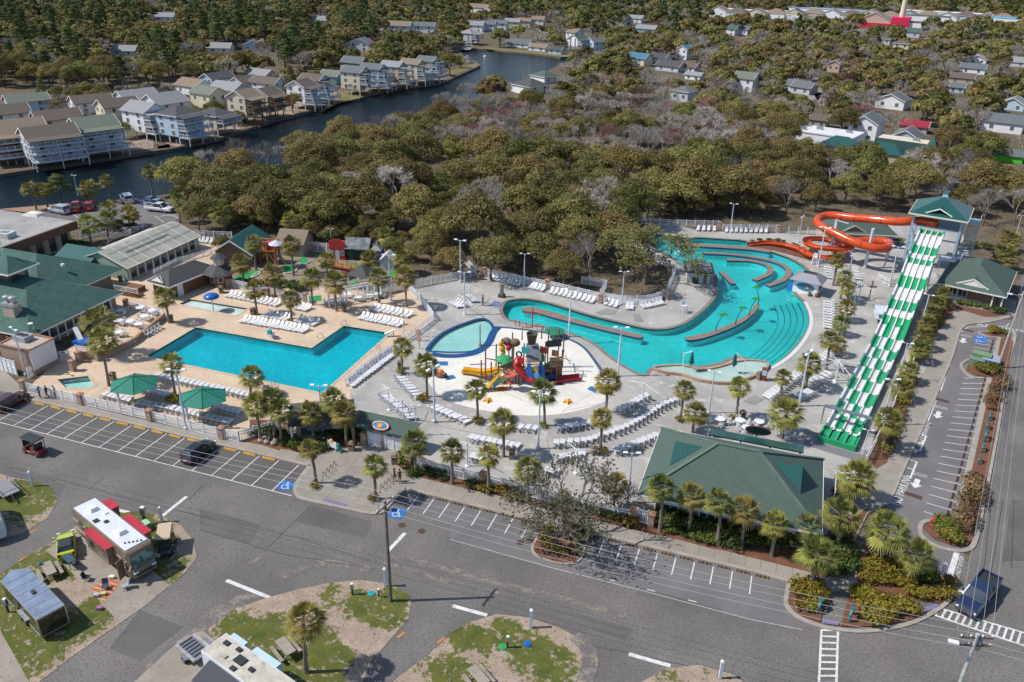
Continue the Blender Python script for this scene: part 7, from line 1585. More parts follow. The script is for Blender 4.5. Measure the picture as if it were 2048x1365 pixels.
# ---------------- plaza things
for i,(s,w) in enumerate((('g 530,1035 630,925','left'),('g 950,1125 1050,1030','right'))):
    a,b=G(s); t=thing('bike_rack',f'wavy black bike rack on the {w} side of the plaza','bike rack',(a.x,a.y,.15)); v=b-a; n=36; mb=MB(); mb.tube([(v.x*k/n,v.y*k/n,.12+.38*(1-cos(k*2*pi*4/n))) for k in range(n+1)],.035,6); mb.build('tube',darkm,t)
    for u in (0,1): MB().lathe([(.1,0),(.1,.02)],8,(v.x*u,v.y*u,0)).build('foot_plate',darkm,t)
p=G1('g',603,812); t=thing('notice_board','white notice board with a yellow crest in the entrance shrubs','sign',(p.x,p.y,.17),-.2); MB().box(-.75,-.05,.35,.75,.05,1.25).build('panel',white,t); MB().ball((0,-.04,1.3),(.3,.08,.28)).build('crest',yellow,t)
for x in (-.6,.6): MB().box(x-.05,-.05,0,x+.05,.05,.35).build('leg',white,t)
p=G1('g',655,825); t=thing('frog_statue','small teal animal statue beside the notice board','statue',(p.x,p.y,.15)); mb=MB(); mb.ball((0,0,.5),(.3,.3,.45)); mb.ball((0,-.1,1.05),(.24,.22,.2)); mb.ball((-.12,-.15,1.25),.08); mb.ball((.12,-.15,1.25),.08); mb.ball((-.3,-.1,.25),(.15,.2,.2)); mb.ball((.3,-.1,.25),(.15,.2,.2)); mb.build('statue_body',M('statue_teal',(.03,.2,.19),(.02,.14,.14),3,.4),t); MB().box(-.4,-.4,0,.4,.4,.1).build('plinth',kerbc,t)
p=G1('g',150,745); t=thing('seated_statue','weathered stone seated figure on rocks in the entrance shrubs','statue',(p.x,p.y,.17)); mb=MB(); mb.ball((0,0,.9),(.32,.28,.5)); mb.ball((0,-.02,1.55),(.2,.2,.24)); mb.ball((-.2,-.35,.65),(.14,.35,.14)); mb.ball((.2,-.35,.65),(.14,.35,.14)); mb.build('figure',M('statue_stone',(.16,.17,.14),(.1,.11,.09),3),t); mb=MB()
for k in range(7): mb.ball((rng.uniform(-1.2,1.2),rng.uniform(-.8,.4),.2),(.45,.4,.3),8,5)
mb.build('rock',M('rock_pale',(.34,.28,.23),(.22,.18,.14),2),t)
for c,x,y,s,w in (('k',1825,445,1.,'first from the far end of the cart lot bed'),('k',1806,505,1.,'second from the far end of the cart lot bed'),('k',1796,575,1.3,'largest of the cart lot bed'),('k',1778,645,1.,'fourth from the far end of the cart lot bed'),('k',1758,720,.9,'nearest end of the cart lot bed'),('p',650,755,1.2,'left of the corner ramp'),('p',862,815,1.2,'right of the corner ramp')):
    p=G1(c,x,y); t=thing('backflow_valve','teal backflow valve pipe, '+w,'valve',(p.x,p.y,.17),AL,'teal backflow valves',s); MB().tube([(-.5,0,0),(-.5,0,.7),(-.3,0,.85),(.3,0,.85),(.5,0,.7),(.5,0,0)],.11,8).build('pipe',M('valve_teal',(.045,.16,.17),(.03,.11,.12),3,.5),t); MB().lathe([(.2,.8),(.2,1.05)],10).build('hand_wheel',M('valve_teal'),t)
p=G1('k',1468,1115); t=thing('fire_hydrant','bright red fire hydrant in the corner shrub island','hydrant',(p.x,p.y,.17),0,None,1.2); MB().lathe([(.22,0),(.22,.08),(.15,.1),(.15,.6),(.2,.62),(.17,.75),(.05,.82)],10).build('barrel',redp,t); MB().tube([(-.3,0,.45),(.3,0,.45)],.09,8).build('nozzle',redp,t)
for c,x,y,sx,sy,h,m,l in (('E',455,1045,2.6,1.5,1.2,M('pale_green_box',(.16,.27,.13),(.12,.21,.1),1,.6),'wide pale green transformer box on the lot island'),('E',400,1095,2.1,1.2,1.,M('sage_box',(.13,.2,.15)),'grey green transformer box with flat lid on the lot island'),('E',570,1075,2.3,2.6,.9,M('lilac_box',(.27,.30,.42)),'pale blue grey cabinet on the lot island')): p=G1(c,x,y); t=thing('utility_box',l,'utility box',(p.x,p.y,.17),LA); MB().cbox((0,0,h/2),(sx,sy,h),0,0,(.96,.94)).build('casing',m,t); MB().cbox((0,0,h+.04),(sx*1.02,sy*1.02,.08)).build('lid',m,t)
p=G1('p',1505,445); t=thing('stop_sign','x','x') if False else None
p=G1('g',940,1250); t=thing('stop_sign','red stop sign on a pale post at the plaza corner','sign',(p.x,p.y,.15),radians(-60)); h=hgt(px('g',940,1250),px('g',940,1120)[1]); MB().box(-.06,-.06,0,.06,.06,h).build('post',M('post_pale'),t); MB().add([(.42*cos(pi/8+k*pi/4),-.08,h-.35+.42*sin(pi/8+k*pi/4)) for k in range(8)]+[(.42*cos(pi/8+k*pi/4),-.05,h-.35+.42*sin(pi/8+k*pi/4)) for k in range(8)],[tuple(range(8)),tuple(range(15,7,-1))]+[(k,8+k,8+(k+1)%8,(k+1)%8) for k in range(8)]).build('plate',M('stop_red',(.45,.03,.03)),t)
tm=text_mesh('STOP',.26,white,'sign_lettering'); o=bpy.data.objects.new('sign_lettering',tm); link(o,t); o.location=(0,-.085,h-.35); o.rotation_euler=(pi/2,0,0)
# ---------------- people
def person(label,loc,rz,top,bottom,hair,pose='walk',cap=None,s=1.,skin=(.42,.25,.17),top_z=.92,sleeve=.45):
    w={'walk':.28,'stand':.05}.get(pose,.1)
    V=[];E_=[];R=[]
    def n(p,r,par=None):
        V.append(p); R.append(r); 
        if par is not None: E_.append((par,len(V)-1))
        return len(V)-1
    pel=n((0,0,.95),.135); ch=n((0,.02,1.25),.15,pel); sh=n((0,.01,1.43),.12,ch); nk=n((0,.02,1.53),.055,sh); hd=n((0,.04,1.63),.095,nk); ht=n((0,.03,1.73),.08,hd); n((0,.12,1.625),.02,hd)
    for sx in (-1,1):
        st=w*sx; h=n((sx*.09,0,.88),.095,pel); k=n((sx*.1,st*.55+.03,.5),.06,h); a=n((sx*.1,st-.03 if st>0 else st-.08,.1),.04,k); n((sx*.11,st+.13,.045),.035,a)
        u=n((sx*.19,0,1.42),.06,sh); 
        if pose=='raise' and sx<0: e=n((sx*.24,.05,1.66),.042,u); wr=n((sx*.2,.08,1.9),.03,e); dirz=1
        else: e=n((sx*.25,-.05-st*.3,1.14),.042,u); wr=n((sx*.25,.1-st*.55,.92),.03,e); dirz=-1
        pm=n((V[wr][0],V[wr][1]+.01,V[wr][2]+dirz*.07),.028,wr)
        for f in range(4): n((V[pm][0]+.004*f*sx,V[pm][1]-.03+.02*f,V[pm][2]+dirz*(.085 if f in(1,2) else .07)),.009,pm)
        n((V[pm][0]-sx*.03,V[pm][1]+.05,V[pm][2]+dirz*.03),.01,pm)
    me=bpy.data.meshes.new('person'); me.from_pydata(V,E_,[]); o=bpy.data.objects.new('person',me); link(o)
    md=o.modifiers.new('skin','SKIN'); md.use_smooth_shade=True
    for i,sv in enumerate(me.skin_vertices[0].data): sv.radius=(R[i],R[i]*(.75 if i in(0,1,2) else 1.)); sv.use_root=(i==0)
    sb=o.modifiers.new('sub','SUBSURF'); sb.levels=1; sb.render_levels=1
    dg=bpy.context.evaluated_depsgraph_get(); m2=bpy.data.meshes.new_from_object(o.evaluated_get(dg)); o.modifiers.clear(); o.data=m2; m2.name='person'
    mats=[M('skin_%g'%skin[0],skin,None,1,.6),top,bottom,black]; m2.materials.clear()
    for m in mats: m2.materials.append(m)
    for f in m2.polygons:
        c=f.center; i=0
        if c.z<.08: i=3
        elif c.z<top_z and abs(c.x)<.2: i=2 if c.z>(.1 if bottom.name!='shorts_dark' else .48) else 0
        elif c.z<1.5 and (abs(c.x)<.2 or c.z>1.42-.45*sleeve*1.1): i=1
        f.material_index=i; f.use_smooth=True
    o.location=loc; o.rotation_euler=(0,0,rz); o.scale=(s,s,s); tag(o,label,'person')
    mb=MB(); mb.ball((0,.0,1.7),(.115,.125,.1),10,6); hb=mb.build('hair' if not cap else 'cap',cap or hair,o,True)
    if cap: MB().box(-.08,.08,1.68,.08,.24,1.7).build('cap_brim',cap,o)
    mb=MB()
    for sx in (-.035,.035): mb.ball((sx,.135,1.65),.014,6,4)
    mb.build('eyes',darkm,o); MB().box(-.03,.128,1.575,.03,.138,1.585).build('mouth',M('lips',(.3,.12,.1)),o); return o
hb_=M('hair_brown',(.06,.035,.02)); hk=M('hair_black',(.015,.013,.012))
c_blue=M('shirt_blue',(.16,.22,.42)); c_navy=M('trousers_navy',(.03,.035,.06)); c_blk=M('cloth_black2',(.02,.02,.024)); c_wh=M('shirt_white',(.6,.6,.62)); c_sh=M('shorts_dark',(.03,.035,.05)); c_brn=M('shirt_brown',(.07,.04,.03)); c_gr=M('shirt_grey',(.10,.12,.16))
p=G1('f',298,360); person('walking person in light blue shirt and pale cap by the street fence',(p.x,p.y,.15),-pi/2+pi,c_blue,c_navy,hb_,'walk',M('cap_pale',(.5,.5,.52)),1.1)
p=G1('f',352,362); person('walking person in black clothes, middle of three by the fence',(p.x,p.y,.15),-pi/2+.2,c_blk,c_navy,hb_,'walk',None,1.1)
p=G1('f',410,364); person('walking person in white top and dark trousers, right of three by the fence',(p.x,p.y,.15),-pi/2,c_wh,c_navy,hb_,'walk',None,1.1)
p=G1('g',1060,1045); person('person in a sleeveless top raising one arm on the plaza',(p.x,p.y,.15),-.4,c_blk,c_sh,hb_,'raise',None,1.05,sleeve=0)
p=G1('g',1098,1058); person('person in brown top and dark shorts standing on the plaza',(p.x,p.y,.15),.5,c_brn,c_sh,hk,'stand',None,1.12)
p=G1('i',240,668); person('man in dark grey clothes standing by the river entry steps',(p.x,p.y,.11),2.6,c_gr,c_navy,hk,'stand',None,1.15)
# ================================================================ HOUSES
CLEAR=[]   # photo boxes trees must not hide
WN={S_white:'white',S_beige:'beige',S_blue:'pale blue',S_grey:'grey',S_yel:'cream',S_teal:'teal',S_pink:'peach',S_tan:'tan',S_green:'sage green',S_brick:'terracotta'}
RN={shd:'charcoal',shtan:'tan',shbrown:'brown',shslate:'slate',shgrey:'pale grey',shmoss:'moss green',shblue:'blue metal',shg:'dark green',metg:'teal metal',shg3:'pale green'}
hn={}; HOUSES=[]
Wt,Dk='white','dark'
deckw=M('deck_white',(.60,.62,.66),(.5,.52,.56),1,.6); deckb=M('deck_brown',(.22,.12,.07),(.16,.085,.05),1,.8)
def house(where,c,x,y,zr,w,d,th,wall,roof,ax='x',lev=2,stilt=0.,decks='',dm=None,clear=True,win_=True,big=False,label=None):
    ctr=G1(c,x,y,zr); rise=min(w,d)*.27 if ax!='hip' else min(w,d)*.24; ze=zr-rise; dm=dm or deckw
    if ze<2.2: ze=2.2
    i=hn.get(where,0); hn[where]=i+1
    t=thing('house',label or 'x','house',(ctr.x,ctr.y,0),radians(th),'houses '+where)
    if not label: HOUSES.append((where,J((ctr.x,ctr.y,zr))[0],t,wall,roof))
    else: del t['group']
    hx,hy=w/2,d/2; mb=MB(); o=.45
    if ax=='hip': mb.box(-hx,-hy,stilt,hx,hy,ze)
    else: gwall(mb,-hx,-hy,hx,hy,stilt,ze,zr-.15,ax)
    mb.build('wall',wall,t); mb=MB()
    if ax=='hip': hip(mb,-hx-o,-hy-o,hx+o,hy+o,ze-.05,zr)
    else: gable(mb,-hx-o,-hy-o,hx+o,hy+o,ze-.15,zr,ax)
    mb.build('roof',roof,t)
    mb=MB()
    if ax=='x':
        for sx in (-1,1):
            for sy in (-1,1): mb.bar((sx*(hx+o+.02),sy*(hy+o),ze-.25),(sx*(hx+o+.02),0,zr-.1),.1,.26)
    elif ax=='y':
        for sy in (-1,1):
            for sx in (-1,1): mb.bar((sx*(hx+o),sy*(hy+o+.02),ze-.25),(0,sy*(hy+o+.02),zr-.1),.1,.26)
    else: fascia(mb,-hx-o,-hy-o,hx+o,hy+o,ze-.12)
    mb.build('fascia',trim,t)
    if win_:
        hgt_=(ze-stilt)/lev
        for l in range(lev):
            z=stilt+hgt_*(l+.55)
            for k in range(2): win(t,(-hx*.5+hx*k,-hy-.04,z),1.1,1.3,'y-'); win(t,(-hx-.04,-hy*.5+hy*k,z),1.0,1.2,'x-')
    if stilt>1:
        for sx in (-1,1):
            for sy in (-1,0,1): MB().bar((sx*(hx-.3),sy*(hy-.3),0),(sx*(hx-.3),sy*(hy-.3),stilt),.3).build('pile',dm,t)
    for ch in decks:
        l=int(ch)-1; z=stilt+(ze-stilt)/lev*l; dd=2.2+.7*(lev-l)
        dk=MB().box(-hx-.1,-hy-dd,z-.22,hx+.1,-hy,z).build('deck',dm,t)
        mb=MB(); rail(mb,(-hx-.1,-hy-dd),(hx+.1,-hy-dd),z,1.0,post=2.,dens=.3); rail(mb,(-hx-.1,-hy-dd),(-hx-.1,-hy),z,1.0,post=2.,dens=.3); mb.build('deck_railing',dm,dk)
        for k in range(3): xx=-hx+hx*k; MB().bar((xx,-hy-dd+.15,0 if l==0 else z-(ze-stilt)/lev),(xx,-hy-dd+.15,z),.2).build('deck_post',dm,dk)
    if decks:
        top=int(max(decks))-1; dd=2.2+.7*(lev-top); mb=MB(); mb.add([(-hx-.2,-hy,ze-.05),(hx+.2,-hy,ze-.05),(hx+.2,-hy-dd-.2,ze-.55),(-hx-.2,-hy-dd-.2,ze-.55),(-hx-.2,-hy,ze-.2),(hx+.2,-hy,ze-.2),(hx+.2,-hy-dd-.2,ze-.7),(-hx-.2,-hy-dd-.2,ze-.7)],[(3,2,1,0),(4,5,6,7),(2,3,7,6),(0,3,7,4),(1,5,6,2)]); mb.build('porch_roof',roof,t)
        for k in range(3): xx=-hx+hx*k; MB().bar((xx,-hy-dd+.1,stilt+(ze-stilt)/lev*top),(xx,-hy-dd+.1,ze-.6),.16).build('porch_post',dm,t)
    if clear:
        q=[J((ctr.x+sx*hx*.8,ctr.y+sy*hy*.8,z)) for sx in(-1,1) for sy in(-1,1) for z in (max(ze-2.8,.5),zr)]; CLEAR.append((min(a[0] for a in q),min(a[1] for a in q),max(a[0] for a in q),max(a[1] for a in q),ctr.y))
    return t
cf='on the canal front'
for a in (('v',120,470,10.8,15,11,60,S_brick,shtan,'x',3,2.4,'123',None),('v',560,540,10.4,13,8,62,S_grey,shbrown,'x',3,2.4,'123',None),('v',1100,430,10.7,11,9,64,S_white,shmoss,'x',3,2.4,'123',None),('v',1720,255,10.8,9,10,80,S_white,shgrey,'y',3,2.4,'123',None),
  ('w',210,665,10.7,10,9,82,S_blue,shd,'hip',3,2.4,'123',None),('w',650,690,8.1,8,9,82,S_beige,shd,'hip',2,2.4,'2',None),('w',1000,470,11.1,8,8,84,S_beige,shtan,'x',3,2.4,'23',deckb),('w',1270,445,10.4,8,8,85,S_yel,shbrown,'x',3,2.4,'23',deckb),('w',1700,350,10.4,8,8,86,S_white,shbrown,'x',3,2.4,'123',None),('w',1850,285,10.7,7,9,86,S_blue,shbrown,'y',3,2.4,'123',None),
  ('x',540,430,11.1,8,9,86,S_beige,shslate,'y',3,2.4,'23',None),('x',760,400,11.1,7,9,86,S_blue,shslate,'y',3,2.4,'123',None),('x',1000,372,10.7,7,9,85,S_pink,shgrey,'y',3,2.4,'123',None),('x',1230,345,10.7,7,9,84,S_yel,shtan,'y',3,2.4,'123',None),('x',1420,312,11.1,7,8,83,S_white,shslate,'y',3,2.4,'123',None)): house(cf,*a)
cb='behind the canal front'
for a in (('v',60,290,6.4,12,9,60,S_white,shbrown,'x'),('v',300,160,6.4,13,8,60,S_blue,shmoss,'x'),('v',660,350,6.9,13,9,60,S_yel,shbrown,'x'),('v',1080,170,6.0,13,8,60,S_white,shbrown,'x'),('v',1400,215,7.4,12,8,65,S_yel,shbrown,'x'),('v',1620,110,6.9,13,11,70,S_grey,shgrey,'x'),('v',1960,150,7.5,12,11,75,S_white,shgrey,'x'),('w',400,340,5.8,9,12,78,S_white,shtan,'y'),('w',570,430,9.2,8,10,78,S_yel,shmoss,'y'),('w',680,265,6.3,12,8,78,S_blue,shd,'x'),('w',830,380,5.8,9,13,80,S_grey,shgrey,'y'),('w',1010,310,5.8,10,8,80,S_white,shbrown,'x'),('w',1290,320,6.0,8,13,82,S_white,shbrown,'y'),('w',1210,225,5.8,9,12,80,S_grey,shgrey,'y'),('x',540,318,7.4,9,11,85,S_tan,shslate,'y'),('x',270,480,5.8,8,9,85,S_teal,shmoss,'y')): house(cb,*a,lev=1 if a[3]<6 else 2)
fb='around the canal end'
for a in (('y',230,350,9,9,9,80,S_grey,shgrey,'hip',3,2.2,'23'),('y',320,255,7,11,9,5,S_white,shgrey,'x',2),('y',470,250,7,10,8,5,S_grey,shslate,'x',2),('y',610,240,7,10,8,5,S_white,shslate,'x',2),('y',760,222,7,11,8,5,S_yel,shgrey,'x',2),('y',900,215,7,10,8,5,S_beige,shtan,'x',2),('y',1070,195,8,9,8,5,S_white,shtan,'x',2),('y',850,470,4.6,15,9,-8,S_white,shslate,'x',1),('y',1080,525,4,11,7,-10,S_white,shtan,'x',1),('y',1290,560,4,8,6,-10,S_blue,shd,'x',1),('y',1550,415,9,9,8,60,S_white,shg3,'x',3,2.2,'23'),('y',1510,345,8,9,8,60,S_white,shtan,'y',2),('y',1770,455,7.5,10,8,50,S_blue,shslate,'x',2),('y',970,940,6,12,11,150,S_white,shd,'hip',2,0,''),('y',1140,850,5,10,9,150,S_white,shg3,'hip',1)): house(fb,*a)
rw='in the right woods'
for a in (('A',890,175,8.5,9,11,-15,S_white,shslate,'y',2),('A',1190,285,6,9,9,-15,S_grey,shslate,'y',1),('A',1085,20,6,11,9,-20,S_white,shslate,'y',1),('A',530,180,4.5,6,6,-15,S_green,shbrown,'x',1),('A',1915,178,6,13,9,-15,S_white,shslate,'x',1),('A',1990,50,5,9,9,-20,S_blue,shgrey,'y',1),('C',1440,700,8,9,9,-15,S_white,shmoss,'x',2),('C',1910,775,5,13,8,-25,S_grey,shslate,'x',1),('B',50,745,5,9,8,-25,S_grey,shslate,'x',1),('B',1600,580,5,12,8,-15,S_white,shslate,'x',1),('B',1500,665,4.6,11,8,-15,S_tan,shbrown,'x',1),('B',1455,760,4,6,6,-15,S_blue,shslate,'x',1),('B',780,325,8,8,8,-10,S_grey,shbrown,'hip',2),('B',940,365,8,9,8,-10,S_yel,shbrown,'hip',2),('B',1020,255,6.5,14,10,-10,S_grey,shg3,'x',1),('B',1990,520,5,11,9,-15,S_grey,shgrey,'x',1),('B',330,545,6,6,8,-10,S_pink,shtan,'y',1),('B',1640,500,5,9,8,-12,S_white,shgrey,'y',1),('C',390,515,6.5,11,9,-20,S_yel,shblue,'x',2),('C',830,440,7.5,7,7,-20,S_white,shblue,'y',2),('C',600,520,4.6,9,8,-20,S_white,shd,'x',1),('C',700,590,5,13,9,-20,S_grey,shd,'x',1),('C',880,610,4.4,9,7,-20,S_white,shbrown,'x',1),('C',930,700,3.6,8,5,-20,S_white,shgrey,'x',1),('C',1280,245,7,10,9,-15,S_white,shg3,'x',2),('C',1400,255,6,10,8,-15,S_white,shslate,'x',1),('C',820,840,6,8,7,-20,S_grey,shslate,'hip',1)): house(rw,*a)
tp='near the top'
for a in (('z',712,31,8,14,11,10,S_grey,shgrey,'y',2),('z',800,42,8,16,10,10,S_blue,shtan,'x',2),('z',850,44,7,15,9,10,S_white,shslate,'x',2),('z',722,75,7,12,10,10,S_white,shslate,'y',2),('z',506,79,6,11,10,30,S_blue,shslate,'y',1),('z',522,80,6,7,8,30,S_pink,shtan,'y',1),('z',440,85,5,12,9,20,S_white,shgrey,'x',1),('z',250,90,5,12,9,20,S_grey,shgrey,'x',1),('z',960,8,7,20,11,-5,S_white,shtan,'x',2),('z',985,18,7,14,10,-5,S_blue,shgrey,'x',2),('z',1035,8,6,22,12,-5,S_white,shbrown,'x',1),('z',1128,18,7,22,12,-10,S_blue,shgrey,'x',2),('z',1215,23,7,16,10,-10,S_white,shtan,'x',2),('z',1243,27,7,12,9,-10,S_white,shslate,'x',2),('z',1270,30,6,15,9,-10,S_white,shgrey,'x',2),('z',1335,24,8,11,10,-10,S_brick,shd,'y',2),('z',1240,38,6,9,9,-10,S_grey,shslate,'y',2),('z',1295,50,5,15,9,-10,S_teal,shgrey,'x',1),('z',880,12,6,16,10,5,S_white,shgrey,'x',1),('z',640,32,6,13,10,10,S_white,shgrey,'x',1),('z',330,25,6,14,10,20,S_white,shgrey,'x',1)): house(tp,*a,clear=rng.random()<.45)
for k in range(16): house('in the distant cottage row','z',1440+38*k,13+.9*k+rng.uniform(-2,2),9,19,15,-12,(S_white,S_grey,S_beige)[k%3],(shtan,shbrown,shtan)[k%3],'hip' if k%2 else 'y',1,clear=k%3==0)
# larger odd buildings
def block(label,c,x,y,z,w,d,th,wall,roof,parapet=.4,clear=True,cat='building',name='flat_roof_building'):
    p=G1(c,x,y,z); t=thing(name,label,cat,(p.x,p.y,0),radians(th)); MB().box(-w/2,-d/2,0,w/2,d/2,z-.1).build('wall',wall,t); MB().box(-w/2-.2,-d/2-.2,z-.35,w/2+.2,d/2+.2,z).build('roof',roof,t)
    if clear:
        q=[J((p.x+sx*w*.45,p.y+sy*d*.45,zz)) for sx in(-1,1) for sy in(-1,1) for zz in (z-1.5,z)]; CLEAR.append((min(a[0] for a in q),min(a[1] for a in q),max(a[0] for a in q),max(a[1] for a in q),p.y))
    return t
wr=M('white_membrane',(.62,.62,.62),(.5,.5,.5),.15,.8); cr=M('cream_membrane',(.58,.52,.42),(.5,.44,.35),.2,.8)
t=block('large white flat roofed building with roof vents in the right woods','A',560,305,5,21,12,-18,S_white,wr)
for x,y in ((-2,1),(-6,-3),(7,2)): MB().box(x-.9,y-.6,5,x+.9,y+.6,5.9).build('roof_vent',steel,t)
t=block('cream flat roofed building with steep dark green mansard edges','A',1160,375,5,15,9,-18,S_tan,cr)
mb=MB()
for a,b in (((-7.6,-4.6),(7.6,-4.6)),((7.6,-4.6),(7.6,4.6))):
    n_=Vector((b[1]-a[1],-(b[0]-a[0]),0)).normalized()*2.2; v=[Vector((*a,5.5)),Vector((*b,5.5)),Vector((*b,3.1))+n_,Vector((*a,3.1))+n_]; mb.add(v,[(0,3,2,1),(0,1,2,3)])
mb.build('mansard',shg,t); MB().lathe([(2.6,4.),(.2,8.2)],4,(8.6,-4.2,0),0,pi/4).build('roof_peak',shg,t); MB().box(2,.5,5,3.8,1.7,5.9).build('roof_vent',steel,t)
for x in (-3,-16): mb=MB(); hip(mb,x-6,-14,x+6,-6,2.8,5.4); mb.build('wing_roof',metg,t); MB().box(x-5.4,-13.4,0,x+5.4,-6.5,2.75).build('wing_wall',S_tan,t)
t=house('x','A',1240,225,4,9,6,-12,S_tan,shtan,'x',1,label='small building with a bright red metal roof in the right woods'); [o for o in t.children if o.name.startswith('roof')][0].data.materials[0]=M('red_metal',(.30,.03,.05),(.24,.02,.04),1,.4)
t=house('x','A',1945,440,3.6,8,6,-10,S_white,shslate,'x',1,label='small bright lime green shed at the right photo edge',win_=False); [o for o in t.children if o.name.startswith('wall')][0].data.materials[0]=M('lime_paint2',(.10,.55,.03),(.08,.48,.03),1,.6)
t=house('x','B',705,110,12,26,22,-8,S_pink,shtan,'y',1,label='big tan gabled souvenir building with bright pink red roof trim at the top',win_=False); MB().box(-14,-13,0,14,-11,4).build('awning_band',M('pink_red',(.62,.02,.08),None,1,.5),t); MB().box(13,-11,0,27,11,9).build('side_wing',M('pink_red'),t)
mb=MB(); mb.lathe([(2.4,0),(1.5,45)],10,(20,0,0)); mb.build('tower_shaft',M('tower_cream',(.6,.56,.42)),t)
t=thing('lattice_mast','thin white mast rising above the trees at the top right','mast',tuple(G1('B',1578,130))); MB().tube([(0,0,0),(0,0,52)],[.9,.35],6).build('mast_shaft',metalw,t); MB().lathe([(1.6,0),(1.6,1.)],8).build('mast_base',kerbc,t)
for i,(x,y,w,d,r,l) in enumerate(((1290,3,150,26,cr,'long pale sandy flat roofed shed at the very top'),(1830,30,60,16,shg3,'long pale green striped roof beside the pink building'),(1800,42,36,16,shd,'dark roofed building below the pale green roof'),(1890,24,80,18,wr,'long white fronted motel block at the top right'),(1660,18,90,20,M('blue_roof',(.2,.3,.42)),'long pale blue roofed strip left of the pink building'),(2030,36,40,24,M('cyan_paint',(.05,.4,.6)),'bright cyan building at the top right edge'),(1990,44,30,14,M('red_roof2',(.4,.03,.04)),'low red roofed building near the cyan block'),(1190,10,70,24,shgrey,'wide grey lot building below the sandy shed'),(700,3,40,18,wr,'pale flat building at the top left of centre'),(1500,20,60,14,wr,'white awning shed at the top right of centre'),(2000,26,60,16,cr,'cream motel block at the far top right'),(1580,26,24,10,M('tarp_orange',(.5,.26,.05)),'small orange roofed stand in the upper right woods'))): block(l,'z',x,y,6,w,d,-12,S_white,r,clear='pink' in l or 'white' in l or 'green' in l)
t=thing('gazebo','small pale gazebo at the tip of the canal spit','gazebo',tuple(G1('x',1900,400))); MB().lathe([(2.6,2.4),(.1,4.2)],6).build('roof',shslate,t)
for k in range(6): MB().bar((2.2*cos(k*pi/3),2.2*sin(k*pi/3),0),(2.2*cos(k*pi/3),2.2*sin(k*pi/3),2.5),.2).build('post',white,t)
# bulkhead railing and docks on the canal
fence('long white dock railing below the left canal houses','v 410,1010 1150,890 1850,790',pick=.4,h=1.1); fence('white railing on the canal edge below the middle houses','v 0,1040 390,1010',pick=.6,h=1.,m=darkm); fence('white dock railing below the far canal houses','x 1060,680 1300,630 1530,590',pick=.4,h=1.1); fence('white posts along the canal edge by the teal house','w 200,1130 660,1040',pick=1.,h=1.)
for i,s in enumerate(('w 1080,900 1200,920 1240,890 1120,870','x 1080,690 1300,640 1300,660 1090,715','v 1900,800 2048,770 2048,820 1900,830','w 1400,800 1480,820 1500,800 1420,785')):
    L=G(s); c=sum(L,Vector())/4; t=thing('boat_dock',f'wooden boat dock at the canal edge, {nth(i)} listed','dock',(c.x,c.y,-.3)); MB().prism([tuple((q-c)[:2]) for q in L],0,.3).build('deck_boards',brownwood,t)
    for q in L: MB().bar((q.x-c.x,q.y-c.y,-.6),(q.x-c.x,q.y-c.y,.9),.2).build('pile',poles_w,t)
p=G1('y',420,665); t=thing('fountain_float','small white float on the far canal water','float',(p.x,p.y,-.9)); MB().lathe([(.9,0),(.7,.5),(.1,.7)],10).build('hull',white,t); MB().lathe([(.1,.7),(.05,1.3)],6).build('stub',trim,t)
# streets glimpsed in the woods
sd_=MB()
for s,w in (('z 1000,14 1240,20 1640,60 2048,90',9),('B 100,914 200,700',6),('A 1290,560 1420,690 1440,760',6),('A 520,20 580,120',6),('C 600,360 1000,480 1200,520',6),('z 1200,28 1000,46 930,100',6),('z 700,55 560,75 420,90 240,100',6),('v 60,210 700,330 1350,140',5),('z 1180,104 1400,130 1600,160',6),('A 1700,90 2048,110',7)): strip(sd_,smooth(G(s),4),w,.02,.02)
struct('back_street', sd_, M('pale_road',(.27,.25,.235),(.2,.19,.18),.15,.9))  # whitish road surface with slightly darker patches
lots=MB()
for x,y,a,b_ in ((1240,6,60,22),(1450,40,60,20),(1500,52,30,12),(1200,16,46,16),(900,20,26,12)): q=P(x,y); lots.cbox((q.x,q.y,.012),(a,b_,.01),-.2)
struct('parking_lot', lots, asph3)

for wh in set(h[0] for h in HOUSES):
    for i,h in enumerate(sorted((h for h in HOUSES if h[0]==wh),key=lambda h:h[1])): h[2]['label']=f'{WN[h[3]]} house with {RN[h[4]]} roof, {nth(i)} from left {wh}'
# ================================================================ VEGETATION
R_=random.Random(5)
oakm=leafmat('oak_leaves',(.085,.09,.028),(.29,.262,.082),(.25,.19,.07),.3,.36); pinem=leafmat('pine_needles',(.036,.06,.017),(.135,.16,.045),(.11,.135,.04),.3,.28)
barem=leafmat('bare_twigs',(.21,.19,.17),(.42,.39,.36),(.30,.25,.215),.25,0.); barkm=M('bark',(.15,.125,.105),(.085,.07,.058),2,.9); redm=leafmat('red_buds',(.20,.10,.095),(.30,.16,.15),(.24,.12,.1),.2,0.)
palmm=leafmat('palm_fronds',(.075,.095,.02),(.33,.30,.08),(.27,.235,.055),.18,.3); deadm=leafmat('dead_fronds',(.22,.11,.03),(.36,.22,.085),None,.2,.2); ptrunk=M('palm_trunk',(.20,.17,.14),(.12,.10,.08),6,.9,c3=(.27,.235,.2),sc3=14,lo3=.5,hi3=.6)
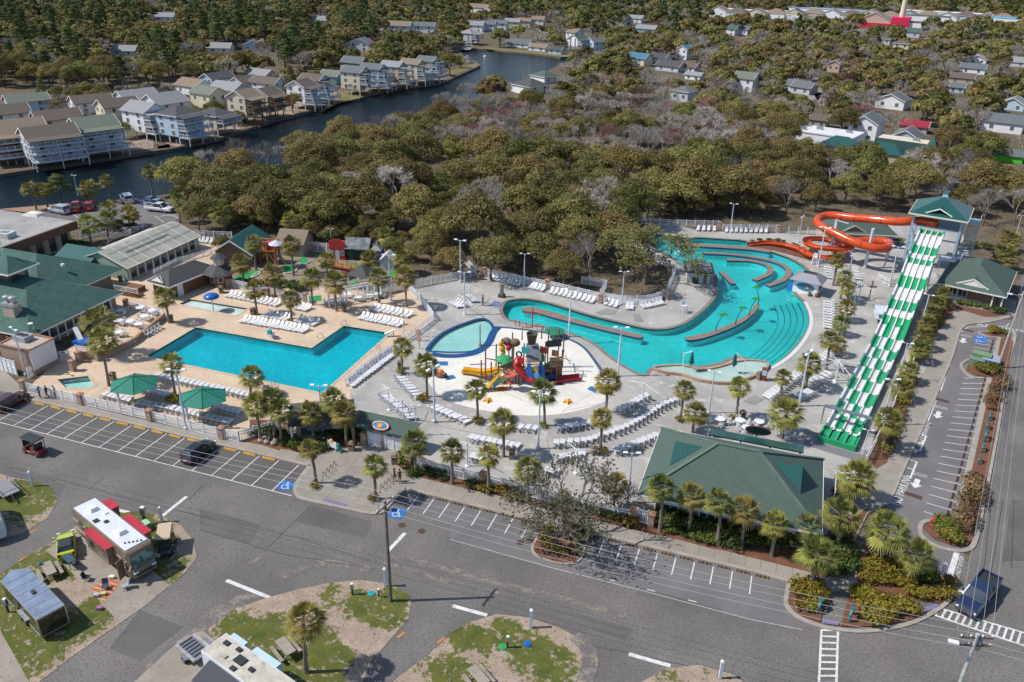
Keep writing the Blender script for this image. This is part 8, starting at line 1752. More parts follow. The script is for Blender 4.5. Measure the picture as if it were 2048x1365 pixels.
def leafball(mb,c,r,n,sz,v0,dv,flat=.75,shell=.55):
    for _ in range(n):
        d=Vector((R_.gauss(0,1),R_.gauss(0,1),R_.gauss(0,1))).normalized()
        if d.z<-.35: d.z*=-.5; d.normalize()
        q=Vector(c)+Vector((d.x*r,d.y*r,d.z*r*flat))*(shell+(1-shell)*R_.random()**.6)
        nn=(d+Vector((R_.gauss(0,.42),R_.gauss(0,.42),R_.gauss(0,.42)))).normalized(); u=nn.orthogonal().normalized(); u=Matrix.Rotation(R_.uniform(0,6.28),3,nn)@u; w=nn.cross(u); s=sz*R_.uniform(.6,1.35)
        mb.add([q-u*s*.5-w*s*.32,q+u*s*.5-w*s*.2,q+u*s*.4+w*s*.36,q-u*s*.35+w*s*.3],[(0,1,2,3)],0,min(1,max(0,v0+R_.gauss(0,dv))))
def limbs(mb,p,d,L,r,depth,spread,tips,n=3,up=.12,cv=.5,sides=5):
    q=p+d*L; k=Vector((R_.gauss(0,.09),R_.gauss(0,.09),R_.gauss(0,.05)))*L; m=(p+q)/2+k
    o=len(mb.f); mb.tube([p,m,q],[r,r*.82,r*.62],sides if depth>1 else 3,caps=False); mb.cv+=[min(1,max(0,cv+R_.gauss(0,.25)))]*(len(mb.f)-o)
    if depth==0: tips.append(q); return
    for j in range(n):
        a=R_.uniform(0,6.28); e=d.orthogonal().normalized(); e=Matrix.Rotation(a+j*6.28/n,3,d)@e
        nd=(d+e*spread*R_.uniform(.6,1.3)+Vector((0,0,up))).normalized()
        limbs(mb,q if j else m.lerp(q,.8),nd,L*R_.uniform(.62,.85),r*.6,depth-1,spread,tips,n,up,cv,sides)
def tree_root(name,trunk,crown,crown_name,cm):
    o=bpy.data.objects.new(name,None); t=bpy.data.objects.new('trunk',trunk); c=bpy.data.objects.new(crown_name,crown); t.parent=o; c.parent=o; return (o,t,c)
def mk_oak(k,n=6600,far=False):
    mb=MB(); tips=[]; tr=MB(); limbs(tr,Vector((0,0,-.2)),Vector((R_.gauss(0,.08),R_.gauss(0,.08),1)).normalized(),2.6,.34,2,.9,tips,3,.05)
    W=4.4; nb=22 if not far else 10
    for b_ in range(nb):
        a=b_*2.4+R_.uniform(-.4,.4); u=(b_+.3)/nb; rr=W*sqrt(u)*.9; z=2.4+5.0*sqrt(max(0,1-(rr/W)**2))+R_.uniform(-.6,.6); br=R_.uniform(1.3,2.1)
        leafball(mb,(rr*cos(a),rr*sin(a),z),br,n//nb,.30 if not far else 1.05,R_.uniform(.15,.8),.2)
    return tr.mesh('oak_trunk',barkm),mb.mesh('oak_crown',oakm)
def mk_bare(k,mat=None,depth=5,H=2.6):
    mb=MB(); tr=MB(); tips=[]; d=Vector((R_.gauss(0,.06),R_.gauss(0,.06),1)).normalized(); tr.tube([(0,0,-.2),d*H*.6,d*H],[.2,.17,.14],6)
    for j in range(3):
        a=j*2.1+R_.random(); limbs(mb,d*H*(.8+.1*j),Vector((cos(a)*.6,sin(a)*.6,1)).normalized(),2.0,.10,depth-1,.62,tips,3,.16)
    for q in tips:   # fine twigs
        for _ in range(5):
            dd=Vector((R_.gauss(0,.6),R_.gauss(0,.6),R_.gauss(.55,.5))).normalized()*R_.uniform(.5,1.15); u=dd.orthogonal().normalized()*.028
            mb.add([q-u,q+u,q+dd],[(0,1,2)],0,min(1,max(0,R_.gauss(.55,.3))))
    return tr.mesh('bare_trunk',barkm),mb.mesh('bare_branches',mat or barem)
def mk_pine(k,far=False):
    tr=MB(); h=R_.uniform(11,14); tr.tube([(0,0,-.2),(R_.gauss(0,.3),0,h*.5),(0,R_.gauss(0,.3),h)],[.24,.2,.08],6); mb=MB()
    nb=15 if not far else 7
    for b_ in range(nb):
        z=h*(.48+.55*b_/nb); rr=(1-(b_/nb))*2.4+.3; a=b_*2.4; leafball(mb,(rr*cos(a),rr*sin(a),z),R_.uniform(.9,1.5),190 if not far else 40,.34 if not far else .95,R_.uniform(.2,.7),.2,.6,.4)
    return tr.mesh('pine_trunk',barkm),mb.mesh('pine_crown',pinem)
OAK=[tree_root('live_oak',*mk_oak(k),'crown',0) for k in range(7)]; BARE=[tree_root('bare_tree',*mk_bare(k),'branches',0) for k in range(5)]; REDT=[tree_root('red_maple',*mk_bare(k,redm),'branches',0) for k in range(2)]; PINE=[tree_root('pine_tree',*mk_pine(k),'crown',0) for k in range(4)]
def plant(proto,loc,rz,s,label,cat,group,sz=None):
    o,t,c=proto; r=o.copy(); link(r); r.location=loc; r.rotation_euler=(0,0,rz); r.scale=(s,s,sz or s); tag(r,label,cat,group)
    for q in (t,c): d=q.copy(); link(d,r)
    return r
KIN={'o':(OAK,'live oak',('olive green','rounded olive','mottled brown','dense olive')),'b':(BARE,'bare tree',('pale grey','leafless','twiggy')),'r':(REDT,'red maple',('reddish leafless tree',)),'p':(PINE,'pine tree',('tall','broad'))}
cnt={'o':0,'b':0,'p':0,'r':0}; STUFF=[]; ALLT=[]
def zone(name,poly,sp,mixk,srange,lim=True,clearw=1.,front=0):
    W=[(p.x,p.y) for p in G(poly)]; xs=[p[0] for p in W]; ys=[p[1] for p in W]; got=[]; cell={}
    area=(max(xs)-min(xs))*(max(ys)-min(ys)); N=int(area/sp**2*6); N=min(N,60000)
    for _ in range(N):
        x=R_.uniform(min(xs),max(xs)); y=R_.uniform(min(ys),max(ys))
        if not inside((x,y),W): continue
        ck=(int(x//sp),int(y//sp)); ok=True
        for i in (-1,0,1):
            for j in (-1,0,1):
                for q in cell.get((ck[0]+i,ck[1]+j),()):
                    if (q[0]-x)**2+(q[1]-y)**2<sp*sp: ok=False
        if not ok: continue
        b=J((x,y,0)); 
        if not((-60<b[0]<2110 or name=='wood outside') and b[1]>-6): continue
        k=R_.choices(list(mixk),list(mixk.values()))[0]; s=R_.uniform(*srange)
        tp_=J((x,y,(8.2 if k!='p' else 13)*s)); rpx=(b[1]-tp_[1])*.5*clearw
        bad=False
        for (x0,y0,x1,y1,yy) in CLEAR:
            if b[0]+rpx*.8>x0 and b[0]-rpx*.8<x1:
                if y<yy+1 and tp_[1]<y1 and b[1]>y0: bad=True; break
                if abs(y-yy)<7 and b[1]>y0 and tp_[1]<y1: bad=True; break
        if bad: continue
        cell.setdefault(ck,[]).append((x,y)); got.append((b[0],b[1],x,y,k,s))
    got.sort(key=lambda g:-g[1]); rows=[]; 
    for g in got:
        if rows and rows[-1][0][1]-g[1]<24: rows[-1].append(g)
        else: rows.append([g])
    for ri,r in enumerate(rows):
        r.sort(); 
        for i,g in enumerate(r): ALLT.append((g,f'{nth(i)} from left, row {ri+1} of the {name}',name))
zone('main oak wood','z 338,408 430,372 560,352 690,332 790,300 900,335 1050,345 1250,352 1400,362 1560,374 1640,395 1660,428 1560,434 1450,436 1345,440 1292,440 1236,480 1225,535 1180,572 1100,556 1000,548 905,520 860,490 700,470 650,492 600,478 560,462 480,462 420,448 410,475 385,450',6.3,{'o':.88,'b':.12},(.75,1.4))
zone('river oak clump','z 838,560 860,500 905,525 1000,556 1090,566 1180,583 1120,590 1010,572 930,556',5.6,{'o':1.},(.65,.98))
zone('wood edge thicket','z 440,452 480,460 560,470 640,494 720,500 840,545 850,500 760,470 640,450 520,440 440,430',3.6,{'o':1.},(.42,.6))
zone('thicket behind the river fence','z 1345,440 1450,430 1560,428 1560,415 1345,425',4.,{'o':1.},(.4,.55))
zone('grey wood','z 330,396 400,362 520,340 640,322 760,288 860,250 945,213 1010,192 1065,162 1150,165 1300,190 1420,230 1500,300 1450,352 1250,348 1050,340 900,330 790,298 690,330 430,370',6.2,{'o':.34,'b':.58,'r':.08},(.8,1.2))
zone('right wood','z 1500,300 1640,330 1800,360 2060,330 2060,455 1990,470 1945,462 1900,420 1830,432 1700,425 1640,395 1560,372 1460,352',6.4,{'o':.72,'b':.28},(.85,1.3))
zone('upper right wood','z 1150,163 1120,112 1180,92 1500,80 1800,95 2060,110 2060,330 1800,355 1640,325 1500,298 1420,228 1300,188',7.,{'o':.43,'b':.5,'r':.03,'p':.04},(.85,1.3))
zone('far pine wood','z -40,170 0,40 300,40 620,50 900,60 925,98 900,120 800,150 690,165 560,150 480,175 330,180 250,190 120,185',6.6,{'o':.5,'b':.17,'p':.33},(1.0,1.4))
zone('canal gardens','z -40,300 120,190 330,195 560,165 700,170 880,128 920,140 860,160 700,195 560,235 420,270 200,290',5.5,{'o':.5,'b':.4,'p':.1},(.5,.8))
zone('distant wood','z -60,60 -60,-30 300,-30 900,-20 1300,-5 2100,12 2100,115 1800,95 1500,82 1180,95 1130,112 1010,96 930,98 900,62 620,52 300,42',9.5,{'o':.42,'b':.3,'p':.28},(1.1,1.7),clearw=.9)
zone('wood outside','z 2115,440 2115,60 2900,120 2900,600 2300,560',9.,{'o':.6,'b':.4},(.9,1.3))
zone('wood outside','z -65,280 -65,20 -700,60 -700,300',9.,{'o':.5,'b':.2,'p':.3},(1.,1.4))
ALLT.sort(key=lambda a:a[0][3])
LIMK={'o':310,'b':230,'r':40,'p':120}
for g,lab,zn in ALLT:
    b0,b1,x,y,k,s=g
    if cnt[k]<LIMK[k] and zn not in ('distant wood','wood outside'):
        protos,cat,ad=KIN[k]; cnt[k]+=1; lb=f'{R_.choice(ad)} {cat}, {lab}' if k!='r' else f'{ad[0]}, {lab}'
        plant(R_.choice(protos),(x,y,-.05),R_.uniform(0,6.28),s,lb,cat,f'{cat}s of the {zn}',s*R_.uniform(.85,1.15))
    else: STUFF.append((x,y,k,s))
# the far wood: one instancing object
fc=bpy.data.collections.new('far_tree_kinds'); fk=[]
def fproto(me_list):
    o=bpy.data.objects.new('a%02d_far_tree'%len(fk),None)
    mb=MB(); off=0; vs=[];fs=[];cv=[];mi=[]; mats=[]
    for i,me in enumerate(me_list):
        at=me.attributes.get('v'); 
        n0=len(vs); vs+=[tuple(v.co) for v in me.vertices]; fs+=[tuple(a+n0 for a in p.vertices) for p in me.polygons]; mi+=[i]*len(me.polygons); cv+=[at.data[j].value if at else .5 for j in range(len(me.polygons))]; mats.append(me.materials[0])
    mb.v,mb.f,mb.mi,mb.cv=vs,fs,mi,cv; me=mb.mesh('far_tree',mats); oo=bpy.data.objects.new('k%02d_far_tree'%len(fk),me); fc.objects.link(oo); fk.append(oo)
for k in range(3): fproto(mk_oak(k,900,True))
for k in range(3): fproto(mk_bare(k,None,4))
for k in range(3): fproto(mk_pine(k,True))
me=bpy.data.meshes.new('distant_trees'); me.from_pydata([(x,y,-.05) for x,y,k,s in STUFF],[],[])
ia=me.attributes.new('idx','INT','POINT'); ia.data.foreach_set('value',[{'o':0,'b':3,'r':3,'p':6}[k]+R_.randrange(3) for x,y,k,s in STUFF])
sa=me.attributes.new('scl','FLOAT','POINT'); sa.data.foreach_set('value',[s for x,y,k,s in STUFF]); ra=me.attributes.new('rot','FLOAT','POINT'); ra.data.foreach_set('value',[R_.uniform(0,6.28) for _ in STUFF])
fo=bpy.data.objects.new('distant_trees',me); link(fo); tag(fo,'mixed wood of oaks, pines and bare trees filling the far distance','trees',None,'stuff')
ng=bpy.data.node_groups.new('scatter','GeometryNodeTree'); ng.interface.new_socket('Geometry',in_out='INPUT',socket_type='NodeSocketGeometry'); ng.interface.new_socket('Geometry',in_out='OUTPUT',socket_type='NodeSocketGeometry')
gi=ng.nodes.new('NodeGroupInput'); go=ng.nodes.new('NodeGroupOutput'); ip=ng.nodes.new('GeometryNodeInstanceOnPoints'); ci=ng.nodes.new('GeometryNodeCollectionInfo')
ci.inputs['Collection'].default_value=fc; ci.inputs['Separate Children'].default_value=True; ci.inputs['Reset Children'].default_value=True
def na(n,t): q=ng.nodes.new('GeometryNodeInputNamedAttribute'); q.data_type=t; q.inputs['Name'].default_value=n; return q.outputs['Attribute']
ng.links.new(gi.outputs[0],ip.inputs['Points']); ng.links.new(ci.outputs[0],ip.inputs['Instance']); ip.inputs['Pick Instance'].default_value=True; ng.links.new(na('idx','INT'),ip.inputs['Instance Index'])
cx=ng.nodes.new('ShaderNodeCombineXYZ'); ng.links.new(na('rot','FLOAT'),cx.inputs[2]); ng.links.new(cx.outputs[0],ip.inputs['Rotation']); cs=ng.nodes.new('ShaderNodeCombineXYZ'); sn=na('scl','FLOAT')
for i in range(3): ng.links.new(sn,cs.inputs[i])
ng.links.new(cs.outputs[0],ip.inputs['Scale']); ng.links.new(ip.outputs[0],go.inputs[0]); md=fo.modifiers.new('scatter','NODES'); md.node_group=ng
print('trees',cnt,'stuff',len(STUFF))
# ---------------- palms
def mk_palm(seed,dead):
    tr=MB(); tr.tube([(0,0,-.1),(0,0,.25)]+[(.02*R_.gauss(0,1),.02*R_.gauss(0,1),.25+.105*i) for i in range(1,8)]+[(0,0,1.0)],[.24,.17]+[.145+(.03 if i%2 else 0) for i in range(7)]+[.12],8)
    mb=MB(); dd=MB()
    def frond(m,az,el,L,v,nb=11,wid=1.0):
        d=Vector((cos(az)*cos(el),sin(az)*cos(el),sin(el))); side=d.cross(Vector((0,0,1))); 
        if side.length<.1: side=Vector((1,0,0))
        side.normalize(); up=side.cross(d); p=d*L*.45; m.tube([d*.1,p],.016,3,caps=False); m.cv+=[v]*3
        for j in range(nb):
            a=(j/(nb-1)-.5)*2*wid; bd=(d*cos(a)+side*sin(a)+up*.12*(1-abs(a))).normalized(); bl=L*.62*(1-.25*abs(a)); w=side*cos(a)-d*sin(a); w*=.062
            mid=p+bd*bl*.6; tip=p+bd*bl-Vector((0,0,.22+.12*R_.random())); vv=min(1,max(0,v+R_.gauss(0,.1)))
            m.add([p,mid-w,tip,mid+w],[(0,1,2,3)],0,vv)
    n=38
    for i in range(n):
        el=radians(82-125*(i/n)**.85+R_.uniform(-8,8)); frond(mb,i*2.4+R_.uniform(-.2,.2),el,R_.uniform(1.6,2.15),.2+.5*(i/n)+R_.gauss(0,.22))
    for i in range(dead): frond(dd,i*2.4*1.3+seed,radians(R_.uniform(-75,-35)),R_.uniform(1.2,1.6),.5,9,.7)
    return tr.mesh('palm_trunk',ptrunk),mb.mesh('palm_crown',palmm),(dd.mesh('palm_dead_fronds',deadm) if dead else None)
PALM=[mk_palm(i,d) for i,d in enumerate((6,9,4,12))]
def palm(c,bx,by,cx_,cy_,where,wpx=None,v=None,grp='sabal palms of the water park'):
    b=px(c,bx,by); k=px(c,cx_,cy_); base=P(*b); H=max(1.2,hgt(b,k[1])); top=None
    tp=P(k[0],k[1],H); lean=Vector((tp.x-base.x,tp.y-base.y,0)); 
    if lean.length>H*.35: lean*=H*.35/lean.length
    r=thing('palm_tree','sabal palm '+where,'palm tree',(base.x,base.y,.1),0,grp); i=R_.randrange(4) if v is None else v; tr,cr,dd=PALM[i]
    t=bpy.data.objects.new('trunk',tr); link(t,r); t.scale=(1+.1*R_.random(),)*2+(H,); mx=Matrix.Identity(4); mx[0][2]=lean.x/H; mx[1][2]=lean.y/H; t.scale=(1,1,1); t.matrix_local=mx@Matrix.Diagonal((1.1,1.1,H,1))
    sc_=1.0; 
    if wpx:
        d1=J((base.x,base.y,H)); d2=J((base.x+RT.x,base.y+RT.y,H)); sc_=wpx/abs(d2[0]-d1[0])/3.15
    az=R_.uniform(0,6.28)
    for nm,m in (('crown',cr),('dead_fronds',dd)):
        if m: o=bpy.data.objects.new(nm,m); link(o,r); o.location=(lean.x,lean.y,H); o.rotation_euler=(R_.uniform(-.12,.12),R_.uniform(-.12,.12),az); o.scale=(sc_,sc_,sc_*R_.uniform(.9,1.05))
    return r
PL=[('d',1240,905,1205,720,'at the far end of the cafe terrace',44),('d',790,1150,725,905,'upper crown of the leaning pair by the terrace',66),('f',800,270,750,-60,'long leaning trunk between terrace and left parasol',60),('f',1285,355,1255,110,'between the two green parasols',46),('f',1835,345,1840,200,'alone at the near edge of the big pool',48),
 ('g',80,750,45,480,'left of the seated statue',52),('g',185,730,160,440,'behind the seated statue',50),('g',230,770,225,520,'right of the seated statue',48),('g',470,750,440,540,'in front of the ticket pavilion',50),('g',650,720,615,450,'behind the notice board',54),('g',708,780,690,540,'right of the notice board',50),('g',485,1055,440,805,'slim one on the left of the plaza',42),('g',918,1170,915,930,'on the right of the plaza by the stop sign',50),
 ('g',1215,985,1200,760,'right of the entrance gates',56),('g',1478,1060,1478,825,'by the street fence left of the pillar',52),('g',1743,1120,1750,855,'by the street fence pillar',46),('g',1855,860,1850,610,'between the two lounger rows',54),('g',2030,1190,2035,955,'left of the bare oak',54),('g',1115,250,1112,60,'upper one by the deck divider',42),('g',1295,420,1290,190,'with a surfboard at its foot',50),('g',1665,590,1655,370,'at the lower left of the splash pad',44),
 ('e',325,560,305,400,'right of the ticket kiosk',42),('e',410,440,395,255,'by the brick lodge',36),('e',552,640,530,475,'over the first golf green',44),('e',418,770,400,590,'by the wading pool bin',44),('e',670,820,665,655,'between the second row loungers',40),('e',685,480,665,260,'right of the wooden fort',40),('e',930,500,925,375,'left of the footbridge',38),('e',823,700,815,505,'at the shaded end of the golf row',44),('e',1000,745,985,540,'inside the pergola in a brick planter',50),('e',1245,520,1240,365,'in front of the black store',40),('e',1310,690,1305,500,'at the pergola right end',40),('e',1490,470,1480,355,'behind the pergola lamp',42),('e',1510,720,1500,495,'at the golf fence end',48),('e',1365,300,1360,190,'at the wood edge above the golf',36),('e',680,200,660,80,'behind the wooden fort in the wood',36),('d',1645,250,1620,90,'left of the green lodge in the wood',46),
 ('h',1020,1200,1000,925,'behind the starfish at the pad edge',56),('h',1520,1090,1545,840,'tall one on the right of the splash pad',54),('l',952,530,960,285,'inside the great arc of loungers',44),('l',1535,300,1570,80,'upper one left of the lounging pool',42),('l',1625,390,1650,255,'left of the arcade porch tables',52),('l',1945,290,1965,60,'below the lounging pool umbrella',44),('l',1045,960,1065,775,'right of the bare oak',50),
 ('r',290,1200,300,770,'first of the arcade front row from the left',58),('r',570,1210,600,845,'second of the arcade front row from the left',54),('r',850,1330,860,905,'third of the arcade front row from the left',56),('r',1080,1360,1110,985,'fourth of the arcade front row from the left',58),('k',450,1310,475,1105,'fifth of the arcade front row from the left',56),('k',655,1260,665,1115,'sixth of the arcade front row from the left',52),('p',590,600,635,370,'big one at the street corner walk',76),('p',770,340,800,105,'right of the arcade roof corner',78),('p',1070,440,1110,215,'on the corner bed beside the walk',80),('p',1245,570,1315,385,'small one at the corner exit',66),('k',960,970,990,815,'at the end of the racing slide hedge',76),
 ('j',840,545,870,390,'first of the palm row below the tube slide',32),('j',885,630,915,490,'second of the palm row by the snack shack',32),('j',930,655,930,570,'third of the palm row by the snack shack',30),('j',915,770,925,685,'fourth of the palm row beside the beach steps',36),('j',880,860,890,785,'fifth of the palm row beside the beach steps',34),('j',795,1080,815,890,'sixth of the palm row beside the beach steps',40),('j',850,990,872,920,'seventh of the palm row beside the beach steps',34),('k',665,250,695,95,'above the slide lounger group',50),('k',505,310,525,180,'beside the diagonal lounger row',36),('k',515,560,545,405,'behind the arcade porch',64),
 ('j',1505,690,1530,600,'first down the racing slide hedge',34),('j',1470,740,1490,660,'second down the racing slide hedge',34),('j',1440,800,1465,720,'third down the racing slide hedge',36),('j',1415,870,1440,790,'fourth down the racing slide hedge',38),('j',1385,950,1415,870,'fifth down the racing slide hedge',38),('j',1350,1030,1385,950,'sixth down the racing slide hedge',42),('j',1295,1160,1320,1085,'seventh down the racing slide hedge',44),('k',1260,320,1275,245,'eighth down the racing slide hedge',46),('k',1155,640,1190,450,'ninth down the racing slide hedge',56),
 ('j',1905,320,1930,235,'back left of the roadside group by the bath house',30),('j',1965,330,1985,260,'back right of the roadside group by the bath house',32),('j',1880,430,1900,335,'front left of the roadside group by the bath house',36),('j',1950,450,1970,370,'front right of the roadside group by the bath house',38),
 ('a',215,1230,170,1110,'leftmost on the canal shore by the lot',32),('a',282,1222,252,1115,'second on the canal shore by the lot',32),('a',505,1190,518,1110,'dense one right of the dark cedar',40),('a',648,1190,622,1065,'slim one in front of the white car',28),('a',895,1155,875,1010,'tall one at the canal edge near the oaks',32),('s',700,790,660,545,'big one at the brown building corner',42),('s',935,740,910,480,'second behind the pool hall',36),('s',1005,640,945,345,'third behind the pool hall',38),('s',1230,610,1215,390,'fourth behind the pool hall',36),('s',1285,560,1270,420,'fifth behind the pool hall',26),('s',1915,520,1890,230,'at the striped bays of the canal lot',34),
 ('v',270,1010,250,880,'small one on the dock lot of the canal houses',28),('w',1030,870,1010,820,'small one in front of the tall beige house',22),('x',1815,460,1810,370,'on the canal spit by the gazebo',20),('n',725,1180,720,830,'lone one on the sandy camp island',76),('B',1590,900,1590,830,'far one among the right hand houses',22)]
for a in PL: palm(*a)
# ---------------- shrubs and hedges
gold=leafmat('golden_shrub',(.085,.09,.014),(.32,.235,.03),(.2,.17,.025),.2,.25); dkg=leafmat('dark_shrub',(.026,.05,.012),(.10,.13,.026),(.06,.09,.02),.25,.25); brw=leafmat('winter_grass',(.11,.065,.034),(.25,.155,.08),(.16,.095,.045),.2,.2); lime_=leafmat('lime_shrub',(.05,.08,.012),(.15,.19,.03),None,.2,.2)
def mk_shrub(m,n=260,sz=.2,fl=.75):
    mb=MB(); 
    for k in range(6): a=k*1.05; leafball(mb,(.42*cos(a)*(k>0),.42*sin(a)*(k>0),.42+.1*R_.random()),.5,n//6,sz,R_.uniform(.3,.7),.22,fl,.6)
    return mb.mesh('foliage',m)
SHM={'g':[mk_shrub(gold) for _ in range(3)],'d':[mk_shrub(dkg) for _ in range(3)],'b':[mk_shrub(brw,300,.16) for _ in range(3)],'l':[mk_shrub(lime_) for _ in range(2)]}
stemm=MB().tube([(0,0,0),(0,0,.4)],.05,5).mesh('stem',barkm)
SN={'g':'golden green','d':'dark green','b':'brown winter','l':'bright green'}
def shrubs(kind,s,n,size,where,jit=.25,curve=True):
    L=G(s); L=smooth(L,4) if len(L)>2 else L; V=[Vector(p[:2]) for p in L]; ds=[0]
    for a,b in zip(V,V[1:]): ds.append(ds[-1]+(b-a).length)
    for k in range(n):
        d=ds[-1]*(k+.5)/n if n>1 else 0; i=0
        while i<len(ds)-2 and ds[i+1]<d: i+=1
        q=V[i].lerp(V[i+1],(d-ds[i])/max(1e-6,ds[i+1]-ds[i])) if len(V)>1 else V[0]
        kk=R_.choice(kind); sz=size*R_.uniform(.75,1.25)
        r=thing('shrub',f'{SN[kk]} shrub, {nth(k)} from left {where}','shrub',(q.x+R_.gauss(0,jit),q.y+R_.gauss(0,jit),.15),R_.uniform(0,6),'shrubs '+where,sz)
        o=bpy.data.objects.new('foliage',R_.choice(SHM[kk])); link(o,r); o2=bpy.data.objects.new('stem',stemm); link(o2,r)
for a in (('g','p 500,590 640,610 690,650',5,1.0,'at the back of the corner bulb'),('g','p 500,660 600,680 690,700',5,1.,'in the middle of the corner bulb'),('g','p 520,735 620,760',3,.95,'at the front of the corner bulb'),('g','p 880,660 1000,680 1100,720 1280,760',10,1.15,'along the back of the round corner bed'),('g','p 880,730 1000,770 1200,790',8,1.15,'in the middle of the round corner bed'),('g','p 940,800 1060,840',4,1.,'at the front of the round corner bed'),('g','p 960,470 1100,480 1210,470',7,1.2,'at the back of the exit bed'),('g','p 960,550 1100,570 1250,600',8,1.1,'in the middle of the exit bed'),('g','p 1230,640 1400,660 1520,640',8,1.,'at the front of the exit bed'),('gd','p 1290,590 1400,560 1540,570',7,1.05,'at the right of the exit bed'),
 ('d','r 310,1080 700,1190 1100,1290 1600,1350',22,1.5,'against the arcade front wall'),('dl','r 340,1180 700,1270 1050,1340',12,1.0,'in front of the arcade palms'),('d','p 760,240 830,420 800,520',9,1.3,'beside the walk at the arcade end'),('l','r 400,1080 440,1200',3,1.2,'at the left arcade corner'),('g','p 650,500 780,510 830,380',6,.9,'at the corner walk bed edge'),
 ('gd','l 0,800 170,820 380,880',10,.95,'below the street fence left part'),('gd','l 640,930 800,960 1000,1000 1180,1060',11,1.1,'below the street fence behind the bare oak'),('g','l 560,1130 560,1220 720,1280 760,1260',6,1.,'on the tree island rim'),('d','l 740,1120 820,1130 800,1190',5,1.1,'on the tree island middle'),
 ('d','g 0,700 100,690 260,720',8,1.2,'left of the seated statue'),('dl','g 260,780 400,790 540,810',8,1.1,'between statue and notice board'),('d','g 500,710 620,700 780,690',9,1.5,'behind the notice board'),('d','g 740,640 800,720',4,1.4,'left of the entrance gates'),('l','g 1125,850 1130,940',3,1.1,'right of the entrance gates'),('d','g 1160,980 1210,1000 1290,985 1420,1030',7,.9,'at the plaza end of the street fence'),
 ('gb','j 1540,640 1500,740 1440,860 1390,960 1360,1050',18,1.2,'along the upper racing slide hedge'),('gb','k 1330,200 1290,320 1230,450 1190,560 1150,690',16,1.25,'along the lower racing slide hedge'),
 ('b','k 1900,200 1850,330 1830,400',7,1.3,'upper brown row beside the right road'),('b','k 1740,830 1700,960 1680,1080 1650,1170',14,1.5,'lower brown row beside the right road'),('gl','k 1480,1130 1540,1120 1610,1150',6,1.2,'in the lot end island back'),('gl','k 1540,1190 1620,1220',4,1.2,'in the lot end island front'),('gl','E 390,1150 540,1180 620,1160',6,1.3,'in the middle lot island'),('g','E 540,705 640,720 730,740',5,1.0,'in the upper lot island'),('l','E 170,385 400,420 560,460',9,.85,'along the bath house wall'),('d','E 650,500 720,510',2,1.1,'at the bath house corner'),
 ('d','d 1630,430 1710,400 1780,395',6,1.3,'right of the green lodge'),('dl','e 330,560 480,560 600,600',6,1.1,'behind the golf fence'),('d','e 620,560 700,590 760,600',6,1.6,'dark clump behind the golf fence'),('d','d 520,345 640,350',4,1.2,'at the brown building corner'),('d','s 830,600 1060,620 1330,590',5,1.3,'behind the pool hall'),('bd','j 320,280 480,265 620,310 700,370',10,.8,'in the tube slide bed'),('d','j 1620,330 1760,300 1830,330',6,1.2,'behind the bath house'),('l','u 1120,510',1,1.6,'by the tower foot'),
 ('g','f 1280,385',1,1.1,'at the parasol palm foot'),('g','g 1115,255',1,.9,'at the divider palm foot'),('g','g 1290,450',1,.9,'at the surfboard palm foot'),('g','h 475,1165',1,.9,'at the starfish palm foot'),('g','h 1020,1205',1,.9,'at the pad edge palm foot'),('g','l 60,310',1,.9,'at the lower pad palm foot'),('g','l 1530,315',1,.9,'at the lounging pool palm foot'),('g','k 660,255',1,.9,'at the slide group palm foot'),('g','l 965,540',1,.9,'at the arc palm foot'),('g','k 200,440',1,.8,'at the porch table palm foot'),('g','g 485,1085',1,.9,'at the left plaza palm foot'),('g','g 910,1180',1,.95,'at the right plaza palm foot'),('d','k 880,930 920,980',3,1.3,'at the racing slide hedge end')): shrubs(*a)
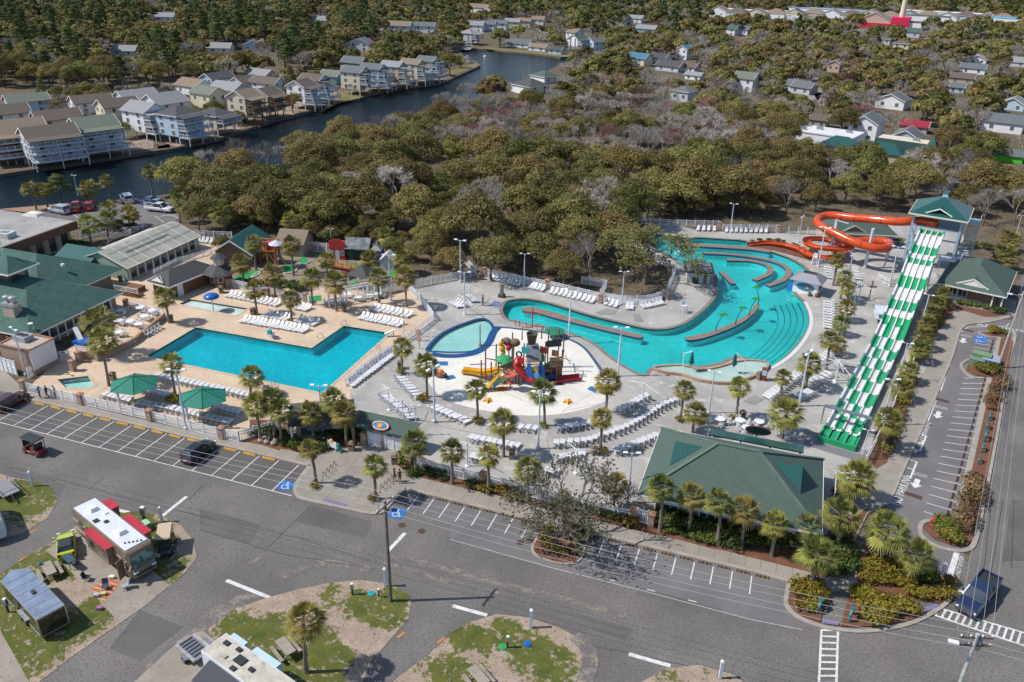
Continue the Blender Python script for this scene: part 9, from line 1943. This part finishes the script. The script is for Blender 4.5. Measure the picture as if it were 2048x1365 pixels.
# ---------------- special trees
def special(label,name,cat,b,top,proto,basesz,rz=0,sxy=1.):
    base=P(*b); h=hgt(b,top); s=h/basesz; return plant(proto,(base.x,base.y,.05),rz,s*sxy,label,cat,None,s)
def mk_gnarly(leaves,n=7):
    mb=MB(); tr=MB(); tips=[]; tr.tube([(0,0,-.2),(.1,0,1.2),(.0,.1,2.2)],[.3,.24,.2],7)
    for j in range(5): a=j*1.26+R_.random()*.5; limbs(mb,Vector((0,.1,1.9+.08*j)),Vector((cos(a),sin(a),.75)).normalized(),1.7,.13,4,.75,tips,3,.02,.3)
    for q in tips:
        for _ in range(n):
            c=q+Vector((R_.gauss(0,.35),R_.gauss(0,.35),R_.gauss(0,.25))); u=Vector((R_.gauss(0,1),R_.gauss(0,1),R_.gauss(0,.6))).normalized()*.16; w=u.orthogonal().normalized()*.07
            mb.add([c-u,c+w,c+u,c-w],[(0,1,2,3)],1,min(1,max(0,R_.gauss(.5,.25))))
    return tr.mesh('gnarly_trunk',barkm),mb.mesh('gnarly_branches',[barem2,leaves])
barem2=leafmat('gnarly_bark',(.10,.085,.07),(.20,.175,.15),None,.1,0.); greyl=leafmat('sparse_leaves',(.06,.055,.035),(.15,.13,.085),None,.1,.2)
g1=tree_root('bare_oak',*mk_gnarly(greyl,3),'branches',0); g2=tree_root('bare_oak',*mk_gnarly(greyl,3),'branches',0); g3=tree_root('live_oak',*mk_gnarly(oakm,10),'crown',0)
special('large nearly leafless gnarled oak on the tree island','bare_oak','tree',px('o',712,345),px('o',650,40)[1],g1,6.6,.4)
special('second gnarled oak with sparse leaves behind the tree island','bare_oak','tree',px('o',785,270),925,g2,7.0,2.)
special('gnarled oak with thin branches over the street fence','bare_oak','tree',px('l',1080,1010),965,g1,7.0,3.4)
special('spreading old oak with thin yellow brown leaves beside the swim up hut','live_oak','tree',px('i',1425,505),448,g3,7.0,1.,1.25)
ced=tree_root('cedar',*mk_pine(9),'crown',0); special('dense dark cedar between the palms on the canal shore','cedar','tree',px('a',362,1205),px('a',350,1010)[1],PINE[0],13,.3,1.5)
special('small round olive tree left of the green lodge','small_tree','tree',px('e',175,330),px('e',165,205)[1],OAK[1],8,.3,.9)
special('small dark tree behind the pool hall','small_tree','tree',px('s',1095,640),px('s',1095,490)[1],OAK[3],8,.3,.8)
special('two trunked magnolia clump dark green by the canal front row end','small_tree','tree',px('x',1690,560),px('x',1690,300)[1],OAK[2],8,.3,.9)
